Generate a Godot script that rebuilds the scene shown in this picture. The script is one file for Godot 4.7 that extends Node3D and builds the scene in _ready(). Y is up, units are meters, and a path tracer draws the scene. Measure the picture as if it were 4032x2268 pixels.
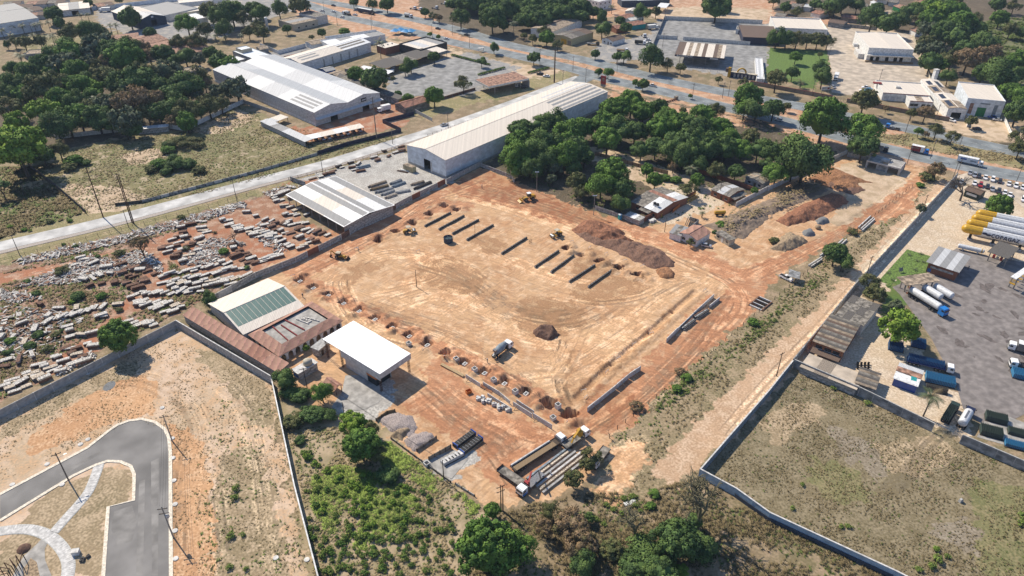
extends Node3D
# An earthworks site between a highway,a stone yard and a gas depot,seen from the air. Metres,y up.
const FOC := 2893.0
const CH := 145.0
var SN := sin(deg_to_rad(33.6))
var CS := cos(deg_to_rad(33.6))
var rng := RandomNumberGenerator.new()
var M := {}
var taken := {}
var unit_box: BoxMesh
var unit_cyl: CylinderMesh
var thin_cyl: CylinderMesh
# a pixel (tile k of a 4 x 4 split,or 20 for the half-size view) to a point on the plane y = h
func px(k: int,x: float,y: float) -> Vector2:
	if k == 20:
		return Vector2(x,y) * 1.565217
	return Vector2((k % 4) * 1008 + x / 2.5556,(k / 4) * 567 + y / 2.5556)
func gp(k: int,x: float,y: float,h := 0.0) -> Vector3:
	var p := px(k,x,y)
	var b := (1134.0 - p.y) / FOC
	var d := Vector3((p.x - 2016.0) / FOC,-SN + b * CS,-CS - b * SN)
	var t := (h - CH) / d.y
	return Vector3(d.x * t,h,d.z * t)
func v3(x: float,y: float,z: float) -> Vector3:
	return Vector3(x,y,z)
func ga(a: Array,h := 0.0) -> Vector3:
	return gp(a[0],a[1],a[2],h)
func pix_m(p: Vector3) -> float: # native pixels per metre across the view at p
	return FOC / ((p.y - CH) * -SN - p.z * CS)
func poly(a: Array) -> PackedVector2Array: # [k,x,y,x,y,...] or nested [k,x,y] -> ground polygon (x,z)
	var r := PackedVector2Array()
	var i := 1
	while i + 1 < a.size():
		var g := gp(a[0],a[i],a[i + 1])
		r.append(Vector2(g.x,g.z))
		i += 2
	return r
# ---------- nodes ----------
func numbered(called: String) -> String:
	var n: int = taken.get(called,0)
	taken[called] = n + 1
	return called if n == 0 else "%s_%03d" % [called,n]
func tag(o: Node,label: String,cat: String,group := "") -> Node:
	o.set_meta("label",label)
	o.set_meta("category",cat)
	if group:
		o.set_meta("group",group)
	return o
func thing(called: String,label: String,cat: String,at := Vector3.ZERO,turn := 0.0,group := "") -> Node3D:
	var o := Node3D.new()
	o.name = numbered(called)
	add_child(o)
	o.position = at
	o.rotation.y = turn
	tag(o,label,cat,group)
	return o
func dup(src: Node3D,at: Vector3,turn: float,label := "",group := "") -> Node3D:
	var base: String = src.get_meta("base","")
	var r: Node3D = src.duplicate()
	r.name = numbered(base if base else String(src.name))
	add_child(r)
	r.position = at
	r.rotation.y = turn
	if label:
		r.set_meta("label",label)
	if group:
		r.set_meta("group",group)
	return r
func part(called: String,m: Mesh,mt: Material,parent: Node,at := Vector3.ZERO,rot := Vector3.ZERO,sc := Vector3.ONE) -> MeshInstance3D:
	var o := MeshInstance3D.new()
	o.name = called
	o.mesh = m
	o.material_override = mt
	parent.add_child(o,true)
	o.position = at
	o.rotation = rot
	o.scale = sc
	return o
func box(parent: Node,called: String,mt: Material,c: Vector3,s: Vector3,ry := 0.0,rx := 0.0,rz := 0.0) -> MeshInstance3D:
	return part(called,unit_box,mt,parent,c,Vector3(rx,ry,rz),s)
func cyl(parent: Node,called: String,mt: Material,c: Vector3,r: float,h: float,rot := Vector3.ZERO) -> MeshInstance3D:
	return part(called,unit_cyl if r > 0.3 else thin_cyl,mt,parent,c,rot,Vector3(r,h,r))
func structure(called: String,m: Mesh,mt: Material,y := 0.0) -> MeshInstance3D:
	var o := MeshInstance3D.new()
	o.name = numbered(called)
	o.mesh = m
	o.material_override = mt
	add_child(o)
	o.position.y = y
	o.set_meta("kind","structure")
	return o
# ---------- meshes ----------
func tri_mesh(v: PackedVector3Array,n := PackedVector3Array(),c := PackedColorArray(),ix := PackedInt32Array(),uv := PackedVector2Array()) -> ArrayMesh:
	var a := []
	a.resize(Mesh.ARRAY_MAX)
	a[Mesh.ARRAY_VERTEX] = v
	if n.size() == 0:
		n.resize(v.size())
		for i in range(0,v.size() - 2,3):
			var f := (v[i + 2] - v[i]).cross(v[i + 1] - v[i]).normalized()
			n[i] = f
			n[i + 1] = f
			n[i + 2] = f
	a[Mesh.ARRAY_NORMAL] = n
	if c.size():
		a[Mesh.ARRAY_COLOR] = c
	if uv.size():
		a[Mesh.ARRAY_TEX_UV] = uv
	if ix.size():
		a[Mesh.ARRAY_INDEX] = ix
	var m := ArrayMesh.new()
	m.add_surface_from_arrays(Mesh.PRIMITIVE_TRIANGLES,a)
	return m
func quad(v: PackedVector3Array,a: Vector3,b: Vector3,c: Vector3,d: Vector3) -> void: # clockwise seen from its front
	v.append_array([a,b,c,a,c,d])
func hexa(v: PackedVector3Array,t: Array,b: Array) -> void: # four top corners (clockwise from above) and four bottom ones
	quad(v,t[0],t[1],t[2],t[3])
	quad(v,b[3],b[2],b[1],b[0])
	for i in 4:
		var j: int = (i + 1) % 4
		quad(v,t[j],t[i],b[i],b[j])
func slab(parent: Node,called: String,mt: Material,a: Vector3,b: Vector3,c: Vector3,d: Vector3,th: float) -> MeshInstance3D:
	var v := PackedVector3Array()
	var dn := Vector3(0,-th,0)
	if (b - a).cross(c - a).y > 0.0: # make it clockwise from above
		var q := b
		b = d
		d = q
	hexa(v,[a,b,c,d],[a + dn,b + dn,c + dn,d + dn])
	return part(called,tri_mesh(v),mt,parent)
func prism_mesh(pts: PackedVector2Array,depth: float,inset := 0.0) -> ArrayMesh: # outline in x-y,pushed along z from -depth/2 to depth/2; inset narrows the upper points
	if Geometry2D.is_polygon_clockwise(pts):
		pts.reverse()
	var v := PackedVector3Array()
	var lo := 1e9
	var hi := -1e9
	for p in pts:
		lo = minf(lo,p.y)
		hi = maxf(hi,p.y)
	var f := func(p: Vector2,s: float) -> Vector3: return Vector3(p.x,p.y,s * (depth / 2 - inset * (p.y - lo) / maxf(hi - lo,0.001)))
	var ix := Geometry2D.triangulate_polygon(pts)
	for i in range(0,ix.size(),3):
		var tri := [pts[ix[i]],pts[ix[i + 1]],pts[ix[i + 2]]]
		if (tri[1] - tri[0]).cross(tri[2] - tri[0]) < 0:
			tri = [tri[0],tri[2],tri[1]]
		v.append_array([f.call(tri[0],1.0),f.call(tri[2],1.0),f.call(tri[1],1.0)])
		v.append_array([f.call(tri[0],-1.0),f.call(tri[1],-1.0),f.call(tri[2],-1.0)])
	for i in pts.size():
		var p := pts[i]
		var q := pts[(i + 1) % pts.size()]
		quad(v,f.call(p,1.0),f.call(q,1.0),f.call(q,-1.0),f.call(p,-1.0))
	return tri_mesh(v)
func lathe_mesh(prof: Array,n := 16) -> ArrayMesh: # [[radius,y],...] round the y axis,smooth
	var v := PackedVector3Array()
	var nn := PackedVector3Array()
	var ix := PackedInt32Array()
	for i in prof.size():
		var a: Array = prof[maxi(i - 1,0)]
		var b: Array = prof[mini(i + 1,prof.size() - 1)]
		var t := Vector2(b[0] - a[0],b[1] - a[1]).normalized()
		for k in n + 1:
			var q := TAU * k / n
			v.append(Vector3(prof[i][0] * cos(q),prof[i][1],prof[i][0] * sin(q)))
			nn.append(Vector3(t.y * cos(q),-t.x,t.y * sin(q)).normalized())
	for i in prof.size() - 1:
		for k in n:
			var p := i * (n + 1) + k
			ix.append_array([p,p + 1,p + n + 1,p + 1,p + n + 2,p + n + 1])
	return tri_mesh(v,nn,PackedColorArray(),ix)
func sheet_mesh(pg: PackedVector2Array,y := 0.0) -> ArrayMesh: # a flat ground polygon
	var v := PackedVector3Array()
	var ix := Geometry2D.triangulate_polygon(pg)
	for i in range(0,ix.size(),3):
		var a := pg[ix[i]]
		var b := pg[ix[i + 1]]
		var c := pg[ix[i + 2]]
		var w := [a,b,c] if (b - a).cross(c - a) > 0 else [a,c,b]
		for p in w:
			v.append(Vector3(p.x,y,p.y))
	return tri_mesh(v)
func ribbon_mesh(pts: PackedVector2Array,w: float,y0: float,y1: float) -> ArrayMesh: # a strip of width w along pts,top at y1
	var v := PackedVector3Array()
	var n := pts.size()
	var l := []
	var r := []
	for i in n:
		var t := (pts[mini(i + 1,n - 1)] - pts[maxi(i - 1,0)]).normalized()
		var o := Vector2(-t.y,t.x) * w / 2
		l.append(pts[i] + o)
		r.append(pts[i] - o)
	for i in n - 1:
		var t4 := []
		var b4 := []
		for p in [r[i],r[i + 1],l[i + 1],l[i]]:
			t4.append(Vector3(p.x,y1,p.y))
			b4.append(Vector3(p.x,y0,p.y))
		hexa(v,t4,b4)
	return tri_mesh(v)
# ---------- materials ----------
var tex := {}
func noise_tex(called: String,freq: float,lo: float,hi: float,oct := 4,typ := FastNoiseLite.TYPE_SIMPLEX_SMOOTH) -> NoiseTexture2D:
	var n := FastNoiseLite.new()
	n.seed = called.hash() % 1000
	n.noise_type = typ
	n.frequency = freq
	n.fractal_octaves = oct
	var t := NoiseTexture2D.new()
	t.width = 512
	t.height = 512
	t.seamless = true
	t.noise = n
	var g := Gradient.new()
	g.offsets = PackedFloat32Array([0.15,0.85])
	g.colors = PackedColorArray([Color(lo,lo,lo),Color(hi,hi,hi)])
	t.color_ramp = g
	tex[called] = t
	return t
func mat(called: String,r: float,g: float,b: float,t := "soft",sc := 0.12,rough := 0.9,metal := 0.0) -> StandardMaterial3D:
	var m := StandardMaterial3D.new()
	m.albedo_color = Color(r,g,b).linear_to_srgb()
	m.roughness = rough
	m.metallic = metal
	if t != "":
		m.albedo_texture = tex[t]
		m.uv1_triplanar = true
		m.uv1_world_triplanar = true
		m.uv1_scale = Vector3.ONE * sc
	m.resource_name = called
	M[called] = m
	return m
func make_materials() -> void:
	unit_box = BoxMesh.new()
	unit_cyl = CylinderMesh.new()
	unit_cyl.top_radius = 1.0
	unit_cyl.bottom_radius = 1.0
	unit_cyl.height = 1.0
	unit_cyl.radial_segments = 18
	unit_cyl.rings = 0
	thin_cyl = unit_cyl.duplicate()
	thin_cyl.radial_segments = 7
	noise_tex("soft",0.012,0.78,1.0)
	noise_tex("rough",0.03,0.6,1.0,5)
	noise_tex("blotch",0.008,0.55,1.0,5)
	noise_tex("wear",0.010,0.76,1.0,7)
	noise_tex("stone",0.06,0.55,1.0,3)
	var streak := Image.create(256,256,false,Image.FORMAT_RGB8)
	var sr := RandomNumberGenerator.new()
	sr.seed = 9
	for x in 256:
		var q := 0.80 + 0.18 * sr.randf() - (0.10 if x % 16 < 4 else 0.0)
		for y in 256:
			var w := q + sr.randf_range(-0.03,0.03)
			streak.set_pixel(x,y,Color(w,w,w))
	tex["streak"] = ImageTexture.create_from_image(streak)
	var tiles := Image.create(256,256,false,Image.FORMAT_RGB8)
	for y in 256:
		for x in 256:
			var id := (int(x / 8) * 73 + int(y / 16) * 151) % 97
			var w := 0.72 + 0.26 * fmod(id * 0.371,1.0)
			if y % 16 < 3 or x % 8 < 1:
				w *= 0.88
			tiles.set_pixel(x,y,Color(w,w * (0.9 + 0.1 * fmod(id * 0.77,1.0)),w * 0.95))
	tex["clay"] = ImageTexture.create_from_image(tiles)
	# walls and roofs
	mat("white",.84,.84,.82,"soft",.1)
	mat("bluewhite",.78,.84,.90,"soft",.06,.6)
	mat("wallblue",.42,.56,.68,"wear",.1)
	mat("offwhite",.70,.68,.64,"soft",.1)
	mat("dirtywhite",.56,.54,.50,"blotch",.25)
	mat("cream",.60,.53,.40,"soft",.1)
	mat("concrete",.46,.455,.44,"wear",.15)
	mat("paleconcrete",.66,.645,.62,"soft",.12)
	mat("greywall",.40,.405,.405,"blotch",.12)
	mat("darkwall",.085,.08,.075,"blotch",.2)
	mat("slate",.055,.075,.11,"soft",.1)
	mat("navy",.012,.018,.06,"soft",.1,.5)
	mat("blue",.03,.12,.42,"soft",.2,.5)
	mat("skyblue",.05,.30,.62,"soft",.2,.5)
	mat("teal",.02,.32,.33,"soft",.2)
	mat("green",.01,.20,.06,"soft",.2,.6)
	mat("darkgreen",.02,.045,.035,"soft",.2,.6)
	mat("brick",.42,.17,.095,"stone",.25)
	mat("orangewall",.42,.17,.08,"soft",.2)
	mat("orange",.62,.17,.02,"soft",.3,.6)
	mat("yellow",.62,.36,.02,"soft",.3,.5)
	mat("paleyellow",.60,.52,.30,"soft",.2)
	mat("red",.38,.03,.03,"soft",.2,.5)
	mat("redband",.24,.03,.03,"soft",.2)
	mat("roofwhite",.90,.90,.89,"soft",.15,.5)
	mat("roofsheet",.72,.73,.74,"streak",.12,.6)
	mat("roofgreyer",.52,.54,.56,"streak",.12,.6)
	mat("canopywhite",.92,.92,.92,"",1,.5)
	mat("roofcream",.86,.77,.66,"streak",.12,.7)
	mat("roofgrey",.34,.34,.34,"streak",.12,.7)
	mat("rooflight",.64,.65,.66,"streak",.12,.7)
	mat("roofdark",.16,.145,.13,"rough",.2)
	mat("roofbrown",.20,.135,.10,"rough",.2)
	mat("rooffibre",.30,.27,.23,"blotch",.12)
	mat("rooftan",.46,.36,.26,"blotch",.1)
	mat("roofpink",.46,.26,.18,"blotch",.1)
	mat("claytile",.50,.31,.225,"clay",.12)
	mat("claydark",.40,.22,.15,"clay",.12)
	mat("glassgreen",.10,.20,.175,"streak",.1,.4)
	mat("solar",.035,.04,.055,"soft",.3,.3)
	mat("glass",.02,.025,.03,"",1,.15)
	mat("black",.012,.012,.013,"",1,.7)
	mat("water",.06,.085,.09,"",1,.08)
	mat("pinkstone",.46,.385,.36,"rough",.15)
	mat("rubber",.018,.018,.018,"",1,.9)
	mat("steel",.28,.28,.29,"soft",.3,.45,.6)
	mat("rust",.10,.045,.025,"rough",.3)
	mat("wood",.30,.21,.12,"streak",.4)
	mat("darkwood",.09,.065,.045,"streak",.3)
	mat("timber",.55,.40,.22,"streak",.5)
	mat("pole",.24,.21,.18,"rough",.3)
	mat("palepole",.45,.42,.38,"rough",.3)
	mat("slabwhite",.78,.74,.68,"blotch",.35)
	mat("slabwarm",.74,.63,.50,"blotch",.35)
	mat("slabbrown",.20,.10,.062,"blotch",.35)
	mat("slabrust",.28,.15,.10,"blotch",.35)
	mat("slabgrey",.30,.29,.28,"blotch",.35)
	mat("bluegrey",.26,.31,.35,"wear",.15)
	# ground covers with a material of their own
	mat("asphalt",.115,.115,.118,"wear",.02)
	mat("freshasphalt",.235,.225,.215,"soft",.012)
	mat("roadpatch",.262,.25,.236,"soft",.03)
	mat("paleasphalt",.60,.59,.57,"wear",.02)
	mat("highway",.24,.265,.275,"wear",.02)
	mat("gravel",.31,.305,.295,"wear",.03)
	mat("sandlot",.56,.47,.37,"soft",.025)
	mat("paving",.40,.33,.26,"stone",.1)
	mat("setts",.25,.222,.208,"soft",.05)
	mat("stain",.15,.125,.115,"wear",.1)
	mat("dustyconcrete",.42,.40,.37,"wear",.06)
	mat("kerb",.85,.76,.62,"soft",.2)
	mat("footway",.56,.49,.43,"rough",.2)
	mat("paint",.72,.72,.68,"rough",.3)
	mat("lawn",.16,.26,.048,"rough",.06)
	mat("soilred",.36,.155,.08,"rough",.07)
	mat("soilbrown",.27,.145,.095,"rough",.09)
	mat("soildark",.17,.09,.06,"rough",.1)
	mat("soilorange",.42,.20,.09,"rough",.08)
	mat("soiltan",.44,.32,.20,"rough",.08)
	mat("rubble",.36,.265,.19,"stone",.2)
	mat("gravelgrey",.27,.28,.29,"stone",.3)
	# vehicles
	mat("carwhite",.78,.78,.78,"",1,.25)
	mat("carsilver",.42,.43,.45,"",1,.3,.4)
	mat("cardark",.03,.032,.036,"",1,.25)
	mat("carred",.30,.02,.02,"",1,.25)
	mat("carblue",.02,.10,.32,"",1,.25)
	mat("truckblue",.015,.17,.50,"",1,.3)
	mat("truckyellow",.62,.34,.02,"soft",.5,.4)
	mat("machine",.55,.30,.03,"soft",.5,.5)
	mat("tank",.76,.77,.78,"soft",.2,.35)
	mat("tankblue",.01,.08,.40,"soft",.2,.35)
	mat("tankyellow",.66,.38,.02,"soft",.2,.4)
	mat("cylblue",.05,.20,.46,"stone",.8,.4)
	mat("cylbright",.10,.42,.75,"stone",.8,.4)
	mat("cylgreen",.11,.16,.135,"stone",.8,.5)
	mat("cylgrey",.22,.20,.17,"stone",.8,.5)
	mat("skin",.30,.17,.11,"",1,.7)
	mat("cloth",.10,.11,.12,"",1,.9)
	mat("vest",.45,.16,.03,"",1,.9)
const NEAR := [-265.0,-352.0,0.25,2048,1040]
const FAR := [-512.0,-792.0,0.5,2048,880]
const Z := [
	[.21,.155,.09,.15,.13,.06,.30,.22,.14,.45,1,.7],
	[.50,.31,.168,.42,.23,.115,.57,.385,.235,.42,1,.5],
	[.42,.205,.105,.35,.16,.078,.50,.30,.175,.4,1,.4],
	[.30,.125,.058,.37,.18,.088,.42,.235,.125,.45,1,.5],
	[.55,.41,.295,.42,.315,.205,.48,.31,.18,.42,2,.5],
	[.175,.138,.075,.125,.102,.05,.24,.195,.12,.5,2,.8],
	[.40,.305,.20,.30,.235,.14,.20,.17,.085,.42,2,.8],
	[.21,.175,.082,.15,.138,.055,.43,.335,.235,.32,1,.7],
	[.33,.135,.068,.27,.14,.08,.40,.26,.18,.4,1,.4],
	[.29,.155,.095,.18,.11,.07,.38,.28,.21,.42,2,.9],
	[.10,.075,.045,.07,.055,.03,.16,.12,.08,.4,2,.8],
	[.42,.225,.125,.34,.205,.125,.50,.33,.22,.45,1,.4],
	[.50,.39,.27,.42,.32,.22,.58,.48,.36,.45,2,.4],
	[.08,.14,.026,.10,.135,.03,.20,.185,.08,.25,1,.6],
	[.25,.245,.24,.21,.205,.20,.36,.33,.29,.4,1,.3],
	[.46,.305,.19,.385,.25,.15,.53,.385,.265,.45,2,.4],
	[.25,.19,.11,.165,.142,.068,.34,.255,.16,.45,2,1.0],
	[.13,.135,.06,.09,.11,.04,.22,.19,.10,.4,1,1.0],
	[.23,.195,.09,.17,.165,.065,.36,.275,.165,.4,2,.7],
	[.52,.40,.28,.44,.32,.21,.36,.27,.17,.4,1,.3],
	[.36,.335,.30,.28,.265,.245,.46,.44,.40,.45,2,.3],
	[.36,.205,.105,.30,.165,.08,.44,.28,.155,.4,1,.5],
	[.13,.055,.028,.10,.045,.024,.18,.08,.04,.35,2,.6],  # dark clay of the pits, with their shade put into the colour
	[.28,.21,.125,.21,.165,.09,.42,.32,.21,.45,2,.7],
	[.50,.29,.15,.42,.23,.115,.56,.37,.22,.4,2,.4],
	[.22,.18,.125,.17,.135,.09,.28,.235,.175,.45,2,.6],
	[.17,.16,.068,.13,.132,.05,.235,.195,.10,.45,2,.8],
]
func zones() -> Array:
	return [
		[7,[20,60,470,70,400,330,340,480,325,600,262,740,320,800,365,1010,340,1035,350,560,480,200,545]],
		[16,[20,-40,400,75,415,220,530,200,545,0,600,-60,600]],
		[18,[20,-60,600,0,598,200,540,560,478,1000,345,1040,352,1000,366,600,478,300,548,0,618,-60,632]],
		[18,[20,-60,655,0,640,300,560,600,490,1010,375,1030,380,760,460,600,505,330,580,0,668,-60,682]],
		[9,[20,-80,690,0,672,330,585,600,510,700,480,770,560,850,585,640,690,520,745,445,793,250,880,0,1010,-80,1050]],
		[8,[20,-80,730,0,690,190,655,330,615,400,595,520,560,620,505,690,492,740,525,770,560,850,585,640,690,590,700,480,690,400,640,330,620,190,670,0,715,-80,750]],
		[8,[20,350,610,420,620,430,700,400,760,330,790,290,830,220,900,120,950,100,935,220,850,300,770,360,700]],
		[8,[20,650,485,740,455,960,520,1000,480,960,460,800,440,700,470]],
		[20,[20,735,455,1010,375,1040,395,1140,455,1000,520,880,465,790,450]],
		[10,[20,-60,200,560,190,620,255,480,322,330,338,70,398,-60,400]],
		[4,[20,-80,1080,0,1035,420,830,450,820,690,965,700,1100,780,1449,790,1500,-80,1500]],
		[24,[20,420,1060,470,1080,520,1130,540,1300,540,1500,430,1500]],
		[24,[20,240,970,330,940,400,960,390,1040,290,1060,100,1140,60,1120]],
		[23,[20,560,1140,640,1120,690,1220,720,1400,720,1500,560,1500,540,1300]],
		[23,[20,480,880,560,880,680,970,690,1080,640,1060,560,960]],
		[23,[20,-60,1110,200,960,340,900,360,930,180,1010,0,1110,-60,1150]],
		[23,[20,0,1370,120,1230,260,1180,330,1180,330,1260,270,1300,260,1449,0,1449]],
		[6,[20,700,975,820,1030,960,1060,1060,1160,1215,1285,1290,1300,1500,1300,1620,1240,1760,1190,1830,1230,2240,1449,2300,1500,790,1500,735,1200]],
		[0,[20,1240,1300,1360,1260,1500,1200,1620,1240,1760,1190,1830,1230,2240,1449,2300,1500,1150,1500]],
		[16,[20,1500,1110,1560,1080,1700,930,1900,800,2120,600,2330,420,2400,450,2300,570,2000,925,1765,1190,1700,1230,1560,1250]],
		[15,[20,1640,1190,1690,1120,1860,955,2040,785,2240,575,2365,448,2397,462,2300,590,2112,810,1940,1000,1765,1170,1700,1230]],
		[5,[20,1770,1190,2002,925,2200,1010,2400,1095,2640,1190,2640,1500,2300,1500]],
		[25,[20,2080,1060,2180,1100,2260,1180,2200,1200,2100,1130]],
		[25,[20,2320,1330,2420,1300,2500,1360,2440,1400]],
		[26,[20,2050,1150,2150,1180,2200,1260,2100,1260,2020,1200]],
		[26,[20,2440,1200,2640,1240,2640,1500,2480,1500]],
		[23,[20,2200,1120,2330,1090,2420,1140,2330,1200,2240,1190]],
		[23,[20,1900,1060,2020,1000,2080,1040,1960,1120]],
		[26,[20,480,460,700,400,900,350,980,345,760,420,560,476]],
		[26,[20,250,420,420,350,560,310,640,330,520,400,400,450]],
		[19,[20,150,460,300,470,380,500,300,530,215,535]],
		[19,[20,300,390,400,370,420,390,340,420]],
		[19,[20,480,330,600,275,650,300,560,335]],
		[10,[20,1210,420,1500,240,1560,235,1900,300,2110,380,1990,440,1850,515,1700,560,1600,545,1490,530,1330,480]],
		[19,[20,1480,370,1530,375,1700,430,1840,500,1750,510,1640,470,1560,440,1480,400]],
		[12,[20,1690,470,1840,470,1880,510,1850,520,1760,590,1660,560,1620,545]],
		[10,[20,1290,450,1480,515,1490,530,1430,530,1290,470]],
		[1,[20,1215,420,1330,470,1500,535,1620,568,1700,560,1800,520,1990,440,2130,385,2340,425,2390,450,2330,435,2290,530,2130,590,1960,690,1880,800,1700,950,1600,1060,1530,1110,1500,1190,1380,1260,1230,1275,1060,1160,960,1060,820,1040,760,990,700,930,770,840,850,830,760,760,640,690,800,610,1000,520]],
		[3,[20,1215,422,1330,470,1480,528,1600,565,1560,580,1400,560,1280,520,1160,495,1110,470]],
		[2,[20,1490,535,1640,575,1700,590,1800,640,1860,680,1960,640,2120,570,2260,470,2340,425,2290,530,2130,590,1960,690,1880,800,1700,950,1600,1060,1540,1090,1450,1090,1500,1030,1620,930,1690,860,1810,760,1830,720,1760,660,1600,600]],
		[2,[20,1060,920,1110,900,1200,990,1390,1090,1450,1095,1400,1190,1310,1260,1230,1200,1160,1110,1080,1060,990,1010,1080,975]],
		[3,[20,1480,1000,1540,955,1600,1000,1550,1060,1490,1090,1440,1085,1440,1050]],
		[2,[20,690,640,760,605,1000,530,1110,470,1130,490,1010,560,870,650,760,705,740,720]],
		[20,[20,830,1030,900,960,960,930,1000,955,990,1010,940,1060,880,1050]],
		[20,[20,1060,1170,1170,1120,1210,1150,1130,1210]],
		[19,[20,2060,440,2160,400,2290,430,2270,470,2120,570,2080,560,2140,480]],
		[21,[20,1060,660,1130,645,1230,690,1200,740,1120,735,1050,700]],
		[21,[20,1290,800,1330,740,1450,760,1480,810,1400,850,1310,840]],
		[21,[20,1430,720,1560,690,1640,720,1560,760,1460,770]],
		[21,[20,1450,640,1500,620,1560,680,1500,710,1440,690]],
		[21,[20,860,690,900,660,980,650,960,675,900,700,870,740]],
		[21,[20,1425,880,1440,880,1445,1010,1420,1010]],
		[21,[20,1180,600,1230,590,1280,620,1230,640]],
		[2,[20,720,690,760,685,1000,800,1200,895,1440,1020,1450,1060,1400,1060,1180,930,980,830,800,745]],
		[2,[20,800,640,960,570,1080,525,1110,500,1200,510,1180,530,1100,535,980,590,860,650]],
		[2,[20,1440,1040,1490,1010,1700,830,1780,740,1800,745,1700,850,1500,1040,1450,1070]],
		[21,[20,1400,1010,1440,980,1620,850,1680,790,1690,800,1620,870,1450,1010,1420,1040]],
		[1,[14,930,180,1050,130,1200,90,1400,110,1320,200,1420,290,1300,370,1180,540,1100,640,1080,740,960,740,780,600,860,480,1000,380]],
		[12,[20,2130,700,2390,462,2640,500,2640,760,2440,700,2320,690,2210,750]],
		[13,[20,2235,720,2290,660,2340,640,2440,660,2350,710,2300,750,2220,800]],
		[12,[20,2010,920,2170,740,2200,770,2300,860,2420,1000,2460,1110,2350,1070,2200,1010]],
		[11,[20,-60,-60,2640,-60,2640,60,-60,60]],
		[0,[20,-90,-60,700,-60,760,60,1000,60,560,195,-90,205]],
		[14,[20,240,20,760,-40,780,10,560,90,440,130,250,60]],
		[7,[20,60,90,300,80,340,180,60,200]],
		[0,[20,560,190,830,30,960,60,1000,130,820,150,660,200,620,255]],
		[14,[20,640,140,840,100,900,60,980,80,960,110,760,140,680,160]],
		[11,[20,770,-30,1120,60,1400,150,1640,200,1900,250,2640,410,2640,470,2130,390,1900,300,1560,230,1400,160,1100,110,880,80,740,0]],
		[19,[20,860,85,1100,115,1250,150,1420,180,1330,215,1180,160,980,110,900,105]],
		[14,[20,975,195,1180,130,1310,170,1190,240,1050,245,975,235]],
		[18,[20,1020,270,1190,235,1330,200,1440,175,1420,205,1180,265,1060,300]],
		[8,[20,800,320,960,255,1040,275,1010,320,770,360,690,320]],
		[11,[20,960,40,1500,170,1900,250,2640,400,2640,440,2130,330,1640,190,1400,130,960,30]],
		[23,[20,1480,200,1640,238,1900,296,2110,348,2110,330,1900,275,1640,222,1480,188]],
		[11,[20,1500,225,1880,300,1940,330,1880,320,1560,260]],
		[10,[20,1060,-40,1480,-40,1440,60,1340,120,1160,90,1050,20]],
		[0,[20,1340,60,1660,30,1650,130,1500,150,1330,110]],
		[14,[20,1500,110,1650,85,1640,130,1560,160,1490,150]],
		[19,[20,1640,20,1800,15,1940,25,1930,50,1640,45]],
		[14,[20,1655,50,1950,60,1915,205,1590,150]],
		[13,[20,1935,125,2080,130,2080,190,2040,225,1925,190]],
		[19,[20,2080,70,2240,60,2330,170,2340,260,2110,215,2085,170]],
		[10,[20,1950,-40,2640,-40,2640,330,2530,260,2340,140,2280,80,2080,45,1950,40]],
		[17,[20,2380,60,2640,40,2640,240,2480,180]],
		[19,[20,2340,270,2640,330,2640,380,2380,330]],
		[18,[20,2110,345,2300,330,2640,400,2640,440,2300,370]],
	]
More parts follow.
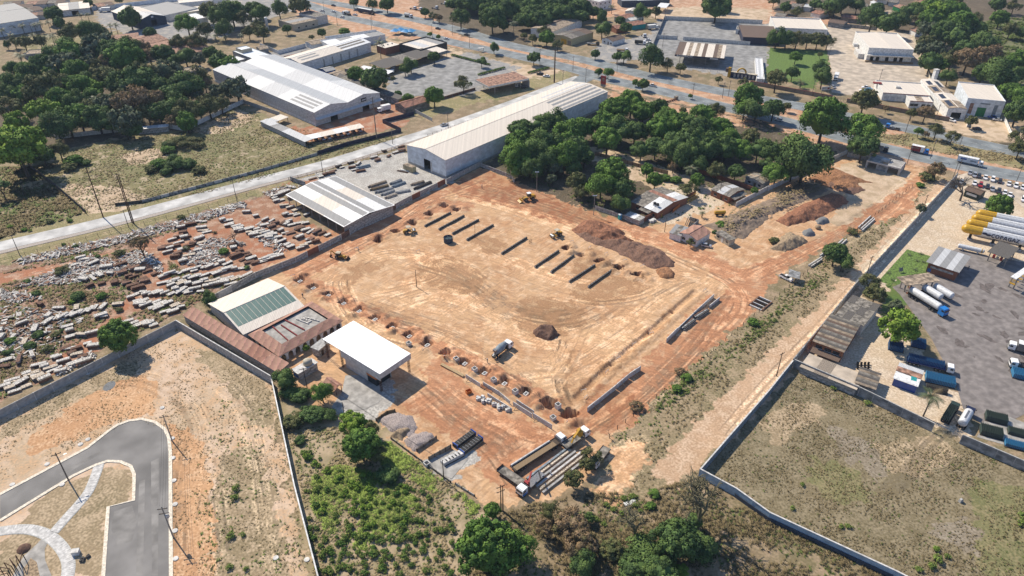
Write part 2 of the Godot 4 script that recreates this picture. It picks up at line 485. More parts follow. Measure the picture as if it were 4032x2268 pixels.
func tracks() -> Array:
	return [
		[[1000,690,1100,650,1200,700,1150,780,1020,760,960,720],8,8.0,40],[[1180,760,1300,800,1450,800,1600,720],9,12.0,-45],[[900,760,1000,800,1150,850,1300,930],10,9.0,-45],[[1150,620,1300,680,1420,720,1550,740],8,14.0,45],[[870,690,862,720,900,790,960,830,1060,860],10,7.0,55],[[890,670,960,640,1060,640,1100,690,1010,720,930,735],9,6.0,50],
		[[930,790,1000,750,1100,730,1220,760,1330,830],10,9.0,45],[[960,810,1080,840,1200,900,1300,960],9,7.0,50],
		[[1040,650,1180,700,1300,780,1420,800],9,10.0,-45],[[1280,960,1400,930,1520,860,1620,800],14,12.0,50],
		[[1300,920,1420,900,1560,820,1660,740,1760,700],8,9.0,45],[[1230,900,1330,960,1370,1000,1400,990],6,4.0,-50],
		[[1330,830,1400,870,1420,940,1440,990],5,4.0,-45],[[1180,840,1260,820,1380,850,1480,830,1580,760],10,11.0,40],
		[[1500,770,1620,750,1720,700,1800,690],9,7.0,-40],[[1560,740,1660,700,1740,690,1830,720],8,7.0,45],
		[[1120,460,1230,480,1330,510,1480,560,1560,590],16,14.0,-40],[[1060,500,1160,490,1290,520,1400,560,1480,590],12,8.0,55],
		[[1000,560,1060,510,1150,480,1230,450],8,5.0,-35],[[700,700,800,650,960,580,1080,500],9,5.0,45],[[760,690,880,630,1010,560,1100,500],6,4.0,-40],
		[[1480,560,1640,600,1760,650,1860,690,1960,660,2140,580,2300,470],14,8.0,50],[[1600,600,1740,660,1850,720,1860,790,1740,900,1600,1020,1460,1110],12,6.0,45],
		[[1840,740,1760,860,1620,1000,1490,1090],8,5.0,-45],[[2330,430,2200,540,2060,620,1900,700],12,6.0,45],[[2240,500,2100,590,1960,660],6,5.0,-35],
		[[1080,930,1180,1010,1290,1070,1400,1110],10,6.0,40],[[1060,960,1160,1050,1260,1110,1330,1200],10,8.0,-40],[[1390,1110,1330,1150,1270,1180,1240,1150],7,5.0,40],
		[[1420,850,1410,920,1420,980,1440,1030],4,2.2,-60],[[1480,800,1440,900,1400,960],6,6.0,45],[[1100,880,1250,950,1350,1010,1420,1040],6,3.0,-35],
		[[1500,1180,1560,1120,1640,1100],6,5.0,45],[[1480,1250,1530,1200,1620,1150],8,5.0,40],
		[[240,960,330,940,420,960,500,1040,520,1150,500,1300],6,6.0,-35],[[560,950,620,1010,660,1120,690,1300,720,1440],7,5.0,40],[[470,1090,440,1200,440,1400],6,4.0,-45],[[540,1100,560,1250,580,1440],4,3.0,-40],
		[[1730,1180,1900,980,2080,790,2270,570,2380,455],3,1.6,60],[[2200,1250,2300,1150,2380,1080],5,3.0,-40],[[2260,1150,2330,1080,2400,1040],4,3.0,40],
		[[0,705,190,662,330,618,420,625,430,700,390,770],5,3.0,35],
	]
var near_zone: PackedByteArray
var near_track: PackedByteArray
func paint_tile(box4: Array,with_tracks: bool) -> Array:
	var w: int = box4[3]
	var h: int = box4[4]
	var zi := Image.create(w,h,false,Image.FORMAT_L8)
	for zn in zones():
		var pg := poly(zn[1])
		for i in pg.size():
			pg[i] = Vector2((pg[i].x - box4[0]) / box4[2],(pg[i].y - box4[1]) / box4[2])
		fill_poly(zi,pg,Color8(zn[0],0,0))
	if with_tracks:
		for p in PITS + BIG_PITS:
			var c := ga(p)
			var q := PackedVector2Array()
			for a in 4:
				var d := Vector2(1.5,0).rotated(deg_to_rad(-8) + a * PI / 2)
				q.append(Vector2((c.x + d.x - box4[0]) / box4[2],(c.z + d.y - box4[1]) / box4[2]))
			fill_poly(zi,q,Color8(22,0,0))  # pit squares painted dark to stand in for the shadow inside
	var ti := Image.create(w,h,false,Image.FORMAT_L8)
	ti.fill(Color8(128,128,128))
	if with_tracks:
		var tr := RandomNumberGenerator.new()
		tr.seed = 77
		for b in tracks():
			var line := PackedVector2Array()
			for i in range(0,b[0].size(),2):
				var g := gp(20,b[0][i],b[0][i + 1])
				line.append(Vector2(g.x,g.z))
			line = smooth_line(line,14)
			for s in int(b[1] * 2.2):
				var off := tr.randf_range(-0.5,0.5) * float(b[2])
				var v := 128.0 + float(b[3]) * tr.randf_range(0.45,1.3) * (1.0 if tr.randf() < 0.75 else -0.8)
				var from := tr.randf_range(0.0,0.6)
				var till := from + tr.randf_range(0.2,0.6)
				var wob := tr.randf_range(-0.6,0.6)
				var wide := 1 + tr.randi() % 3
				for pair in 2:
					for i in line.size() - 1:
						var u := float(i) / line.size()
						if u < from or u > till:
							continue
						var t := (line[i + 1] - line[i]).normalized()
						var nn := Vector2(-t.y,t.x) * (off + wob * sin(u * 5.0 + off) + pair * 2.1)
						var n := int(ceil(line[i].distance_to(line[i + 1]) / box4[2] * 1.2))
						for q in n:
							var p := line[i].lerp(line[i + 1],float(q) / n) + nn
							ti.fill_rect(Rect2i(int((p.x - box4[0]) / box4[2]),int((p.y - box4[1]) / box4[2]),wide,wide),Color8(int(clampf(v,20,235)),0,0))
	var zb := zi.get_data()
	var tb := ti.get_data()
	var nz := []
	for sp in [[3,0.010,5],[5,0.045,5],[8,0.30,3]]:
		var n := FastNoiseLite.new()
		n.seed = sp[0]
		n.frequency = sp[1] * (1.0 if with_tracks else 1.6)
		n.fractal_octaves = sp[2]
		nz.append(n.get_image(1024,1024,false,false,true).get_data())
	var n1: PackedByteArray = nz[0]
	var n2: PackedByteArray = nz[1]
	var n3: PackedByteArray = nz[2]
	var gam := PackedByteArray()
	gam.resize(1024)
	for i in 1024:
		gam[i] = int(255.0 * Color(i / 1023.0,0,0).linear_to_srgb().r)
	var za := []
	for zz in Z:
		za.append(PackedFloat32Array(zz))
	var out := PackedByteArray()
	var hgt := PackedByteArray()
	var jobs := []
	for q in 4:
		var t := Thread.new()
		t.start(paint_rows.bind(h * q / 4,h * (q + 1) / 4,w,h,zb,tb,n1,n2,n3,gam,za))
		jobs.append(t)
	for t in jobs:
		var got: Array = t.wait_to_finish()
		out.append_array(got[0])
		hgt.append_array(got[1])
	return [ImageTexture.create_from_image(Image.create_from_data(w,h,false,Image.FORMAT_RGB8,out)),ImageTexture.create_from_image(Image.create_from_data(w,h,false,Image.FORMAT_L8,hgt)),zb,tb]
func paint_rows(y0: int,y1: int,w: int,h: int,zb: PackedByteArray,tb: PackedByteArray,n1: PackedByteArray,n2: PackedByteArray,n3: PackedByteArray,gam: PackedByteArray,za: Array) -> Array:
	var out := PackedByteArray()
	out.resize(w * (y1 - y0) * 3)
	var hgt := PackedByteArray()
	hgt.resize(w * (y1 - y0))
	var wc := PackedFloat32Array()
	var ws := PackedFloat32Array()
	for q in [38.0,12.0,-50.0,30.0,-28.0]:
		wc.append(cos(deg_to_rad(q)))
		ws.append(sin(deg_to_rad(q)))
	for y in range(y0,y1):
		for x in w:
			var i := y * w + x
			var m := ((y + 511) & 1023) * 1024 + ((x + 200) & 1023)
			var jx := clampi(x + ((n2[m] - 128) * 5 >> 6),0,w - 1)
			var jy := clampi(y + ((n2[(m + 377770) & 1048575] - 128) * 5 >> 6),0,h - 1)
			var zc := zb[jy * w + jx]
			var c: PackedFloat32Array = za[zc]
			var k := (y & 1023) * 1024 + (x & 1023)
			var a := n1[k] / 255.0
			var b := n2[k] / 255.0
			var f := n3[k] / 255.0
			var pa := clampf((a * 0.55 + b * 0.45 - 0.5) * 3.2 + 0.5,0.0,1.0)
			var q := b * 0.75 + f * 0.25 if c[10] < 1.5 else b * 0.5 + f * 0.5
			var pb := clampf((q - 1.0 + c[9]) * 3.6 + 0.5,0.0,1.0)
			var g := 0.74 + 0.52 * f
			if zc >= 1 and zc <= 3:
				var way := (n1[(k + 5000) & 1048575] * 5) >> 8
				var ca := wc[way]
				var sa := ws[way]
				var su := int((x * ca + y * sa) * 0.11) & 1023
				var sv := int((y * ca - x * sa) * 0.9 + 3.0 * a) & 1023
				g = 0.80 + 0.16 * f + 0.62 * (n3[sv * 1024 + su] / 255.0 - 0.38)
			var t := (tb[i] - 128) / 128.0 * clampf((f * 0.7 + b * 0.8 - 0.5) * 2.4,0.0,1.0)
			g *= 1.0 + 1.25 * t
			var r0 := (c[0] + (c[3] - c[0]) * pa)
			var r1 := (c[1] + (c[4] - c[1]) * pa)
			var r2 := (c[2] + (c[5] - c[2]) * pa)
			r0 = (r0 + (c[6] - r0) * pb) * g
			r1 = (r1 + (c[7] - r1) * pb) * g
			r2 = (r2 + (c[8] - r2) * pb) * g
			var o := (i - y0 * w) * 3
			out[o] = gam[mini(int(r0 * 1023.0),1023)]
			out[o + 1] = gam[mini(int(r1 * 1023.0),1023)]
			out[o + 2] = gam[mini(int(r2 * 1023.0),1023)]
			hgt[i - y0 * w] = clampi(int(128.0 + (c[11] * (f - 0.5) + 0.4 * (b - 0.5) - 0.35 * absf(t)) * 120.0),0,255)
	return [out,hgt]
func smooth_line(p: PackedVector2Array,per: int) -> PackedVector2Array:
	var r := PackedVector2Array()
	for i in p.size() - 1:
		for k in per:
			r.append(p[i].cubic_interpolate(p[i + 1],p[maxi(i - 1,0)],p[mini(i + 2,p.size() - 1)],float(k) / per))
	r.append(p[p.size() - 1])
	return r
func fill_poly(im: Image,pg: PackedVector2Array,c: Color) -> void:
	var lo := 1e9
	var hi := -1e9
	for p in pg:
		lo = minf(lo,p.y)
		hi = maxf(hi,p.y)
	var n := pg.size()
	for y in range(maxi(int(lo),0),mini(int(hi) + 1,im.get_height())):
		var xs := []
		for i in n:
			var a := pg[i]
			var b := pg[(i + 1) % n]
			if (a.y <= y) != (b.y <= y):
				xs.append(a.x + (y - a.y) / (b.y - a.y) * (b.x - a.x))
		xs.sort()
		for i in range(0,xs.size() - 1,2):
			im.fill_rect(Rect2i(int(xs[i]),y,maxi(int(xs[i + 1]) - int(xs[i]),1),1),c)
func soil_at(p: Vector3) -> int:
	var x := int((p.x - NEAR[0]) / NEAR[2])
	var y := int((p.z - NEAR[1]) / NEAR[2])
	if x < 0 or y < 0 or x >= NEAR[3] or y >= NEAR[4]:
		return 255
	return near_zone[y * NEAR[3] + x]
var xs_line := PackedFloat32Array()
var zs_line := PackedFloat32Array()
var hf := PackedFloat32Array()
func stamp(c: Vector3,hx: float,hz: float,turn: float,dy: float,soft: float,rough := 0.0) -> void:
	var R := hx + hz + soft
	var ca := cos(turn)
	var sa := sin(turn)
	var i0 := xs_line.bsearch(c.x - R)
	var i1 := mini(xs_line.bsearch(c.x + R),xs_line.size() - 1)
	var j0 := zs_line.bsearch(c.z - R)
	var j1 := mini(zs_line.bsearch(c.z + R),zs_line.size() - 1)
	for j in range(j0,j1 + 1):
		for i in range(i0,i1 + 1):
			var dx := xs_line[i] - c.x
			var dz := zs_line[j] - c.z
			var u := absf(dx * ca + dz * sa) - hx
			var v := absf(-dx * sa + dz * ca) - hz
			var d := maxf(u,v) if u < 0.0 or v < 0.0 else Vector2(u,v).length()
			d += rng.randf_range(-rough,rough)
			if d < soft:
				hf[j * xs_line.size() + i] += dy * (1.0 - smoothstep(0.0,soft,d))
func build_ground() -> void:
	var T0 := Time.get_ticks_msec()
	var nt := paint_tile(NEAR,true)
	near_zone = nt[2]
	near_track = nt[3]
	var ft := paint_tile(FAR,false)
	print("ground painted ",Time.get_ticks_msec() - T0)
	for e in [["near",nt,12.0],["far",ft,14.0]]:
		var m := StandardMaterial3D.new()
		m.albedo_texture = e[1][0]
		m.heightmap_enabled = true
		m.heightmap_texture = e[1][1]
		m.heightmap_scale = e[2]
		m.roughness = 0.95
		m.texture_repeat = false
		m.resource_name = "ground_" + e[0]
		M["ground_" + e[0]] = m
	var x1: float = NEAR[0] + NEAR[2] * NEAR[3]
	var z1: float = NEAR[1] + NEAR[2] * NEAR[4]
	var x: float = NEAR[0]
	while x < x1:
		xs_line.append(x)
		x += 0.5 if x > -82.0 and x < 112.0 else 2.0
	xs_line.append(x1)
	var z: float = NEAR[1]
	while z < z1:
		zs_line.append(z)
		z += 0.5 if z > -290.0 and z < -135.0 else 2.0
	zs_line.append(z1)
	hf.resize(xs_line.size() * zs_line.size())
	var n := FastNoiseLite.new()
	n.seed = 21
	n.frequency = 0.12
	n.fractal_octaves = 4
	for j in zs_line.size():
		for i in xs_line.size():
			var s := soil_at(Vector3(xs_line[i],0,zs_line[j]))
			var amp := 0.16 if s in [1,2,3] else 0.10 if s in [5,6,16,9] else 0.03
			if s == 255 or i == 0 or j == 0 or i == xs_line.size() - 1 or j == zs_line.size() - 1:
				amp = 0.0
			hf[j * xs_line.size() + i] = amp * (n.get_noise_2d(xs_line[i],zs_line[j]) - 0.25)
	dig()
	var v := PackedVector3Array()
	var nn := PackedVector3Array()
	var uv := PackedVector2Array()
	var ix := PackedInt32Array()
	var W := xs_line.size()
	for j in zs_line.size():
		for i in W:
			var k := j * W + i
			v.append(Vector3(xs_line[i],hf[k],zs_line[j]))
			uv.append(Vector2((xs_line[i] - NEAR[0]) / (NEAR[2] * NEAR[3]),(zs_line[j] - NEAR[1]) / (NEAR[2] * NEAR[4])))
			var ia := maxi(i - 1,0)
			var ib := mini(i + 1,W - 1)
			var ja := maxi(j - 1,0)
			var jb := mini(j + 1,zs_line.size() - 1)
			nn.append(Vector3(-(hf[j * W + ib] - hf[j * W + ia]) / (xs_line[ib] - xs_line[ia]),1.0,-(hf[jb * W + i] - hf[ja * W + i]) / (zs_line[jb] - zs_line[ja])).normalized())
			if i < W - 1 and j < zs_line.size() - 1:
				ix.append_array([k,k + 1,k + W + 1,k,k + W + 1,k + W])
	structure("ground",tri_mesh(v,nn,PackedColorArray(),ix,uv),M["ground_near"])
	var fx1: float = FAR[0] + FAR[2] * FAR[3]
	var fz1: float = FAR[1] + FAR[2] * FAR[4]
	v = PackedVector3Array()
	uv = PackedVector2Array()
	nn = PackedVector3Array()
	ix = PackedInt32Array()
	for r in [[FAR[0],FAR[1],fx1,NEAR[1]]]:
		var k := v.size()
		for c in [[0,1],[2,1],[2,3],[0,3]]:
			v.append(Vector3(r[c[0]],0,r[c[1]]))
			nn.append(Vector3.UP)
			uv.append(Vector2((r[c[0]] - FAR[0]) / (FAR[2] * FAR[3]),(r[c[1]] - FAR[1]) / (FAR[2] * FAR[4])))
		ix.append_array([k,k + 1,k + 2,k,k + 2,k + 3])
	structure("land",tri_mesh(v,nn,PackedColorArray(),ix,uv),M["ground_far"])
	var big := PackedVector3Array()
	for r in [[-4000,-5000,4000,FAR[1]],[-4000,FAR[1],FAR[0],fz1],[fx1,FAR[1],4000,fz1],[-4000,fz1,NEAR[0],600],[x1,fz1,4000,600],[NEAR[0],z1,x1,600]]:
		quad(big,Vector3(r[0],0,r[1]),Vector3(r[2],0,r[1]),Vector3(r[2],0,r[3]),Vector3(r[0],0,r[3]))
	mat("plain",.19,.15,.085,"blotch",.01)
	structure("terrain",tri_mesh(big),M["plain"])
	print("ground built ",Time.get_ticks_msec() - T0)
var crowns := {}
var trunk_mesh: ArrayMesh
func leaf_tri(v: PackedVector3Array,nn: PackedVector3Array,cc: PackedColorArray,a: Vector3,b: Vector3,c: Vector3,n: Vector3,col: Color) -> void:
	if (c - a).cross(b - a).dot(n) < 0.0:
		var q := b
		b = c
		c = q
	v.append_array([a,b,c])
	nn.append_array([n,n,n])
	cc.append_array([col,col,col])
func leaf_mass(sd: int,lobes: int,per: int,leaf: float,flat: float,spread: float,core: float,cols: Array,lobe_r := 0.27) -> ArrayMesh:
	var r := RandomNumberGenerator.new()
	r.seed = sd
	var v := PackedVector3Array()
	var nn := PackedVector3Array()
	var cc := PackedColorArray()
	if core > 0.0:
		var nz := FastNoiseLite.new()
		nz.seed = sd
		nz.frequency = 1.3
		var ring := 9
		var seg := 14
		var pt := func(i: int,k: int) -> Vector3:
			var th := PI * i / ring
			var q := TAU * (k % seg) / seg
			var d := Vector3(sin(th) * cos(q),cos(th),sin(th) * sin(q))
			return d * Vector3(1,flat,1) * core * (1.0 + 0.35 * nz.get_noise_3dv(d * 2.0))
		for i in ring:
			for k in seg:
				var a: Vector3 = pt.call(i,k)
				var b: Vector3 = pt.call(i,k + 1)
				var c: Vector3 = pt.call(i + 1,k + 1)
				var d: Vector3 = pt.call(i + 1,k)
				for p in [a,c,b,a,d,c]:
					v.append(p)
					nn.append(p.normalized())
					cc.append(cols[0])
	for l in lobes:
		var up := r.randf_range(-0.45,1.0)
		var q := r.randf() * TAU
		var dir := Vector3(sqrt(1.0 - up * up) * cos(q),up,sqrt(1.0 - up * up) * sin(q))
		var at := dir * Vector3(1,flat,1) * (1.0 - lobe_r * 0.8) * r.randf_range(1.0 - spread,1.0 + spread * 0.25)
		var rad := lobe_r * r.randf_range(0.6,1.25)
		var tone: Color = cols[r.randi() % cols.size()]
		tone = tone * r.randf_range(0.8,1.2)
		for k in per:
			var d := Vector3(r.randfn(),r.randfn() + 0.35,r.randfn()).normalized()
			d = (d + dir * 0.55).normalized()
			var p := at + d * rad * r.randf_range(0.55,1.08)
			var n := (d + Vector3(r.randfn(),r.randfn(),r.randfn()) * 0.45).normalized()
			var t := n.cross(Vector3(r.randfn(),r.randfn(),r.randfn())).normalized()
			var b := n.cross(t)
			var s := leaf * r.randf_range(0.6,1.4)
			var sn := (n * 0.5 + d * 0.5 + Vector3(0,0.12,0)).normalized()
			var lt := tone * r.randf_range(0.78,1.22)
			leaf_tri(v,nn,cc,p + t * s,p + b * s * 0.62,p - t * s,sn,lt)
			leaf_tri(v,nn,cc,p + t * s,p - t * s,p - b * s * 0.62,sn,lt)
	return tri_mesh(v,nn,cc)
func limb(v: PackedVector3Array,nn: PackedVector3Array,a: Vector3,b: Vector3,ra: float,rb: float,n := 6) -> void:
	var d := (b - a).normalized()
	var t := d.cross(Vector3(0.31,0.2,0.93)).normalized()
	var s := d.cross(t)
	for k in n:
		var q0 := TAU * k / n
		var q1 := TAU * (k + 1) / n
		var o0 := t * cos(q0) + s * sin(q0)
		var o1 := t * cos(q1) + s * sin(q1)
		for e in [[a + o0 * ra,o0],[b + o0 * rb,o0],[b + o1 * rb,o1],[a + o0 * ra,o0],[b + o1 * rb,o1],[a + o1 * ra,o1]]:
			v.append(e[0])
			nn.append(e[1])
func trunk(sd: int) -> ArrayMesh:
	var r := RandomNumberGenerator.new()
	r.seed = sd
	var v := PackedVector3Array()
	var nn := PackedVector3Array()
	var top := Vector3(r.randf_range(-.05,.05),0.55,r.randf_range(-.05,.05))
	limb(v,nn,Vector3.ZERO,top,0.055,0.038,8)
	for k in 5:
		var q := TAU * k / 5.0 + r.randf_range(-.4,.4)
		limb(v,nn,top,top + Vector3(cos(q) * 0.32,r.randf_range(.3,.5),sin(q) * 0.32),0.03,0.01)
	return tri_mesh(v,nn)
func bare_branches(sd: int,depth := 5,spread := 0.62) -> ArrayMesh:
	var r := RandomNumberGenerator.new()
	r.seed = sd
	var v := PackedVector3Array()
	var nn := PackedVector3Array()
	var grow := func(me: Callable,a: Vector3,d: Vector3,l: float,rad: float,g: int) -> void:
		var b := a + d * l
		limb(v,nn,a,b,rad,rad * 0.72,5 if g > 1 else 4)
		if g == 0:
			return
		for k in (3 if g > 1 else 2):
			var e := (d + Vector3(r.randfn(),r.randfn() * 0.5 + 0.12,r.randfn()) * spread).normalized()
			me.call(me,b,e,l * r.randf_range(0.62,0.85),rad * 0.68,g - 1)
	grow.call(grow,Vector3.ZERO,Vector3(0.03,1,0.02).normalized(),0.27,0.036,depth)
	return tri_mesh(v,nn)
func make_plants() -> void:
	trunk_mesh = trunk(5)
	var d := [Color(0.078,0.128,0.042),Color(0.100,0.160,0.048),Color(0.062,0.103,0.037),Color(0.121,0.181,0.053)]
	var g := [Color(0.103,0.184,0.038),Color(0.138,0.230,0.046),Color(0.079,0.144,0.033)]
	var y := [Color(.17,.26,.04),Color(.21,.30,.05),Color(.13,.21,.035)]
	var o := [Color(0.122,0.132,0.052),Color(0.151,0.150,0.065),Color(0.098,0.115,0.046)]
	var b := [Color(.22,.155,.09),Color(.26,.18,.105),Color(.18,.135,.08),Color(.16,.14,.065)]
	var s := [Color(0.102,0.126,0.072),Color(0.132,0.150,0.096),Color(0.084,0.108,0.060)]
	var wg := [Color(.16,.22,.05),Color(.20,.25,.065),Color(.12,.18,.045)]
	crowns = {
		"d": [leaf_mass(1,70,110,.052,.82,.14,.72,d,.25),leaf_mass(2,64,110,.055,.95,.2,.70,d,.25),leaf_mass(3,80,96,.052,.74,.22,.66,d,.22),leaf_mass(31,26,250,.052,.8,.34,.5,d,.38),leaf_mass(32,22,270,.052,.9,.4,.42,d,.42)],
		"g": [leaf_mass(4,70,110,.054,.85,.18,.70,g,.24),leaf_mass(5,76,100,.052,.95,.22,.66,g,.23),leaf_mass(33,26,250,.052,.82,.34,.5,g,.38)],
		"y": [leaf_mass(6,56,96,.056,.7,.3,.5,y,.24),leaf_mass(7,52,96,.058,.6,.35,.42,y,.24)],
		"o": [leaf_mass(8,60,80,.056,.75,.28,.5,o,.24),leaf_mass(9,56,76,.06,.85,.3,.45,o,.24),leaf_mass(34,18,230,.05,.75,.5,.2,o,.4),leaf_mass(35,15,240,.05,.85,.55,0,o,.42)],
		"b": [leaf_mass(10,60,110,.044,.8,.35,.35,b,.25),leaf_mass(11,50,110,.046,.7,.4,0,b,.27)],
		"s": [leaf_mass(12,46,38,.085,.8,.3,.45,s,.25)],
		"w": [leaf_mass(13,18,34,.12,.75,.45,0,wg,.38),leaf_mass(14,16,34,.13,.65,.45,0,y,.38),leaf_mass(15,18,30,.12,.7,.45,0,b,.4),leaf_mass(16,18,34,.12,.7,.45,0,g,.38)],
		"t": [leaf_mass(17,22,30,.13,.8,.45,0,d,.3),leaf_mass(18,22,30,.13,.8,.45,0,o,.3)],
	}
	var lm := StandardMaterial3D.new()
	lm.vertex_color_use_as_albedo = true
	lm.cull_mode = BaseMaterial3D.CULL_DISABLED
	lm.roughness = 0.75
	lm.metallic_specular = 0.25
	lm.backlight_enabled = true
	lm.backlight = Color(0.26,0.32,0.1)
	M["leaf"] = lm
	var sm := StandardMaterial3D.new()
	sm.vertex_color_use_as_albedo = true
	sm.roughness = 0.9
	M["leafless"] = sm
	mat("bark",.10,.075,.055,"rough",.5)
	mat("greybark",.17,.15,.13,"rough",.5)
	mat("palebranch",.25,.225,.13,"rough",.5)
	var fr := PackedVector3Array()
	for i in 8:
		var f := func(u: float) -> Vector3: return Vector3(u,0.42 * u - 0.75 * u * u,0)
		var a: Vector3 = f.call(i / 8.0)
		var c: Vector3 = f.call((i + 1) / 8.0)
		var w := 0.34 * sin(PI * (0.12 + 0.86 * (i + .5) / 8.0))
		for sd in [-1.0,1.0]:
			for h in 2:
				var e := a.lerp(c,h * 0.5)
				var e2 := a.lerp(c,h * 0.5 + 0.36)
				var tip := (e + e2) / 2 + Vector3(0.10,-0.5 * w,sd * w)
				if (tip - e).cross(e2 - e).y > 0:
					fr.append_array([e,e2,tip])
				else:
					fr.append_array([e,tip,e2])
	crowns["frond"] = [tri_mesh(fr)]
	mat("palmleaf",.062,.085,.028,"",1,.6)
	mat("palmdry",.16,.12,.06,"",1,.8)
const KIND := {"d": "dark green broadleaf","g": "bright green","y": "yellow-green","o": "olive","b": "dry brown","s": "greyish green","t": "thin-crowned"}
var trees_made := 0
func tree(k: int,x: float,y: float,r: float,kind: String,label: String,group := "",tall := 1.0) -> Node3D:
	var p0 := gp(k,x,y,4.0)
	var rad := r / (1.0 if k == 20 else 2.5556) * (1.565217 if k == 20 else 1.0) / pix_m(p0)
	var fl := 0.85
	var low := label.contains("bush") or label.contains("thicket")
	var hc := rad * 0.42 if low else rad * (1.0 * fl + 0.2 * tall) + 0.5 * tall
	var p := gp(k,x,y,hc)
	var nm := "shrub" if rad < 1.7 else "bush" if low else "tree"
	var o := thing(nm,label,nm,Vector3(p.x,0,p.z),fmod(x * 0.37 + y * 0.91,TAU),group)
	var set_: Array = crowns[kind]
	var cr := part("crown",set_[trees_made % set_.size()],M["leaf"],o,Vector3(0,hc,0),Vector3.ZERO,Vector3(rad,rad * (0.62 if low else lerpf(0.9,1.1,fmod(trees_made * 0.37,1.0))),rad * lerpf(.85,1.15,fmod(trees_made * 0.61,1.0))))
	part("trunk",trunk_mesh,M["bark"],o,Vector3(0,-0.1,0),Vector3.ZERO,Vector3(rad * 1.25,hc * 1.15,rad * 1.25))
	trees_made += 1
	return o
func bare_tree(k: int,x: float,y: float,h: float,label: String,sd: int,leaf := "",mt := "greybark",depth := 5) -> Node3D:
	var o := thing("bare_tree",label,"tree",gp(k,x,y),sd * 0.7)
	part("trunk",bare_branches(sd,depth),M[mt],o,Vector3(0,-0.1,0),Vector3.ZERO,Vector3.ONE * h * 1.05)
	if leaf:
		part("crown",crowns[leaf][0],M["leaf"],o,Vector3(0,h * 0.72,0),Vector3.ZERO,Vector3(h * .42,h * .33,h * .42))
	return o
func palm(k: int,x: float,y: float,h: float,fl: float,label: String,group := "") -> Node3D:
	var o := thing("palm_tree",label,"palm",gp(k,x,y),x * 0.1,group)
	var v := PackedVector3Array()
	var nn := PackedVector3Array()
	limb(v,nn,Vector3(0,-.1,0),Vector3(.15,h * .5,.1),.24,.18,7)
	limb(v,nn,Vector3(.15,h * .5,.1),Vector3(.1,h,0),.18,.14,7)
	part("trunk",tri_mesh(v,nn),M["greybark"],o)
	for i in 15:
		part("frond",crowns["frond"][0],M["palmdry"] if i % 7 == 3 else M["palmleaf"],o,Vector3(.1,h,0),Vector3(0,TAU * i / 15.0 + sin(i * 9.0) * .2,0.5 * sin(i * 4.7) + (0.35 if i % 3 == 0 else 0.0)),Vector3(fl,fl * (1.0 + .3 * sin(i * 2.3)),fl * 1.1))
	return o
func cover(called: String,label: String,cat: String,mesh: Mesh,pg: PackedVector2Array,n: int,s0: float,s1: float,sd: int,y := 0.0,soils := [],tall := 1.0) -> void:
	var r := RandomNumberGenerator.new()
	r.seed = sd
	var lo := Vector2(1e9,1e9)
	var hi := -lo
	for p in pg:
		lo = lo.min(p)
		hi = hi.max(p)
	var nz := FastNoiseLite.new()
	nz.seed = sd
	nz.frequency = 0.06
	var tf := []
	var tries := 0
	while tf.size() < n and tries < n * 12:
		tries += 1
		var p := Vector2(r.randf_range(lo.x,hi.x),r.randf_range(lo.y,hi.y))
		if nz.get_noise_2dv(p) < r.randf_range(-0.35,0.25) or not Geometry2D.is_point_in_polygon(p,pg):
			continue
		if soils.size() and not soil_at(Vector3(p.x,0,p.y)) in soils:
			continue
		var s := r.randf_range(s0,s1)
		tf.append(Transform3D(Basis(Vector3.UP,r.randf() * TAU).scaled(Vector3(s,s * tall * r.randf_range(.7,1.2),s)),Vector3(p.x,y + s * 0.25 * tall,p.y)))
	var mm := MultiMesh.new()
	mm.transform_format = MultiMesh.TRANSFORM_3D
	mm.mesh = mesh
	mm.instance_count = tf.size()
	for i in tf.size():
		mm.set_instance_transform(i,tf[i])
	var o := MultiMeshInstance3D.new()
	o.name = numbered(called)
	o.multimesh = mm
	o.material_override = M["leaf"]
	add_child(o)
	o.set_meta("kind","stuff")
	tag(o,label,cat)
func tuft(sd: int,cols: Array,n := 16) -> ArrayMesh:
	var r := RandomNumberGenerator.new()
	r.seed = sd
	var v := PackedVector3Array()
	var nn := PackedVector3Array()
	var cc := PackedColorArray()
	for i in n:
		var q := r.randf() * TAU
		var d := Vector3(cos(q),r.randf_range(.35,1.2),sin(q)).normalized()
		var side := Vector3(-sin(q),0,cos(q)) * 0.16
		var at := Vector3(cos(q),0,sin(q)) * r.randf_range(0,.35) + Vector3(0,-.3,0)
		var c: Color = cols[r.randi() % cols.size()]
		c = c * r.randf_range(.75,1.25)
		leaf_tri(v,nn,cc,at + side,at - side,at + d * r.randf_range(.7,1.1),(d + Vector3(0,1.0,0)).normalized(),c)
	return tri_mesh(v,nn,cc)
func footprint(called: String,label: String,cat: String,P: Array,h: float,group := "") -> Dictionary:
	var a := ga(P[0],h)
	var b := ga(P[1],h)
	var c := ga(P[2],h)
	var u := Vector2(b.x - a.x,b.z - a.z)
	var L := u.length()
	u /= L
	var w := Vector2(c.x - b.x,c.z - b.z)
	var zax := Vector2(-u.y,u.x)
	var W := w.dot(zax)
	var mid := Vector2(a.x,a.z) + u * L / 2 + zax * W / 2
	var o := thing(called,label,cat,Vector3(mid.x,0,mid.y),-u.angle(),group)
	return {"n": o,"L": L,"W": absf(W),"s": -signf(W),"h": h}
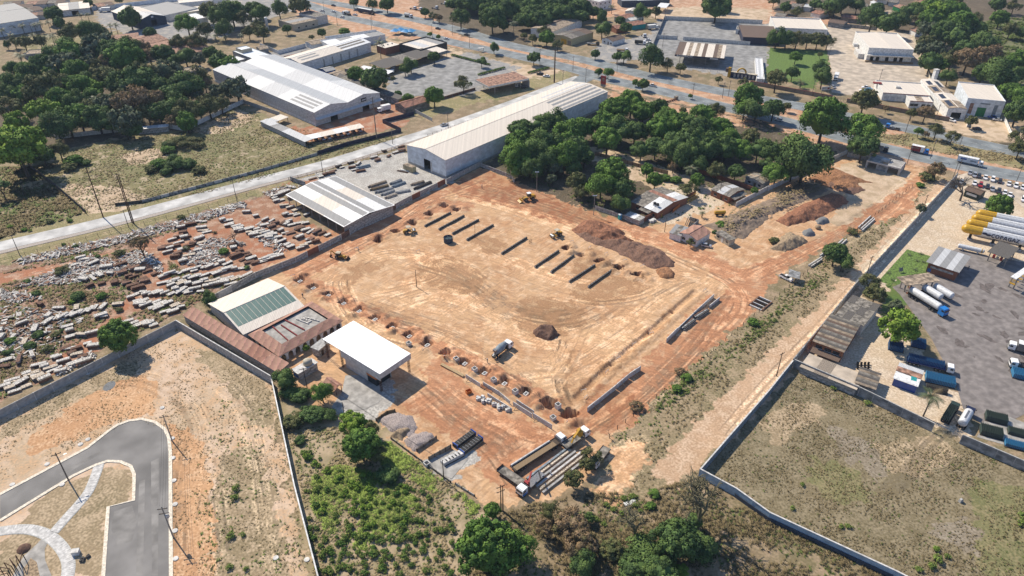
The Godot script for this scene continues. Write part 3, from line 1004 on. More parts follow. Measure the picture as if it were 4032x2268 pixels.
func door_outline(w: float,h: float,doors: Array,rise: float) -> PackedVector2Array:
	var p := PackedVector2Array([Vector2(-w / 2,0)])
	for d in doors:
		var lo := 0.0 if d[2] <= 0.0 else 0.001
		p.append_array([Vector2(d[0] - d[1] / 2,lo),Vector2(d[0] - d[1] / 2,d[3]),Vector2(d[0] + d[1] / 2,d[3]),Vector2(d[0] + d[1] / 2,lo)])
	p.append_array([Vector2(w / 2,0),Vector2(w / 2,h)])
	if rise > 0.0:
		p.append(Vector2(0,h + rise))
	p.append(Vector2(-w / 2,h))
	return p
func gable(f: Dictionary,rise: float,along_x: bool,wall: String,pat: Array,over := 0.35,skip_walls := "",th := 0.12,doors := []) -> void:
	var o: Node3D = f.n
	var L: float = f.L
	var W: float = f.W
	var h: float = f.h
	var A := L if along_x else W
	var B := W if along_x else L
	var at := func(u: float,v: float,y: float) -> Vector3: return Vector3(u,y,v) if along_x else Vector3(v,y,u)
	if wall:
		for s in [-1.0,1.0]:
			if not skip_walls.contains("s"):
				var c: Vector3 = at.call(0.0,s * (B / 2 - .1),h / 2)
				if doors.size() and along_x and s == f.s:
					part("wall",prism_mesh(door_outline(A,h,doors,0.0),.2),M[wall],o,Vector3(0,0,s * (B / 2 - .1)))
				else:
					box(o,"wall",M[wall],c,Vector3(A,h,.2) if along_x else Vector3(.2,h,A))
			if not skip_walls.contains("g"):
				var g := prism_mesh(door_outline(B - .42,h,doors if s == f.s and not along_x else [],rise),.2)
				part("gable_wall",g,M[wall],o,at.call(s * (A / 2 - .1),0.0,0.0),Vector3(0,PI / 2 if along_x else 0.0,0))
	var n := pat.size()
	for i in n:
		var u0 := -A / 2 - over + (A + 2 * over) * i / n
		var u1 := -A / 2 - over + (A + 2 * over) * (i + 1) / n - 0.02
		for s in [-1.0,1.0]:
			var drop := rise * over / (B / 2)
			var e := 0.0 if pat[i] == pat[maxi(i - 1,0)] else 0.04
			slab(o,"roof_panel",M[pat[i]],at.call(u0,s * 0.02,h + rise + .16 + e),at.call(u1,s * 0.02,h + rise + .16 + e),at.call(u1,s * (B / 2 + over),h - drop + .16 + e),at.call(u0,s * (B / 2 + over),h - drop + .16 + e),th)
	var rc: Vector3 = at.call(0.0,0.0,h + rise + .2)
	box(o,"ridge_cap",M[pat[0]],rc,Vector3(A + 2 * over,.1,.5) if along_x else Vector3(.5,.1,A + 2 * over))
func flat_roof(f: Dictionary,wall: String,roof: Array,parapet := 0.5,slope := 0.0,along_x := true) -> void:
	var o: Node3D = f.n
	var L: float = f.L
	var W: float = f.W
	var h: float = f.h
	var wb := h
	box(o,"wall",M[wall],Vector3(0,wb / 2,W / 2 - .1),Vector3(L,wb,.2))
	box(o,"wall",M[wall],Vector3(0,wb / 2,-W / 2 + .1),Vector3(L,wb,.2))
	box(o,"wall",M[wall],Vector3(L / 2 - .1,wb / 2,0),Vector3(.2,wb - .01,W - .42))
	box(o,"wall",M[wall],Vector3(-L / 2 + .1,wb / 2,0),Vector3(.2,wb - .01,W - .42))
	var y := h - parapet if parapet > 0 else h + .13
	var l2 := L / 2 - .22 if parapet > 0 else L / 2 + .3
	var w2 := W / 2 - .22 if parapet > 0 else W / 2 + .3
	var n := roof.size()
	for i in n:
		var a := -1.0 + 2.0 * i / n
		var b := -1.0 + 2.0 * (i + 1) / n
		if along_x:
			slab(o,"roof_panel",M[roof[i]],Vector3(a * l2,y + slope,-w2),Vector3(b * l2 - .02,y + slope,-w2),Vector3(b * l2 - .02,y - slope,w2),Vector3(a * l2,y - slope,w2),.12)
		else:
			slab(o,"roof_panel",M[roof[i]],Vector3(-l2,y + slope,a * w2),Vector3(l2,y - slope,a * w2),Vector3(l2,y - slope,b * w2 - .02),Vector3(-l2,y + slope,b * w2 - .02),.12)
func shed_roof(f: Dictionary,back: float,roof: Array,wall := "",post := "pole",n_post := 4,over := 0.3) -> void:
	var o: Node3D = f.n
	var L: float = f.L
	var W: float = f.W
	var h: float = f.h
	var s: float = f.s
	for i in roof.size():
		var a: float = -L / 2 - over + (L + 2 * over) * i / roof.size()
		var b: float = -L / 2 - over + (L + 2 * over) * (i + 1) / roof.size() - .02
		slab(o,"roof_panel",M[roof[i]],Vector3(a,h + .15,s * (W / 2 + over)),Vector3(b,h + .15,s * (W / 2 + over)),Vector3(b,h + back + .15,-s * (W / 2 + over)),Vector3(a,h + back + .15,-s * (W / 2 + over)),.12)
	if wall:
		box(o,"wall",M[wall],Vector3(0,(h + back) / 2,-s * (W / 2 - .1)),Vector3(L,h + back,.2))
		box(o,"wall",M[wall],Vector3(0,h / 2,s * (W / 2 - .1)),Vector3(L,h,.2))
		for e in [-1.0,1.0]:
			var g := prism_mesh(PackedVector2Array([Vector2(-W / 2 + .21,0),Vector2(W / 2 - .21,0),Vector2(W / 2 - .21,h),Vector2(-W / 2 + .21,h + back)]),.2)
			part("wall",g,M[wall],o,Vector3(e * (L / 2 - .1),0,0),Vector3(0,-PI / 2 if s > 0 else PI / 2,0))
	else:
		for i in n_post:
			var x: float = -L / 2 + .2 + (L - .4) * i / maxf(n_post - 1,1)
			box(o,"post",M[post],Vector3(x,h / 2,s * (W / 2 - .2)),Vector3(.2,h,.2))
			box(o,"post",M[post],Vector3(x,(h + back) / 2,-s * (W / 2 - .2)),Vector3(.2,h + back,.2))
func opening(f: Dictionary,called: String,mt: String,side: String,u: float,y: float,w: float,hh: float,frame := "") -> MeshInstance3D:
	var o: Node3D = f.n
	var s: float = f.s
	var c: Vector3
	var sz: Vector3
	match side:
		"f": c = Vector3(u * f.L,y + hh / 2,s * f.W / 2); sz = Vector3(w,hh,.12)
		"b": c = Vector3(u * f.L,y + hh / 2,-s * f.W / 2); sz = Vector3(w,hh,.12)
		"l": c = Vector3(-f.L / 2,y + hh / 2,u * f.W); sz = Vector3(.12,hh,w)
		_: c = Vector3(f.L / 2,y + hh / 2,u * f.W); sz = Vector3(.12,hh,w)
	var d := box(o,called,M[mt],c,sz)
	if frame:
		var bz := Vector3(w + .24,.12,.24) if side in ["f","b"] else Vector3(.24,.12,w + .24)
		box(o,called + "_sill",M[frame],c + Vector3(0,-hh / 2 - .06,0),bz)
	return d
func wall_run(called: String,label: String,pts: Array,h: float,panel: String,post: String,step := 3.0,th := 0.18,group := "",cap := "",cat := "wall",mixed := []) -> Node3D:
	var g := []
	for p in pts:
		g.append(ga(p))
	var o := thing(called,label,cat,g[0],0.0,group)
	var cnt := 0
	for i in g.size() - 1:
		var a: Vector3 = g[i] - g[0]
		var b: Vector3 = g[i + 1] - g[0]
		var l := a.distance_to(b)
		var n := maxi(int(round(l / step)),1)
		var ry := -atan2(b.z - a.z,b.x - a.x)
		for k in n:
			var c := a.lerp(b,(k + .5) / n)
			var mt: String = panel if mixed.size() == 0 else mixed[(cnt * 7 + k * k) % mixed.size()]
			cnt += 1
			box(o,"panel",M[mt],c + Vector3(0,h / 2 - .1,0),Vector3(l / n - .12,h + .2 + (.02 * sin(cnt * 3.0)),th),ry)
			box(o,"post",M[post],a.lerp(b,float(k) / n) + Vector3(0,h / 2 - .05,0),Vector3(.22,h + .2,th + .14),ry)
			if cap:
				box(o,"coping",M[cap],c + Vector3(0,h + .06,0),Vector3(l / n,.1,th + .12),ry)
		if i == g.size() - 2:
			box(o,"post",M[post],b + Vector3(0,h / 2 - .05,0),Vector3(.22,h + .2,th + .14),ry)
	return o
func post_fence(called: String,label: String,pts: Array,h: float,step: float,post := "darkwood",rail := true,group := "") -> Node3D:
	var g := []
	for p in pts:
		g.append(ga(p))
	var o := thing(called,label,"fence",g[0],0.0,group)
	for i in g.size() - 1:
		var a: Vector3 = g[i] - g[0]
		var b: Vector3 = g[i + 1] - g[0]
		var l := a.distance_to(b)
		var n := maxi(int(l / step),1)
		var ry := -atan2(b.z - a.z,b.x - a.x)
		for k in n:
			box(o,"post",M[post],a.lerp(b,float(k) / n) + Vector3(0,h / 2 - .1,0),Vector3(.14,h + .2,.14),ry)
		if rail:
			for y in [h * .9,h * .5]:
				box(o,"rail",M[post],a.lerp(b,.5) + Vector3(0,y,0),Vector3(l,.06,.05),ry)
	return o
func heap(called: String,label: String,k: int,pts: Array,h: float,mt: String,sd: int,cat := "soil heap",rough := 0.35,ridge := 0.45) -> Node3D:
	var pg := poly([k] + pts)
	var c := Vector2.ZERO
	for p in pg:
		c += p / pg.size()
	var o := thing(called,label,cat,Vector3(c.x,0,c.y))
	var lo := Vector2(1e9,1e9)
	var hi := -lo
	for p in pg:
		lo = lo.min(p)
		hi = hi.max(p)
	var st := maxf(0.35,maxf(hi.x - lo.x,hi.y - lo.y) / 90.0)
	var nx := int((hi.x - lo.x) / st) + 3
	var nz := int((hi.y - lo.y) / st) + 3
	var ns := FastNoiseLite.new()
	ns.seed = sd
	ns.frequency = 0.16
	ns.fractal_octaves = 4
	var H := PackedFloat32Array()
	H.resize(nx * nz)
	var wid := sqrt(absf((hi.x - lo.x) * (hi.y - lo.y))) * ridge
	for j in nz:
		for i in nx:
			var p := lo + Vector2(i - 1,j - 1) * st
			var d := 1e9
			for e in pg.size():
				var q := Geometry2D.get_closest_point_to_segment(p,pg[e],pg[(e + 1) % pg.size()])
				d = minf(d,q.distance_to(p))
			if not Geometry2D.is_point_in_polygon(p,pg):
				d = -d
			d += ns.get_noise_2d(p.x * 1.7,p.y * 1.7) * st * 2.2
			var t := clampf(d / maxf(wid * 0.5,h * 1.15),0.0,1.0)
			var y := h * (1.0 - pow(1.0 - t,1.5)) * (1.0 + rough * 1.4 * ns.get_noise_2d(p.x,p.y)) + 0.25 * rough * ns.get_noise_2d(p.x * 5.0,p.y * 5.0)
			H[j * nx + i] = y if d > 0.0 else -0.25
	var v := PackedVector3Array()
	var nn := PackedVector3Array()
	var ix := PackedInt32Array()
	for j in nz:
		for i in nx:
			var p := lo + Vector2(i - 1,j - 1) * st - c
			v.append(Vector3(p.x,H[j * nx + i],p.y))
			var gx := H[j * nx + mini(i + 1,nx - 1)] - H[j * nx + maxi(i - 1,0)]
			var gz := H[mini(j + 1,nz - 1) * nx + i] - H[maxi(j - 1,0) * nx + i]
			nn.append(Vector3(-gx,2 * st,-gz).normalized())
			if i < nx - 1 and j < nz - 1:
				var a := j * nx + i
				if maxf(maxf(H[a],H[a + 1]),maxf(H[a + nx],H[a + nx + 1])) > -0.2:
					ix.append_array([a,a + 1,a + nx + 1,a,a + nx + 1,a + nx])
	part("mound",tri_mesh(v,nn,PackedColorArray(),ix),M[mt],o)
	return o
var proto := {}
var hidden: Node3D
var wheel_mesh: ArrayMesh
var tank_mesh: ArrayMesh
func pv(a: Array) -> PackedVector2Array:
	var r := PackedVector2Array()
	for i in range(0,a.size(),2):
		r.append(Vector2(a[i],a[i + 1]))
	return r
func wheel(o: Node,x: float,z: float,r: float,w: float) -> void:
	var t := part("wheel",wheel_mesh,M["rubber"],o,v3(x,r,z),v3(PI / 2,0,0),v3(r,w,r))
	part("rim",unit_cyl,M["steel"],t,Vector3.ZERO,Vector3.ZERO,v3(.55,1.04,.55))
func car(kind: String,paint: String,at: Vector3,deg: float,label: String,group := "") -> Node3D:
	var o := thing("pickup_truck" if kind == "pickup" else "car",label,"pickup" if kind == "pickup" else "car",at,-deg_to_rad(deg),group)
	var key := "car_" + kind
	if not proto.has(key):
		var b: PackedVector2Array
		var c: PackedVector2Array
		match kind:
			"pickup":
				b = pv([-2.6,.45,-2.55,1.05,-.75,1.05,-.7,1.1,1.2,1.1,2.35,.98,2.6,.75,2.6,.42])
				c = pv([-.75,1.1,-.6,1.75,.55,1.75,1.25,1.1])
			"hatch":
				b = pv([-1.95,.4,-2.0,.9,-1.9,1.0,1.0,1.0,1.85,.88,2.02,.65,2.02,.38])
				c = pv([-1.9,1.0,-1.55,1.5,.25,1.52,1.05,1.0])
			"suv":
				b = pv([-2.25,.45,-2.3,1.05,-2.2,1.12,1.1,1.12,2.05,.98,2.28,.75,2.28,.42])
				c = pv([-2.2,1.12,-1.9,1.7,.4,1.72,1.15,1.12])
			_:
				b = pv([-2.2,.4,-2.25,.85,-2.15,.98,1.0,.98,2.05,.86,2.25,.62,2.25,.38])
				c = pv([-1.75,.98,-1.05,1.45,.25,1.47,1.1,.98])
		var rt := PackedVector2Array()
		for i in c.size():
			rt.append(c[i])
		var top := c[1].y
		var roof := pv([c[1].x - .02,top - .06,c[1].x + .05,top + .03,c[2].x - .08,top + .03,c[2].x + .03,top - .06])
		proto[key] = [prism_mesh(b,1.78,.06),prism_mesh(c,1.62,.18),prism_mesh(roof,1.3,.04),b,c]
	var q: Array = proto[key]
	var bd := part("body",q[0],M[paint],o)
	part("cabin_glass",q[1],M["glass"],o)
	part("roof",q[2],M[paint],o)
	var e: float = q[3][q[3].size() - 1].x
	for s in [-1.0,1.0]:
		box(bd,"headlight",M["steel"],v3(e - .06,.72,s * .62),v3(.16,.14,.36))
		box(bd,"tail_light",M["carred"],v3(-e + .02,.82,s * .66),v3(.1,.18,.3))
		wheel(o,e * .6,s * .78,.34,.22)
		wheel(o,-e * .6,s * .78,.34,.22)
	if kind == "pickup":
		box(bd,"cargo_bed",M["black"],v3(-1.65,1.02,0),v3(1.7,.1,1.45))
	return o
func cab(o: Node3D,x: float,paint: String,h := 2.6,w := 2.4,l := 2.0) -> void:
	var c := part("cab",prism_mesh(pv([x - l,.7,x - l,h,x - .35,h,x - .1,h - .35,x,1.5,x,.7]),w,.12),M[paint],o)
	box(c,"windscreen",M["glass"],v3(x - .06,h - .75,0),v3(.12,.7,w * .82),0,0,.12)
	for s in [-1.0,1.0]:
		box(c,"side_window",M["glass"],v3(x - .8,h - .72,s * (w / 2 - .06)),v3(.8,.6,.08))
		box(c,"mirror",M["black"],v3(x - .1,h - .6,s * (w / 2 + .15)),v3(.1,.45,.2))
		box(c,"headlight",M["steel"],v3(x,1.0,s * .85),v3(.08,.2,.4))
	box(c,"bumper",M["black"],v3(x,.65,0),v3(.16,.35,w))
func truck(kind: String,paint: String,load_: String,L: float,at: Vector3,deg: float,label: String,cat := "truck",group := "") -> Node3D:
	var o := thing(kind + "_truck",label,cat,at,-deg_to_rad(deg),group)
	var f := L / 2
	cab(o,f,paint)
	box(o,"chassis",M["black"],v3(-.4,.8,0),v3(L - 1.0,.3,.9))
	var xs := [f - 1.1,-f + 1.0,-f + 2.2]
	if L > 11.0:
		xs += [f - 3.6,-f + 3.4,f - 4.8]
	elif L < 6.5:
		xs = [f - 1.1,-f + 1.0]
	for x in xs:
		for s in [-1.0,1.0]:
			wheel(o,x,s * 1.0,.5,.38)
	var bl := L - 2.3
	var bx := -f + bl / 2
	match kind:
		"box":
			box(o,"cargo_box",M[load_],v3(bx,2.25,0),v3(bl,2.5,2.45))
			box(o,"cargo_roof",M["roofwhite"],v3(bx,3.53,0),v3(bl + .02,.06,2.47))
			box(o,"rear_door",M["steel"],v3(-f - .02,2.2,0),v3(.06,2.2,2.2))
		"flatbed":
			box(o,"deck",M[load_],v3(bx,1.25,0),v3(bl,.18,2.45))
			box(o,"headboard",M["steel"],v3(f - 2.35,1.9,0),v3(.1,1.2,2.4))
			for s in [-1.0,1.0]:
				box(o,"side_rail",M["black"],v3(bx,1.42,s * 1.2),v3(bl,.16,.06))
		"tipper":
			box(o,"body_floor",M[load_],v3(bx,1.3,0),v3(bl,.2,2.4))
			for s in [-1.0,1.0]:
				box(o,"body_side",M[load_],v3(bx,1.9,s * 1.17),v3(bl,1.1,.1))
			box(o,"tailgate",M[load_],v3(-f + .05,1.9,0),v3(.1,1.1,2.24))
			box(o,"body_front",M[load_],v3(f - 2.35,2.0,0),v3(.1,1.3,2.24))
		"tanker":
			part("tank",tank_mesh,M[load_],o,v3(bx,2.25,0),v3(0,0,PI / 2),v3(1.2,bl / 2,1.2))
			for q in 3:
				box(o,"saddle",M["black"],v3(bx + (q - 1) * bl * .3,1.2,0),v3(.3,.5,2.0))
			box(o,"walkway",M["steel"],v3(bx,3.42,0),v3(bl * .6,.06,.5))
		"mixer":
			part("drum",lathe_mesh([[.05,-2.7],[.75,-2.6],[1.2,-.6],[1.2,.8],[.7,2.3],[.55,2.6],[.02,2.6]],18),M[load_],o,v3(bx + .3,2.35,0),v3(0,0,PI / 2 + .16))
			box(o,"drum_stand",M["black"],v3(f - 2.6,1.6,0),v3(.4,1.4,1.8))
			box(o,"hopper",M["steel"],v3(-f + .9,3.0,0),v3(.9,.7,1.2))
			box(o,"chute",M["steel"],v3(-f + .3,1.9,0),v3(1.3,.18,.5),0,0,.5)
		"tractor":
			for s in [-1.0,1.0]:
				cyl(o,"fuel_tank",M["steel"],v3(.2,.85,s * 1.0),.32,1.2,v3(0,0,PI / 2))
			cyl(o,"fifth_wheel",M["black"],v3(-f + 1.6,1.05,0),.6,.12)
	return o
func cylinder_load(o: Node3D,mt: String,x0: float,x1: float,w: float,y0: float,layers: int) -> void:
	var me := SurfaceTool.new()
	me.begin(Mesh.PRIMITIVE_TRIANGLES)
	var one := lathe_mesh([[.17,0],[.18,.08],[.18,.36],[.1,.46],[.12,.47],[.12,.56]],7)
	var nx := int((x1 - x0) / .42)
	var nz := int(w / .42)
	for l in layers:
		for i in nx:
			for j in nz:
				if l < layers - 1 and i > 0 and i < nx - 1 and j > 0 and j < nz - 1:
					continue
				me.append_from(one,0,Transform3D(Basis(),v3(x0 + (i + .5) * .42,y0 + l * .58,-w / 2 + (j + .5) * .42)))
	var p := part("gas_cylinders",me.commit(),M[mt],o)
	p.set_meta("kind","stuff")
func person(k: int,x: float,y: float,deg: float,top: String,label: String,bend := 0.0) -> void:
	var o := thing("person",label,"person",gp(k,x,y),-deg_to_rad(deg))
	var v := PackedVector3Array()
	var nn := PackedVector3Array()
	for s in [-1.0,1.0]:
		limb(v,nn,v3(.06 * s,.02,s * .12),v3(-.02 * s,.48,s * .11),.06,.075,8)
		limb(v,nn,v3(-.02 * s,.48,s * .11),v3(0,.92,s * .09),.075,.10,8)
		limb(v,nn,v3(0,.04,s * .12),v3(.2,.04,s * .14),.055,.04,6)
	limb(v,nn,v3(0,.86,0),v3(bend * .25,1.14,0),.16,.15,10)
	part("body",person_mesh(bend),M[top],o)
	part("trousers",tri_mesh(v,nn),M["cloth"],o)
	var hd := part("head",lathe_mesh([[.01,-.13],[.07,-.11],[.10,0],[.095,.08],[.01,.13]],12),M["skin"],o,v3(.03 + bend * .62,1.62 - bend * .22,0))
	part("helmet",lathe_mesh([[.15,0],[.13,.02],[.115,.09],[.01,.15]],12),M["carwhite"],hd,v3(0,.02,0))
var body_mesh := {}
func person_mesh(bend: float) -> ArrayMesh:
	if not body_mesh.has(bend):
		var v := PackedVector3Array()
		var nn := PackedVector3Array()
		var hip := v3(0,.9,0)
		var chest := v3(bend * .45,1.36 - bend * .12,0)
		limb(v,nn,hip,chest,.15,.19,10)
		limb(v,nn,chest,chest + v3(.02 + bend * .08,.14,0),.19,.06,10)
		for s in [-1.0,1.0]:
			var sh := chest + v3(0,.03,s * .2)
			var el := sh + v3(.05 + bend * .15,-.29,s * .08)
			var hand := el + v3(.14 + bend * .1,-.22,-s * .02)
			limb(v,nn,sh,el,.065,.05,8)
			limb(v,nn,el,hand,.05,.035,8)
			limb(v,nn,hand,hand + v3(.07,-.08,0),.04,.025,6)
		body_mesh[bend] = tri_mesh(v,nn)
	return body_mesh[bend]
func roller(k: int,x: float,y: float,deg: float,label: String) -> void:
	var o := thing("road_roller",label,"roller",gp(k,x,y),-deg_to_rad(deg),"soil rollers on the earthworks")
	part("drum",lathe_mesh([[.01,-1.05],[.72,-1.05],[.75,-1.0],[.75,1.0],[.72,1.05],[.01,1.05]],20),M["steel"],o,v3(1.9,.75,0),v3(PI / 2,0,0))
	for s in [-1.0,1.0]:
		box(o,"drum_frame",M["machine"],v3(1.6,.95,s * 1.15),v3(2.2,.3,.16))
		wheel(o,-1.3,s * .85,.78,.5)
		for q in [-.9,.3]:
			box(o,"canopy_post",M["black"],v3(q,2.2,s * .6),v3(.08,1.4,.08))
	box(o,"drum_yoke",M["machine"],v3(.6,1.0,0),v3(.3,.5,2.3))
	part("engine_hood",prism_mesh(pv([-2.6,.8,-2.6,1.55,-2.3,1.75,-.9,1.8,-.9,.8]),1.5,.1),M["machine"],o)
	box(o,"platform",M["black"],v3(-.2,1.1,0),v3(1.4,.4,1.5))
	box(o,"seat",M["black"],v3(-.4,1.6,0),v3(.5,.6,.5))
	box(o,"canopy",M["cream"],v3(-.3,2.95,0),v3(1.8,.12,1.8))
func backhoe(k: int,x: float,y: float,deg: float,label: String) -> void:
	var o := thing("backhoe_loader",label,"backhoe",gp(k,x,y),-deg_to_rad(deg))
	part("engine_hood",prism_mesh(pv([.3,.8,.3,1.6,2.1,1.45,2.2,.8]),1.0,.06),M["machine"],o)
	box(o,"chassis",M["black"],v3(0,.75,0),v3(4.2,.35,1.0))
	box(o,"cab_base",M["machine"],v3(-.6,1.1,0),v3(1.6,.5,1.5))
	box(o,"cab_glass",M["glass"],v3(-.6,1.85,0),v3(1.5,1.1,1.4))
	box(o,"cab_roof",M["cream"],v3(-.6,2.5,0),v3(1.8,.16,1.6))
	for s in [-1.0,1.0]:
		wheel(o,-1.0,s * .95,.72,.45)
		wheel(o,1.5,s * .85,.45,.3)
		box(o,"loader_arm",M["machine"],v3(2.0,1.0,s * .65),v3(2.2,.2,.14),0,0,-.3)
	part("front_bucket",prism_mesh(pv([2.9,.2,2.8,.9,3.1,1.0,3.1,.45,3.7,.2]),2.1),M["rust"],o)
	box(o,"boom",M["machine"],v3(-2.4,2.0,0),v3(2.4,.32,.3),0,0,-.75)
	box(o,"dipper",M["machine"],v3(-3.7,1.9,0),v3(.25,2.2,.25),0,0,-.25)
	part("rear_bucket",prism_mesh(pv([-4.4,.3,-4.2,.9,-3.7,.9,-3.6,.3,-4.0,.1]),.8),M["rust"],o)
func wheel_loader(k: int,x: float,y: float,deg: float,label: String) -> void:
	var o := thing("wheel_loader",label,"loader",gp(k,x,y),-deg_to_rad(deg))
	part("engine_hood",prism_mesh(pv([-3.4,1.0,-3.4,1.9,-3.0,2.3,-1.0,2.4,-1.0,1.0]),2.0,.12),M["machine"],o)
	box(o,"front_frame",M["machine"],v3(1.0,1.2,0),v3(2.0,.8,1.3))
	box(o,"cab_glass",M["glass"],v3(-.4,2.6,0),v3(1.4,1.4,1.5))
	box(o,"cab_roof",M["carwhite"],v3(-.4,3.38,0),v3(1.7,.16,1.7))
	for s in [-1.0,1.0]:
		wheel(o,1.4,s * 1.05,.8,.6)
		wheel(o,-1.9,s * 1.05,.8,.6)
		box(o,"lift_arm",M["machine"],v3(2.5,1.3,s * .6),v3(2.8,.35,.2),0,0,-.3)
	part("bucket",prism_mesh(pv([3.3,.15,3.2,1.2,3.6,1.4,3.65,.6,4.6,.15]),2.7),M["machine"],o)
func utility_pole(k: int,x: float,y: float,h: float,label: String,mt := "pole",arms := 1,lamp := false,r := 0.16,turn := 0.6,extra := "",called := "utility_pole",group := "") -> Node3D:
	var o := thing(called,label,"pole",gp(k,x,y),turn,group)
	var v := PackedVector3Array()
	var nn := PackedVector3Array()
	limb(v,nn,v3(0,-.2,0),v3(0,h,0),r,r * .65,8)
	part("shaft",tri_mesh(v,nn),M[mt],o)
	for a in arms:
		box(o,"crossarm",M["darkwood"],v3(0,h - .5 - a * 1.6,0),v3(2.2,.14,.14))
		for q in [-1.0,0.0,1.0]:
			cyl(o,"insulator",M["greywall"],v3(q,h - .32 - a * 1.6,0),.07,.25)
	if lamp:
		box(o,"lamp_arm",M["steel"],v3(.8,h * .82 + .2,0),v3(1.7,.08,.08),0,0,.25)
		box(o,"lamp_head",M["steel"],v3(1.75,h * .82 + .42,0),v3(.7,.12,.28))
	if extra == "transformer":
		cyl(o,"transformer",M["paleconcrete"],v3(.5,h * .72,0),.42,1.0)
		box(o,"bracket",M["steel"],v3(.25,h * .72,0),v3(.5,.1,.3))
	elif extra == "floods":
		for q in [-.6,0.0,.6]:
			box(o,"floodlight",M["carwhite"],v3(q,h + .1,.1),v3(.45,.4,.25),0,-.5)
		box(o,"lamp_bar",M["steel"],v3(0,h - .1,0),v3(1.8,.1,.1))
	return o
func _ready() -> void:
	rng.seed = 4
	var cam := Camera3D.new()
	cam.name = "camera"
	add_child(cam)
	cam.position = v3(0,CH,0)
	cam.rotation_degrees = v3(-33.6,0,0)
	cam.fov = rad_to_deg(2.0 * atan(1134.0 / FOC))
	cam.near = 1.0
	cam.far = 9000.0
	cam.current = true
	var sky_m := ProceduralSkyMaterial.new()
	sky_m.sky_top_color = Color(0.34,0.45,0.62)
	sky_m.sky_horizon_color = Color(0.74,0.77,0.80)
	sky_m.sky_curve = 0.12
	sky_m.ground_bottom_color = Color(0.32,0.27,0.2)
	sky_m.ground_horizon_color = Color(0.62,0.66,0.7)
	var sky := Sky.new()
	sky.sky_material = sky_m
	var env := Environment.new()
	env.background_mode = Environment.BG_SKY
	env.sky = sky
	env.background_energy_multiplier = 1.15
	env.tonemap_mode = Environment.TONE_MAPPER_LINEAR
	env.tonemap_exposure = 1.32
	env.sdfgi_enabled = true
	env.ssao_enabled = true
	env.ssil_enabled = true
	env.fog_enabled = true
	env.fog_density = 0.00008
	env.fog_light_color = Color(0.72,0.80,0.90)
	var we := WorldEnvironment.new()
	we.name = "environment"
	we.environment = env
	add_child(we)
	var sun := DirectionalLight3D.new()
	sun.name = "sun"
	add_child(sun)
	var az := deg_to_rad(46.0)
	var el := deg_to_rad(45.0)
	sun.look_at_from_position(Vector3.ZERO,v3(cos(az) * cos(el),-sin(el),sin(az) * cos(el)))
	sun.light_energy = 1.52
	sun.light_color = Color(1.0,0.955,0.88)
	sun.light_angular_distance = 0.5
	sun.shadow_enabled = true
	make_materials()
	make_plants()
	wheel_mesh = lathe_mesh([[.6,-.5],[.95,-.5],[1.0,-.4],[1.0,.4],[.95,.5],[.6,.5]],14)
	tank_mesh = lathe_mesh([[.01,-1.0],[.55,-.985],[.85,-.95],[1.0,-.88],[1.0,.88],[.85,.95],[.55,.985],[.01,1.0]],20)
	build_ground()
	roads()
	buildings_near()
	buildings_far()
	boundary()
	plants()
	site()
	stone_yard()
	depot()
	traffic()
	small_things()
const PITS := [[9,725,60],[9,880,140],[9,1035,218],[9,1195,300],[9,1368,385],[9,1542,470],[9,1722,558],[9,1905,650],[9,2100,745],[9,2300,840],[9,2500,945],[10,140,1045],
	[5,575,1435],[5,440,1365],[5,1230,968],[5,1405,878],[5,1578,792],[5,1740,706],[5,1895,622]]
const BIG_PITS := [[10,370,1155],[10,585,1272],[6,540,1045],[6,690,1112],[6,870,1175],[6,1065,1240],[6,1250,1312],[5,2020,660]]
func dig() -> void:
	var A := deg_to_rad(-53.0)
	for p in PITS:
		var c := ga(p)
		stamp(c,1.25,1.25,A,-1.9,.3,.1)
		for q in 4:
			var a := rng.randf() * TAU
			stamp(c + v3(cos(a),0,sin(a)) * rng.randf_range(2.6,3.6),.5,.8,a,rng.randf_range(.3,.7),1.2,.25)
	for i in BIG_PITS.size():
		var c := ga(BIG_PITS[i])
		var big := i < 2
		stamp(c,1.9 if big else 1.0,1.7 if big else .9,A,-3.0 if big else -1.8,.35,.15)
		for q in 5:
			var a := rng.randf() * TAU
			stamp(c + v3(cos(a),0,sin(a)) * rng.randf_range(3.0,4.2),.7,.9,a,rng.randf_range(.25,.55),1.4,.3)
	stamp(gp(10,2500,160),3.2,2.2,deg_to_rad(-46),-2.2,.3)
	var tr := [[10,640,1110],[10,1000,760],[10,1390,440],[10,1620,230],[10,1850,30]]
	for i in tr.size() - 1:
		var a := ga(tr[i])
		var b := ga(tr[i + 1])
		var an := atan2(b.z - a.z,b.x - a.x)
		stamp((a + b) / 2,a.distance_to(b) / 2,.7,an,-.8,.6,.25)
		stamp((a + b) / 2 + v3(-sin(an),0,cos(an)) * 2.4,a.distance_to(b) / 2,.5,an,.35,1.0,.3)
	for w in [[[6,90,860],[6,1500,1400]],[[5,1230,640],[5,2000,610]]]:
		for q in 26:
			var c := ga(w[0]).lerp(ga(w[1]),rng.randf()) + v3(rng.randf_range(-3,3),0,rng.randf_range(-3,3))
			stamp(c,.6,.6,rng.randf() * 3.0,rng.randf_range(-.3,.28),1.2,.25)
func line2(a: Array) -> PackedVector2Array:
	var r := PackedVector2Array()
	for p in a:
		var g := ga(p)
		r.append(Vector2(g.x,g.z))
	return r
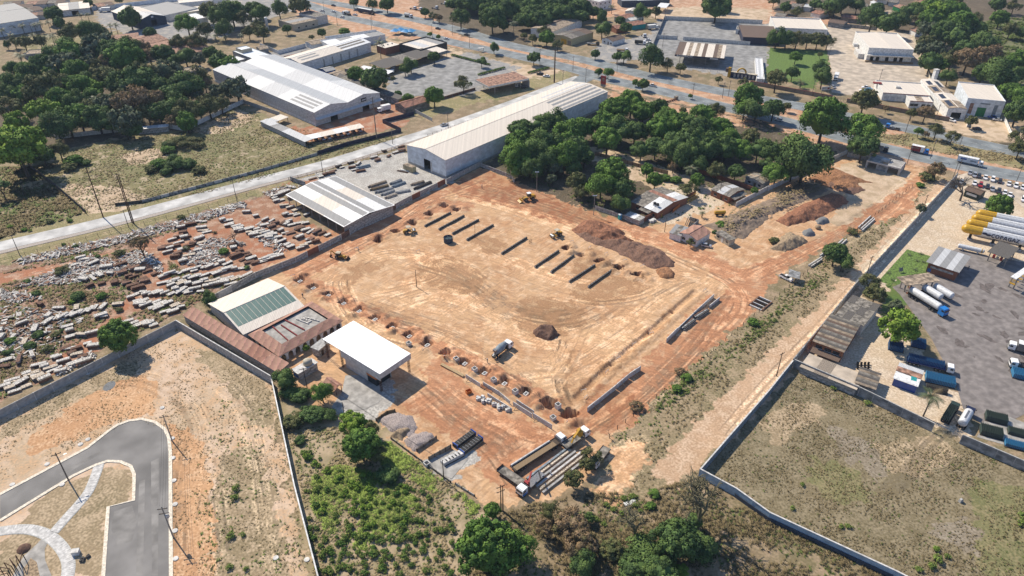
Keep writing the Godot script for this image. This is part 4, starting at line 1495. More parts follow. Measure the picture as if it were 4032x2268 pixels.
func roads() -> void:
	var acc := smooth_line(line2([[4,-260,1110],[4,0,1030],[4,1300,722],[4,2576,380],[5,650,213],[5,1250,30],[1,2000,1245],[1,2576,1040],[2,400,885],[2,690,778]]),6)
	structure("road",ribbon_mesh(acc,8.2,-.2,.05),M["paleasphalt"])
	var fw := PackedVector2Array()
	for i in acc.size():
		var t := (acc[mini(i + 1,acc.size() - 1)] - acc[maxi(i - 1,0)]).normalized()
		fw.append(acc[i] + Vector2(-t.y,t.x) * 5.6)
	structure("footway",ribbon_mesh(fw.slice(0,int(fw.size() * .62)),2.4,-.2,.12),M["footway"])
	var near := smooth_line(line2([[1,420,10],[1,900,170],[1,1500,300],[1,2000,430],[2,0,550],[2,600,690],[2,1000,805],[2,1500,915],[2,2000,1043],[3,100,1205],[7,1200,52],[7,2000,225],[7,2576,335],[7,3000,420]]),5)
	var far := smooth_line(line2([[1,420,-45],[1,600,0],[1,1300,130],[1,2000,290],[2,0,460],[2,600,575],[2,1000,672],[2,1500,795],[2,2000,900],[3,0,1010],[3,400,1085],[3,800,1172],[3,1300,1268],[3,2000,1425],[7,2576,95],[7,3000,190]]),5)
	for r in [near,far]:
		structure("highway",ribbon_mesh(r,13.0,-.2,.06),M["highway"])
		var dash := 0.0
		var k := 0
		var o := Node3D.new()
		o.name = numbered("lane_marking")
		add_child(o)
		o.set_meta("kind","structure")
		for i in r.size() - 1:
			var l: float = r[i].distance_to(r[i + 1])
			var n := maxi(int(l / 8.0),1)
			for q in n:
				var p: Vector2 = r[i].lerp(r[i + 1],(q + .5) / n)
				var an: float = (r[i + 1] - r[i]).angle()
				box(o,"dash",M["paint"],v3(p.x,.072,p.y),v3(3.6,.02,.22),-an)
		for s in [-1.0,1.0]:
			var edge := PackedVector2Array()
			for i in r.size():
				var t: Vector2 = (r[mini(i + 1,r.size() - 1)] - r[maxi(i - 1,0)]).normalized()
				edge.append(r[i] + Vector2(-t.y,t.x) * s * 5.9)
			part("edge_line",ribbon_mesh(edge,.18,.05,.075),M["paint"],o)
	structure("slip_road",sheet_mesh(poly([2,560,850,700,740,880,740,1010,800,820,800,700,860]),.07),M["highway"])
	var er := poly([12,0,640,880,170,1095,0,1180,-60,1300,-105,1430,-120,1560,-90,1650,-20,1690,60,1705,200,1715,1449,1715,1900,1000,1900,1045,1449,1095,755,1340,690,1350,430,1310,350,1210,305,1080,300,960,340,740,435,0,890])
	structure("estate_road",sheet_mesh(er,.05),M["freshasphalt"])
	for p in [[12,1150,800,1330,740,1380,900,1330,1100,1180,1140,1120,980],[12,1400,500,1460,480,1440,1449,1370,1449],[12,1520,300,1600,260,1590,1449,1530,1449],[12,600,420,1000,190,1020,215,620,450]]:
		structure("road_patch",sheet_mesh(poly(p),.056),M["roadpatch"])
	var kerbs := [[[12,0,630],[12,880,160],[12,1095,-10],[12,1180,-68],[12,1300,-112],[12,1430,-128],[12,1560,-98],[12,1660,-25],[12,1700,60],[12,1715,200],[12,1718,800],[12,1722,1449],[12,1724,1800]],
		[[12,0,895],[12,740,440],[12,960,335],[12,1080,295],[12,1210,300],[12,1315,345],[12,1352,430],[12,1345,690],[12,1090,755],[12,1040,1449],[12,1010,1800]]]
	for kb in kerbs:
		structure("kerb",ribbon_mesh(line2(kb),.85,-.1,.17),M["kerb"])
	var path := smooth_line(line2([[12,1000,320],[12,960,440],[12,890,600],[12,780,740],[12,680,850],[12,540,1010]]),6)
	var ring := smooth_line(line2([[12,-120,1020],[12,0,1000],[12,160,980],[12,320,985],[12,470,1035],[12,590,1130],[12,660,1230],[12,690,1330],[12,680,1449],[12,650,1560]]),6)
	for e in [[path,2.2],[ring,2.5]]:
		var o := Node3D.new()
		o.name = numbered("park_path")
		add_child(o)
		o.set_meta("kind","structure")
		var base := part("bed",ribbon_mesh(e[0],e[1] + .35,-.1,.06),M["paint"],o)
		var len_ := 0.0
		for i in e[0].size() - 1:
			var a: Vector2 = e[0][i]
			var b: Vector2 = e[0][i + 1]
			box(o,"slab",M["paleconcrete"],v3((a.x + b.x) / 2,.06,(a.y + b.y) / 2),v3(a.distance_to(b) * .95,.1,e[1]),-(b - a).angle())
	structure("park_pad",sheet_mesh(poly([12,440,1050,490,1090,450,1180,455,1290,520,1449,540,1600,60,1600,150,1400,240,1250,380,1120]),.05),M["dustyconcrete"])
	structure("planting_bed",sheet_mesh(poly([12,310,1270,370,1310,400,1449,400,1560,240,1560,235,1380]),.08),M["soiltan"])
	structure("gravel_yard",sheet_mesh(poly([1,1310,870,1560,720,1900,580,2080,600,2360,660,2240,760,2190,880,1700,960,1430,980,1330,930]),.04),M["gravel"])
	structure("service_yard",sheet_mesh(poly([2,1450,330,1540,200,2480,235,2560,290,2560,680,2480,740,1660,640,1290,540]),.04),M["gravel"])
	structure("paved_yard",sheet_mesh(poly([3,600,260,960,300,1450,340,1580,700,1640,900,1120,960,830,960,640,930,640,700,590,480]),.04),M["sandlot"])
	structure("lawn",sheet_mesh(poly([3,20,480,590,510,600,640,430,820,0,760]),.05),M["lawn"])
	structure("lawn",sheet_mesh(poly([7,1400,1060,1655,1135,1610,1210,1590,1290,1300,1340,1240,1420,1110,1380]),.05),M["lawn"])
	structure("depot_yard",sheet_mesh(poly([7,1610,1210,1900,1050,2200,1130,2640,1200,2800,1400,2800,2600,2240,2900,1960,2660,1900,2450,1640,1950,1330,1520,1250,1440,1600,1300]),.05),M["setts"])
	structure("depot_yard",sheet_mesh(poly([11,2130,1449,2230,1220,2640,1380,2900,1500,2800,1700,2100,1500]),.062),M["dustyconcrete"])
	var sr := RandomNumberGenerator.new()
	sr.seed = 19
	for i in 34:
		var c := gp(11,sr.randf_range(1750,2620),sr.randf_range(-60,900))
		var pg := PackedVector2Array()
		var R := sr.randf_range(.5,2.6)
		var an := sr.randf() * 3.0
		for q in 14:
			pg.append(Vector2(c.x,c.z) + Vector2(cos(TAU * q / 14) * R * sr.randf_range(.6,1.5),sin(TAU * q / 14) * R * .5 * sr.randf_range(.6,1.5)).rotated(an))
		if not Geometry2D.triangulate_polygon(pg).is_empty():
			structure("oil_stain",sheet_mesh(pg,.054 + i * .0004),M["stain"])
	structure("parking_lot",sheet_mesh(poly([7,1880,330,2000,290,2640,440,2900,500,2900,760,2640,700,2470,560,2200,470,2000,400]),.05),M["sandlot"])
	structure("apron",sheet_mesh(poly([9,900,880,1100,880,1280,1010,1240,1150,1100,1220,1010,1235,760,1195,860,1060]),.06),M["dustyconcrete"])
	structure("slab_pad",sheet_mesh(poly([13,1640,300,2000,180,2140,270,1970,470,1890,440]),.06),M["dustyconcrete"])
func strip(f: Dictionary,parent: Node,rise: float,along_x: bool,side: float,v0: float,v1: float,u0: float,u1: float,mt: String,called := "skylight_strip") -> void:
	var A: float = f.L if along_x else f.W
	var B: float = f.W if along_x else f.L
	var at := func(u: float,v: float) -> Vector3:
		var y: float = f.h + rise * (1.0 - v) + .21
		return v3(u * A,y,side * v * B / 2) if along_x else v3(side * v * B / 2,y,u * A)
	slab(parent,called,M[mt],at.call(u0,v0),at.call(u1,v0),at.call(u1,v1),at.call(u0,v1),.05)
func words(parent: Node,text: String,size: float,mt: String,at: Vector3,ry: float,rx := 0.0,called := "lettering") -> void:
	var t := TextMesh.new()
	t.text = text
	var sf := SystemFont.new()
	sf.font_names = PackedStringArray(["Droid Sans"])
	sf.font_weight = 700
	t.font = sf
	t.font_size = 64
	t.pixel_size = size / 64.0
	t.depth = 0.06
	part(called,t,M[mt],parent,at,v3(rx,ry,0))
func house(called: String,label: String,P: Array,h: float,rise: float,ax: bool,wall: String,pat: Array,group := "",door := true) -> Dictionary:
	var f := footprint(called,label,"house" if called.contains("house") else "building",P,h,group)
	gable(f,rise,ax,wall,pat)
	if door:
		opening(f,"door","darkwood","f",.1,0,1.0,2.1)
		opening(f,"window","glass","f",-.25,1.0,1.3,1.0,"white")
		opening(f,"window","glass","f",.36,1.0,1.3,1.0,"white")
	return f
func buildings_near() -> void:
	var f := footprint("long_warehouse","long pale blue warehouse with a cream roof beside the red graded soil","warehouse",[[5,1518,12],[5,1905,163],[2,1052,945]],9.0)
	gable(f,1.7,false,"bluewhite",["roofcream","roofcream","roofcream","roofcream","roofcream","roofcream"],.25,"",.12,[[.5,4.6,0,5.6]])
	for q in [.2,.45,.7,.92]:
		strip(f,f.n,1.7,false,1.0,q - .07,q + .05,-f.s * .18,-f.s * .49,"roofgrey")
	for q in [.15,.45]:
		strip(f,f.n,1.7,false,-1.0,q - .07,q + .05,-f.s * .22,-f.s * .49,"rooflight")
	box(f.n,"door_leaf",M["paleconcrete"],v3(3.4,2.6,f.s * (f.W / 2 + .12)),v3(1.0,5.2,.1))
	box(f.n,"plinth",M["concrete"],v3(f.L / 2 + .04,.6,0),v3(.2,1.2,f.W))
	box(f.n,"plinth",M["concrete"],v3(-f.L * .25 - .9,.5,f.s * (f.W / 2 + .03)),v3(f.L * .5 - 1.8,1.0,.16))
	box(f.n,"plinth",M["concrete"],v3(f.L * .25 + 1.9,.5,f.s * (f.W / 2 + .03)),v3(f.L * .5 - 3.8,1.0,.16))
	for q in 9:
		box(f.n,"wall_seam",M["white"],v3(f.L / 2 + .02,5.0,(q - 4) * f.W / 9.5),v3(.1,7.6,.16))
	f = footprint("stone_shed","open-sided shed with grey and white striped roof in the stone yard","shed",[[5,312,512],[5,885,830],[5,1332,592]],4.4)
	gable(f,1.3,true,"",["roofwhite","roofcream","roofwhite"],.5)
	for sd in [-1.0,1.0]:
		strip(f,f.n,1.3,true,sd,.70,1.0,-.5,.5,"roofgrey","dark_sheet_row")
		strip(f,f.n,1.3,true,sd,.04,.26,-.5,.5,"roofgrey","dark_sheet_row")
	for i in 8:
		for sd in [-1.0,1.0]:
			box(f.n,"post",M["palepole"],v3(-f.L / 2 + .3 + i * (f.L - .6) / 7.0,2.2,sd * (f.W / 2 - .3)),v3(.25,4.4,.25))
	box(f.n,"gable_wall",M["dirtywhite"],v3(f.L / 2 - .3,2.4,0),v3(.25,4.8,f.W * .97))
	for i in 14:
		box(f.n,"stored_slab",M[["slabgrey","slabbrown","slabwhite"][i % 3]],v3(-f.L / 2 + 1.5 + i * (f.L - 3) / 13.0,.8,sin(i * 2.1) * 3.0),v3(1.6,1.6,2.4),i * .3)
	f = footprint("glazed_roof_house","low white building with a green glazed roof slope","building",[[20,613,840],[20,763,771],[20,672,703]],3.6)
	gable(f,2.4,true,"offwhite",["roofcream","roofcream","roofcream","roofcream"],.4)
	for q in 12:
		strip(f,f.n,2.4,true,f.s,.04,.70,-.49 + q * .0817,-.49 + (q + 1) * .0817 - .006,"glassgreen","glazing_pane")
	box(f.n,"roof_truss",M["palepole"],v3(-f.L / 2 - .2,4.4,0),v3(.12,.12,f.W * .7))
	f = footprint("arcade_house","clay-tiled courtyard house with a white arcade and collapsed inner roof","house",[[20,702,893],[20,858,806],[20,779,762]],3.3)
	var o: Node3D = f.n
	var L: float = f.L
	var W: float = f.W
	var s: float = f.s
	for e in [[-1.0,0],[1.0,0],[0,1.0],[0,-1.0]]:
		var out := []
		for c in [[-1,-1],[1,-1],[1,1],[-1,1]]:
			out.append(v3(c[0] * (L / 2 + .5),3.2,c[1] * (W / 2 + .5)))
		var inn := []
		for c in [[-1,-1],[1,-1],[1,1],[-1,1]]:
			inn.append(v3(c[0] * (L / 2 - 3.0),4.5,c[1] * (W / 2 - 2.6)))
		var a := 0
		if e[1] == 1.0: a = 2
		elif e[0] == 1.0: a = 1
		elif e[0] == -1.0: a = 3
		slab(o,"tiled_roof",M["claytile"],out[a],out[(a + 1) % 4],inn[(a + 1) % 4],inn[a],.14)
	box(o,"inner_slab",M["dustyconcrete"],v3(0,3.6,0),v3(L - 6.0,.3,W - 5.2))
	for q in 5:
		box(o,"broken_beam",M["redband" if q < 3 else "slabwhite"],v3((q - 2) * L * .12,3.95,sin(q * 2.0) * 1.2),v3(.35,.4,(W - 5.6) * (.95 if q < 3 else .5)),.1 * q - .1)
	for q in 7:
		box(o,"fallen_block",M["slabwhite"],v3(L * .18 + sin(q * 3.1) * 2.6,3.95,cos(q * 1.7) * 1.6),v3(1.4,.35,.5),q * .9)
	for side in [1.0,-1.0]:
		var nA := 9
		var wl := L if side > 0 else W
		if side < 0: nA = 5
		var st := wl / nA
		var pts := PackedVector2Array([Vector2(wl / 2,0),Vector2(wl / 2,3.2),Vector2(-wl / 2,3.2),Vector2(-wl / 2,0)])
		for k in nA:
			var x0 := -wl / 2 + k * st + st * .16
			var x1 := -wl / 2 + (k + 1) * st - st * .16
			pts.append(Vector2(x0,0))
			for q in 9:
				var an := PI - PI * q / 8.0
				pts.append(Vector2((x0 + x1) / 2 + cos(an) * (x1 - x0) / 2,1.5 + sin(an) * 1.05))
			pts.append(Vector2(x1,0))
		if side > 0:
			part("arcade_wall",prism_mesh(pts,.3),M["white"],o,v3(0,0,s * (W / 2 - .2)))
		else:
			part("arcade_wall",prism_mesh(pts,.3),M["white"],o,v3(-L / 2 + .2,0,0),v3(0,PI / 2,0))
	box(o,"back_wall",M["offwhite"],v3(0,1.6,s * (W / 2 - 3.2)),v3(L - 6.2,3.2,.2))
	box(o,"side_wall",M["offwhite"],v3(-L / 2 + 3.2,1.6,0),v3(.2,3.2,W - 6.6))
	box(o,"rear_wall",M["dirtywhite"],v3(0,1.6,-s * (W / 2 - .2)),v3(L,3.2,.2))
	box(o,"end_wall",M["dirtywhite"],v3(L / 2 - .2,1.6,0),v3(.2,3.2,W - .8))
	f = footprint("tiled_wing","long narrow clay-tiled wing behind the grey concrete wall","building",[[20,462,793],[20,700,937],[20,728,922]],3.0)
	shed_roof(f,.9,["claytile","claytile","claytile","claytile","claydark","claytile"],"dirtywhite")
	f = footprint("forecourt_canopy","big white flat canopy on lattice posts over the old filling station","canopy",[[9,668,512],[9,1245,866],[9,1562,662]],7.4)
	o = f.n
	L = f.L
	W = f.W
	s = f.s
	for q in 6:
		slab(o,"deck_panel",M["canopywhite"],v3(-L / 2 + q * L / 6,7.4,-W / 2),v3(-L / 2 + (q + 1) * L / 6 - .02,7.4,-W / 2),v3(-L / 2 + (q + 1) * L / 6 - .02,7.4,W / 2),v3(-L / 2 + q * L / 6,7.4,W / 2),.12)
	for e in [1.0,-1.0]:
		box(o,"fascia",M["paleconcrete"],v3(e * (L / 2 - .06),6.35,0),v3(.12,1.86,W)) if e > 0 else box(o,"fascia_beam",M["steel"],v3(e * (L / 2 - .1),7.1,0),v3(.14,.3,W))
		if e * s > 0:
			box(o,"fascia",M["paleconcrete"],v3(L * .16,6.0,s * (W / 2 - .06)),v3(L * .68,2.6,.12))
		else:
			box(o,"fascia_beam",M["steel"],v3(0,7.1,-s * (W / 2 - .1)),v3(L,.3,.14))
	for p in [[-.47,1.0],[-.2,1.0],[.47,1.0],[.47,-1.0],[-.2,-1.0],[-.47,-1.0]]:
		var c := v3(p[0] * L,3.65,p[1] * (W / 2 - .5))
		for a in [-.22,.22]:
			for b in [-.22,.22]:
				box(o,"lattice_leg",M["rust"],c + v3(a,0,b),v3(.1,7.3,.1))
		for k in 7:
			box(o,"lattice_brace",M["rust"],c + v3(0,-3.2 + k * 1.0,.22),v3(.62,.06,.06),0,0,.8 if k % 2 else -.8)
			box(o,"lattice_brace",M["rust"],c + v3(0,-3.2 + k * 1.0,-.22),v3(.62,.06,.06),0,0,.8 if k % 2 else -.8)
	var kk := thing("kiosk","grey-walled kiosk with an orange band under the white canopy","kiosk",o.position + v3(0,0,0),o.rotation.y)
	box(kk,"wall",M["paleconcrete"],v3(L * .02,2.1,s * (W / 2 - 1.2)),v3(L * .38,4.2,.2))
	box(kk,"wall",M["paleconcrete"],v3(-L * .17,2.1,s * (W / 2 - 4.0)),v3(.2,4.2,5.4))
	box(kk,"wall",M["paleconcrete"],v3(L * .1,1.9,s * (W / 2 - 6.7)),v3(L * .54,3.8,.2))
	box(kk,"shop_front",M["glass"],v3(L * .36,1.3,s * (W / 2 - 4.0)),v3(.15,2.6,5.2))
	box(kk,"counter_front",M["glass"],v3(L * .29,1.3,s * (W / 2 - 1.2)),v3(L * .15,2.6,.15))
	box(kk,"orange_band",M["orange"],v3(L * .29,3.0,s * (W / 2 - 1.1)),v3(L * .16,.7,.3))
	box(kk,"orange_band",M["orange"],v3(L * .37,3.0,s * (W / 2 - 4.0)),v3(.3,.7,5.6))
	box(kk,"ceiling",M["offwhite"],v3(L * .1,4.1,s * (W / 2 - 3.9)),v3(L * .53,.2,5.2))
	f = footprint("store_room","small white store with a weathered concrete roof beside the arcade","shed",[[9,560,597],[9,630,625],[9,772,556]],2.9)
	flat_roof(f,"dirtywhite",["concrete","concrete"],0.0)
	opening(f,"door","darkwood","r",.2,0,1.0,2.0)
	f = footprint("water_tank_block","white block carrying a round cream water tank","building",[[9,368,822],[9,425,862],[9,598,742]],2.8)
	flat_roof(f,"dirtywhite",["paleconcrete","paleconcrete"],0.0)
	part("water_tank",lathe_mesh([[.01,1.9],[.6,1.8],[1.35,1.3],[1.4,0],[.01,0]],18),M["cream"],f.n,v3(0,2.95,-1.2))
	opening(f,"banner","blue","f",0,.9,2.6,.9)
	f = footprint("tiled_hut","little open hut with a clay-tiled roof by the shade tree","hut",[[9,690,945],[9,800,1020],[9,850,970]],2.5)
	gable(f,.7,true,"",["claytile","claydark"],.3)
	for a in [-1,1]:
		for b in [-1,1]:
			box(f.n,"post",M["darkwood"],v3(a * (f.L / 2 - .2),1.25,b * (f.W / 2 - .2)),v3(.16,2.5,.16))
	f = house("brick_house","brick house with patched grey roof and two roof tanks beside the orange wall",[[6,1205,582],[6,1462,692],[6,1690,508]],3.2,1.3,true,"brick",["rooffibre","rooffibre","roofwhite","rooflight"])
	strip(f,f.n,1.3,true,-f.s,0.0,.35,-.5,.5,"claydark","tile_row")
	for q in 2:
		cyl(f.n,"roof_tank",M["black"],v3(f.L * .2 + q * 1.5,4.9,f.s * (f.W * .34)),.62,.8)
		box(f.n,"tank_stand",M["white"],v3(f.L * .2 + q * 1.5,4.0,f.s * (f.W * .34)),v3(1.1,1.0,1.1))
	slab(f.n,"porch_roof",M["rooffibre"],v3(-f.L * .1,2.9,f.s * f.W / 2),v3(f.L * .3,2.9,f.s * f.W / 2),v3(f.L * .3,2.5,f.s * (f.W / 2 + 2.2)),v3(-f.L * .1,2.5,f.s * (f.W / 2 + 2.2)),.1)
	f = house("tiled_house","white cottage with a clay-tiled roof beside the parked hatchback",[[6,1692,895],[6,1862,968],[6,2002,892]],3.1,1.2,false,"white",["claytile","claytile","claytile"])
	f = footprint("cottage_annex","white annex with grey sheet roof joined to the tiled cottage","house",[[6,1588,893],[6,1700,925],[6,1760,852]],2.7)
	shed_roof(f,.5,["roofgrey","rooffibre","roofgrey"],"white")
	f = footprint("site_cabin","small cream site cabin standing by the rubble bank","cabin",[[6,2055,893],[6,2188,972],[6,2236,945]],2.6)
	flat_roof(f,"cream",["rooffibre","rooffibre","rooffibre"],0.0)
	opening(f,"door","white","f",.0,0,.9,2.0)
	opening(f,"window","glass","f",-.32,1.0,1.1,.9,"cream")
	opening(f,"window","glass","f",.34,1.0,.9,.7,"cream")
	f = house("brick_cottage","unplastered brick cottage with grey sheets next to the long white wall",[[6,2008,458],[6,2185,532],[6,2352,466]],3.0,1.0,true,"brick",["rooffibre","rooflight","rooffibre"])
	slab(f.n,"lean_to_roof",M["rooffibre"],v3(f.L * .5,2.9,f.s * f.W * .45),v3(f.L * .5,2.9,-f.s * f.W * .4),v3(f.L * .5 + 2.6,2.3,-f.s * f.W * .4),v3(f.L * .5 + 2.6,2.3,f.s * f.W * .45),.1)
	f = house("grey_cottage","bare grey block cottage behind the long white wall",[[6,2352,336],[6,2518,398],[6,2610,360]],3.0,.9,false,"greywall",["rooffibre","rooftan","rooffibre"])
	f = footprint("lean_to","low lean-to with stained white sheet roof inside the wall corner","shed",[[6,1140,716],[6,1282,772],[6,1330,742]],2.3)
	shed_roof(f,.2,["dirtywhite","roofwhite","dirtywhite"],"dirtywhite")
	f = footprint("ruined_shed","roofless shed with leaning beams beside the cottage annex","shed",[[6,1700,800],[6,1790,830],[6,1895,760]],1.8)
	box(f.n,"wall",M["greywall"],v3(f.L / 2,.8,0),v3(.2,1.6,f.W))
	box(f.n,"wall",M["greywall"],v3(0,.8,-f.s * f.W / 2),v3(f.L,1.6,.2))
	for q in 5:
		box(f.n,"beam",M["darkwall"],v3(-f.L * .35 + q * f.L * .17,1.5,0),v3(.25,.25,f.W * .95),.3)
	f = footprint("unfinished_gatehouse","roofless raw concrete gatehouse shell at the highway entrance","building",[[7,1005,165],[7,1330,245],[7,1360,180]],3.6)
	o = f.n
	L = f.L
	W = f.W
	for e in [-1.0,1.0]:
		for x in [-.5,-.17,.12,.5]:
			box(o,"pier",M["concrete"],v3(x * L,1.8,e * (W / 2)),v3(.9,3.6,.3))
		box(o,"lintel",M["paleconcrete"],v3(0,3.35,e * W / 2),v3(L + .9,.7,.34))
	for x in [-.5,-.17,.12,.5]:
		box(o,"cross_wall",M["paleconcrete"],v3(x * L,1.9,0),v3(.26,3.4,W - .5))
	box(o,"roof_slab",M["dustyconcrete"],v3(-L * .33,3.5,0),v3(L * .3,.2,W - .4))
	box(o,"roof_slab",M["dustyconcrete"],v3(L * .31,3.5,0),v3(L * .34,.2,W - .4))
	box(o,"roof_tank_base",M["paleconcrete"],v3(-.5,4.1,0),v3(3.2,1.0,2.0))
	box(o,"filled_bay",M["greywall"],v3(-.03 * L,1.5,f.s * (W / 2 - .3)),v3(L * .26,3.0,.16))
func open_roof(called: String,label: String,P: Array,h: float,roof: Array,fascia: String,posts := 3,slope := 0.0) -> Dictionary:
	var f := footprint(called,label,"canopy",P,h)
	var o: Node3D = f.n
	for i in roof.size():
		var a: float = -f.L / 2 + f.L * i / roof.size()
		var b: float = -f.L / 2 + f.L * (i + 1) / roof.size() - .02
		slab(o,"roof_panel",M[roof[i]],v3(a,h + slope,-f.W / 2),v3(b,h + slope,-f.W / 2),v3(b,h - slope,f.W / 2),v3(a,h - slope,f.W / 2),.14)
	if fascia:
		for e in [-1.0,1.0]:
			box(o,"fascia",M[fascia],v3(0,h - .5,e * (f.W / 2 + .05)),v3(f.L + .2,1.1,.12))
			box(o,"fascia",M[fascia],v3(e * (f.L / 2 + .05),h - .5,0),v3(.12,1.08,f.W))
	for i in posts:
		for e in [-1.0,1.0]:
			box(o,"post",M["palepole"],v3((-.4 + .8 * i / maxf(posts - 1,1)) * f.L,h / 2 - .1,e * f.W * .32),v3(.35,h - .2,.35))
	return f
func ribbed(f: Dictionary,n: int,ms: Array,h0: float,h1: float) -> void:
	for i in n:
		var t0 := float(i) / n
		var t1 := (i + .98) / n
		var z0: float = f.s * (f.W / 2 + .4) * (1.0 - 2.0 * t0)
		var z1: float = f.s * (f.W / 2 + .4) * (1.0 - 2.0 * t1)
		var zm := (z0 + z1) / 2
		var y0 := lerpf(h0,h1,t0)
		var v := PackedVector3Array()
		var l: float = f.L / 2 + .5
		var up := .26
		var za := minf(z0,z1)
		var zb := maxf(z0,z1)
		hexa(v,[v3(-l,y0,za),v3(l,y0,za),v3(l,y0 + up,zm),v3(-l,y0 + up,zm)],[v3(-l,y0 - .1,za),v3(l,y0 - .1,za),v3(l,y0 + up - .1,zm),v3(-l,y0 + up - .1,zm)])
		hexa(v,[v3(-l,y0 + up,zm),v3(l,y0 + up,zm),v3(l,y0,zb),v3(-l,y0,zb)],[v3(-l,y0 + up - .1,zm),v3(l,y0 + up - .1,zm),v3(l,y0 - .1,zb),v3(-l,y0 - .1,zb)])
		part("roof_sheet",tri_mesh(v),M[ms[i % ms.size()]],f.n)
func plain_walls(f: Dictionary,wall: String,h: float,doors := []) -> void:
	part("wall",prism_mesh(door_outline(f.L,h,doors,0.0),.2),M[wall],f.n,v3(0,0,f.s * (f.W / 2 - .1)))
	box(f.n,"wall",M[wall],v3(0,h / 2,f.s * (-f.W / 2 + .1)),v3(f.L,h,.2))
	box(f.n,"wall",M[wall],v3(f.L / 2 - .1,h / 2,0),v3(.2,h - .01,f.W - .42))
	box(f.n,"wall",M[wall],v3(-f.L / 2 + .1,h / 2,0),v3(.2,h - .01,f.W - .42))
func depot() -> void:
	var f := footprint("depot_workshop","depot workshop with patched grey-brown fibre sheets against the track wall","building",[[11,690,275],[11,955,378],[11,1125,180]],4.2)
	plain_walls(f,"offwhite",4.2)
	for i in 4:
		for j in 3:
			var a: float = -f.L / 2 - .4 + i * (f.L + .8) / 4
			var b: float = -f.W / 2 - .4 + j * (f.W + .8) / 3
			slab(f.n,"roof_sheet",M["rooffibre" if (i + j) % 3 else "roofdark"],v3(a,4.4 + .02 * (i % 2),b),v3(a + f.L / 4 + .15,4.4 + .02 * (i % 2),b),v3(a + f.L / 4 + .15,4.45 + .02 * (i % 2),b + f.W / 3 + .22),v3(a,4.45 + .02 * (i % 2),b + f.W / 3 + .22),.1)
	f = footprint("depot_office","orange depot office under a big brown and cream ribbed roof","building",[[11,468,532],[11,755,637],[11,955,382]],4.4)
	plain_walls(f,"orangewall",4.3)
	ribbed(f,15,["rooftan","roofdark","rooffibre","roofbrown"],4.4,4.6)
	for q in [-.3,.02,.3]:
		opening(f,"window","glass","f",q,2.3,2.0,1.1,"paleconcrete")
	opening(f,"door","darkwood","r",0,0,1.2,2.2)
	opening(f,"window","glass","r",.25,1.0,2.0,1.3,"white")
	slab(f.n,"awning",M["roofbrown"],v3(-f.L / 2,2.2,f.s * f.W / 2),v3(f.L / 2,2.2,f.s * f.W / 2),v3(f.L / 2,1.8,f.s * (f.W / 2 + 2.6)),v3(-f.L / 2,1.8,f.s * (f.W / 2 + 2.6)),.12)
	f = footprint("flat_store","long low store with stained beige flat roof along the grey wall","building",[[11,330,792],[11,884,1020],[11,932,872]],2.5)
	flat_roof(f,"dirtywhite",["sandlot","paving","sandlot","sandlot"],0.0)
	f = footprint("pump_shelter","small open shelter with ribbed brown roof beside the low store","shelter",[[11,890,950],[11,1072,1012],[11,1160,876]],3.0)
	ribbed(f,8,["rooftan","roofdark","rooffibre"],3.0,3.1)
	for a in [-1,1]:
		for b in [-1,1]:
			box(f.n,"post",M["paleconcrete"],v3(a * (f.L / 2 - .3),1.5,b * (f.W / 2 - .3)),v3(.5,3.0,.5))
	box(f.n,"rear_wall",M["offwhite"],v3(-f.L / 2 + .3,1.2,0),v3(.2,2.4,f.W - 1.4))
	f = footprint("blue_container","navy container with white tarpaulin and rusty sheets on its roof","container",[[11,1270,908],[11,1502,990],[11,1612,872]],2.7)
	flat_roof(f,"tankblue",["roofwhite"],0.0)
	box(f.n,"tarpaulin",M["roofwhite"],v3(0,2.9,f.s * f.W * .3),v3(f.L + .5,.06,f.W * .4))
	box(f.n,"green_sheet",M["teal"],v3(f.L * .26,2.95,f.s * f.W * .12),v3(f.L * .24,.05,f.W * .3),.15)
	box(f.n,"rusty_sheet",M["roofpink"],v3(0,3.0,-f.s * f.W * .16),v3(f.L + .8,.07,f.W * .34))
	box(f.n,"grey_sheet",M["rooflight"],v3(0,3.06,-f.s * f.W * .46),v3(f.L + .6,.07,f.W * .28))
	f = footprint("filling_hall","brick filling hall under a light grey sheet roof by the lawn","building",[[7,1622,1182],[7,1910,1277],[7,2022,1136]],4.4)
	plain_walls(f,"brick",4.2)
	for i in 5:
		slab(f.n,"roof_sheet",M["rooflight" if i % 2 else "roofgrey"],v3(-f.L / 2 - .8 + i * (f.L + 1.6) / 5,4.5,-f.W / 2 - .8),v3(-f.L / 2 - .82 + (i + 1) * (f.L + 1.6) / 5,4.5,-f.W / 2 - .8),v3(-f.L / 2 - .82 + (i + 1) * (f.L + 1.6) / 5,4.3,f.W / 2 + .8),v3(-f.L / 2 - .8 + i * (f.L + 1.6) / 5,4.3,f.W / 2 + .8),.1)
	opening(f,"vent_band","dirtywhite","f",0,2.2,f.L * .8,.8)
	opening(f,"panel_box","carblue","f",-.4,.4,1.2,1.4)
	f = open_roof("loading_canopy","tan sheet canopy on posts between the lawn and the tanker bay",[[7,1292,1338],[7,1398,1425],[7,1772,1408]],4.6,["rooftan","rooftan","rooftan"],"",3)
	for q in 5:
		cyl(f.n,"hose_stand",M["red" if q % 2 else "yellow"],v3(-f.L * .3 + q * f.L * .15,.8,f.W * .1),.18,1.6)
	f = open_roof("pump_canopy","dark grey canopy beside the gas storage tanks",[[7,2208,1082],[7,2418,1157],[7,2525,1042]],4.6,["roofdark","roofdark","roofdark"],"",2)
	for q in 4:
		box(f.n,"pump",M["dirtywhite" if q % 2 else "red"],v3(-f.L * .3 + q * f.L * .18,.7,0),v3(.8,1.4,.7))
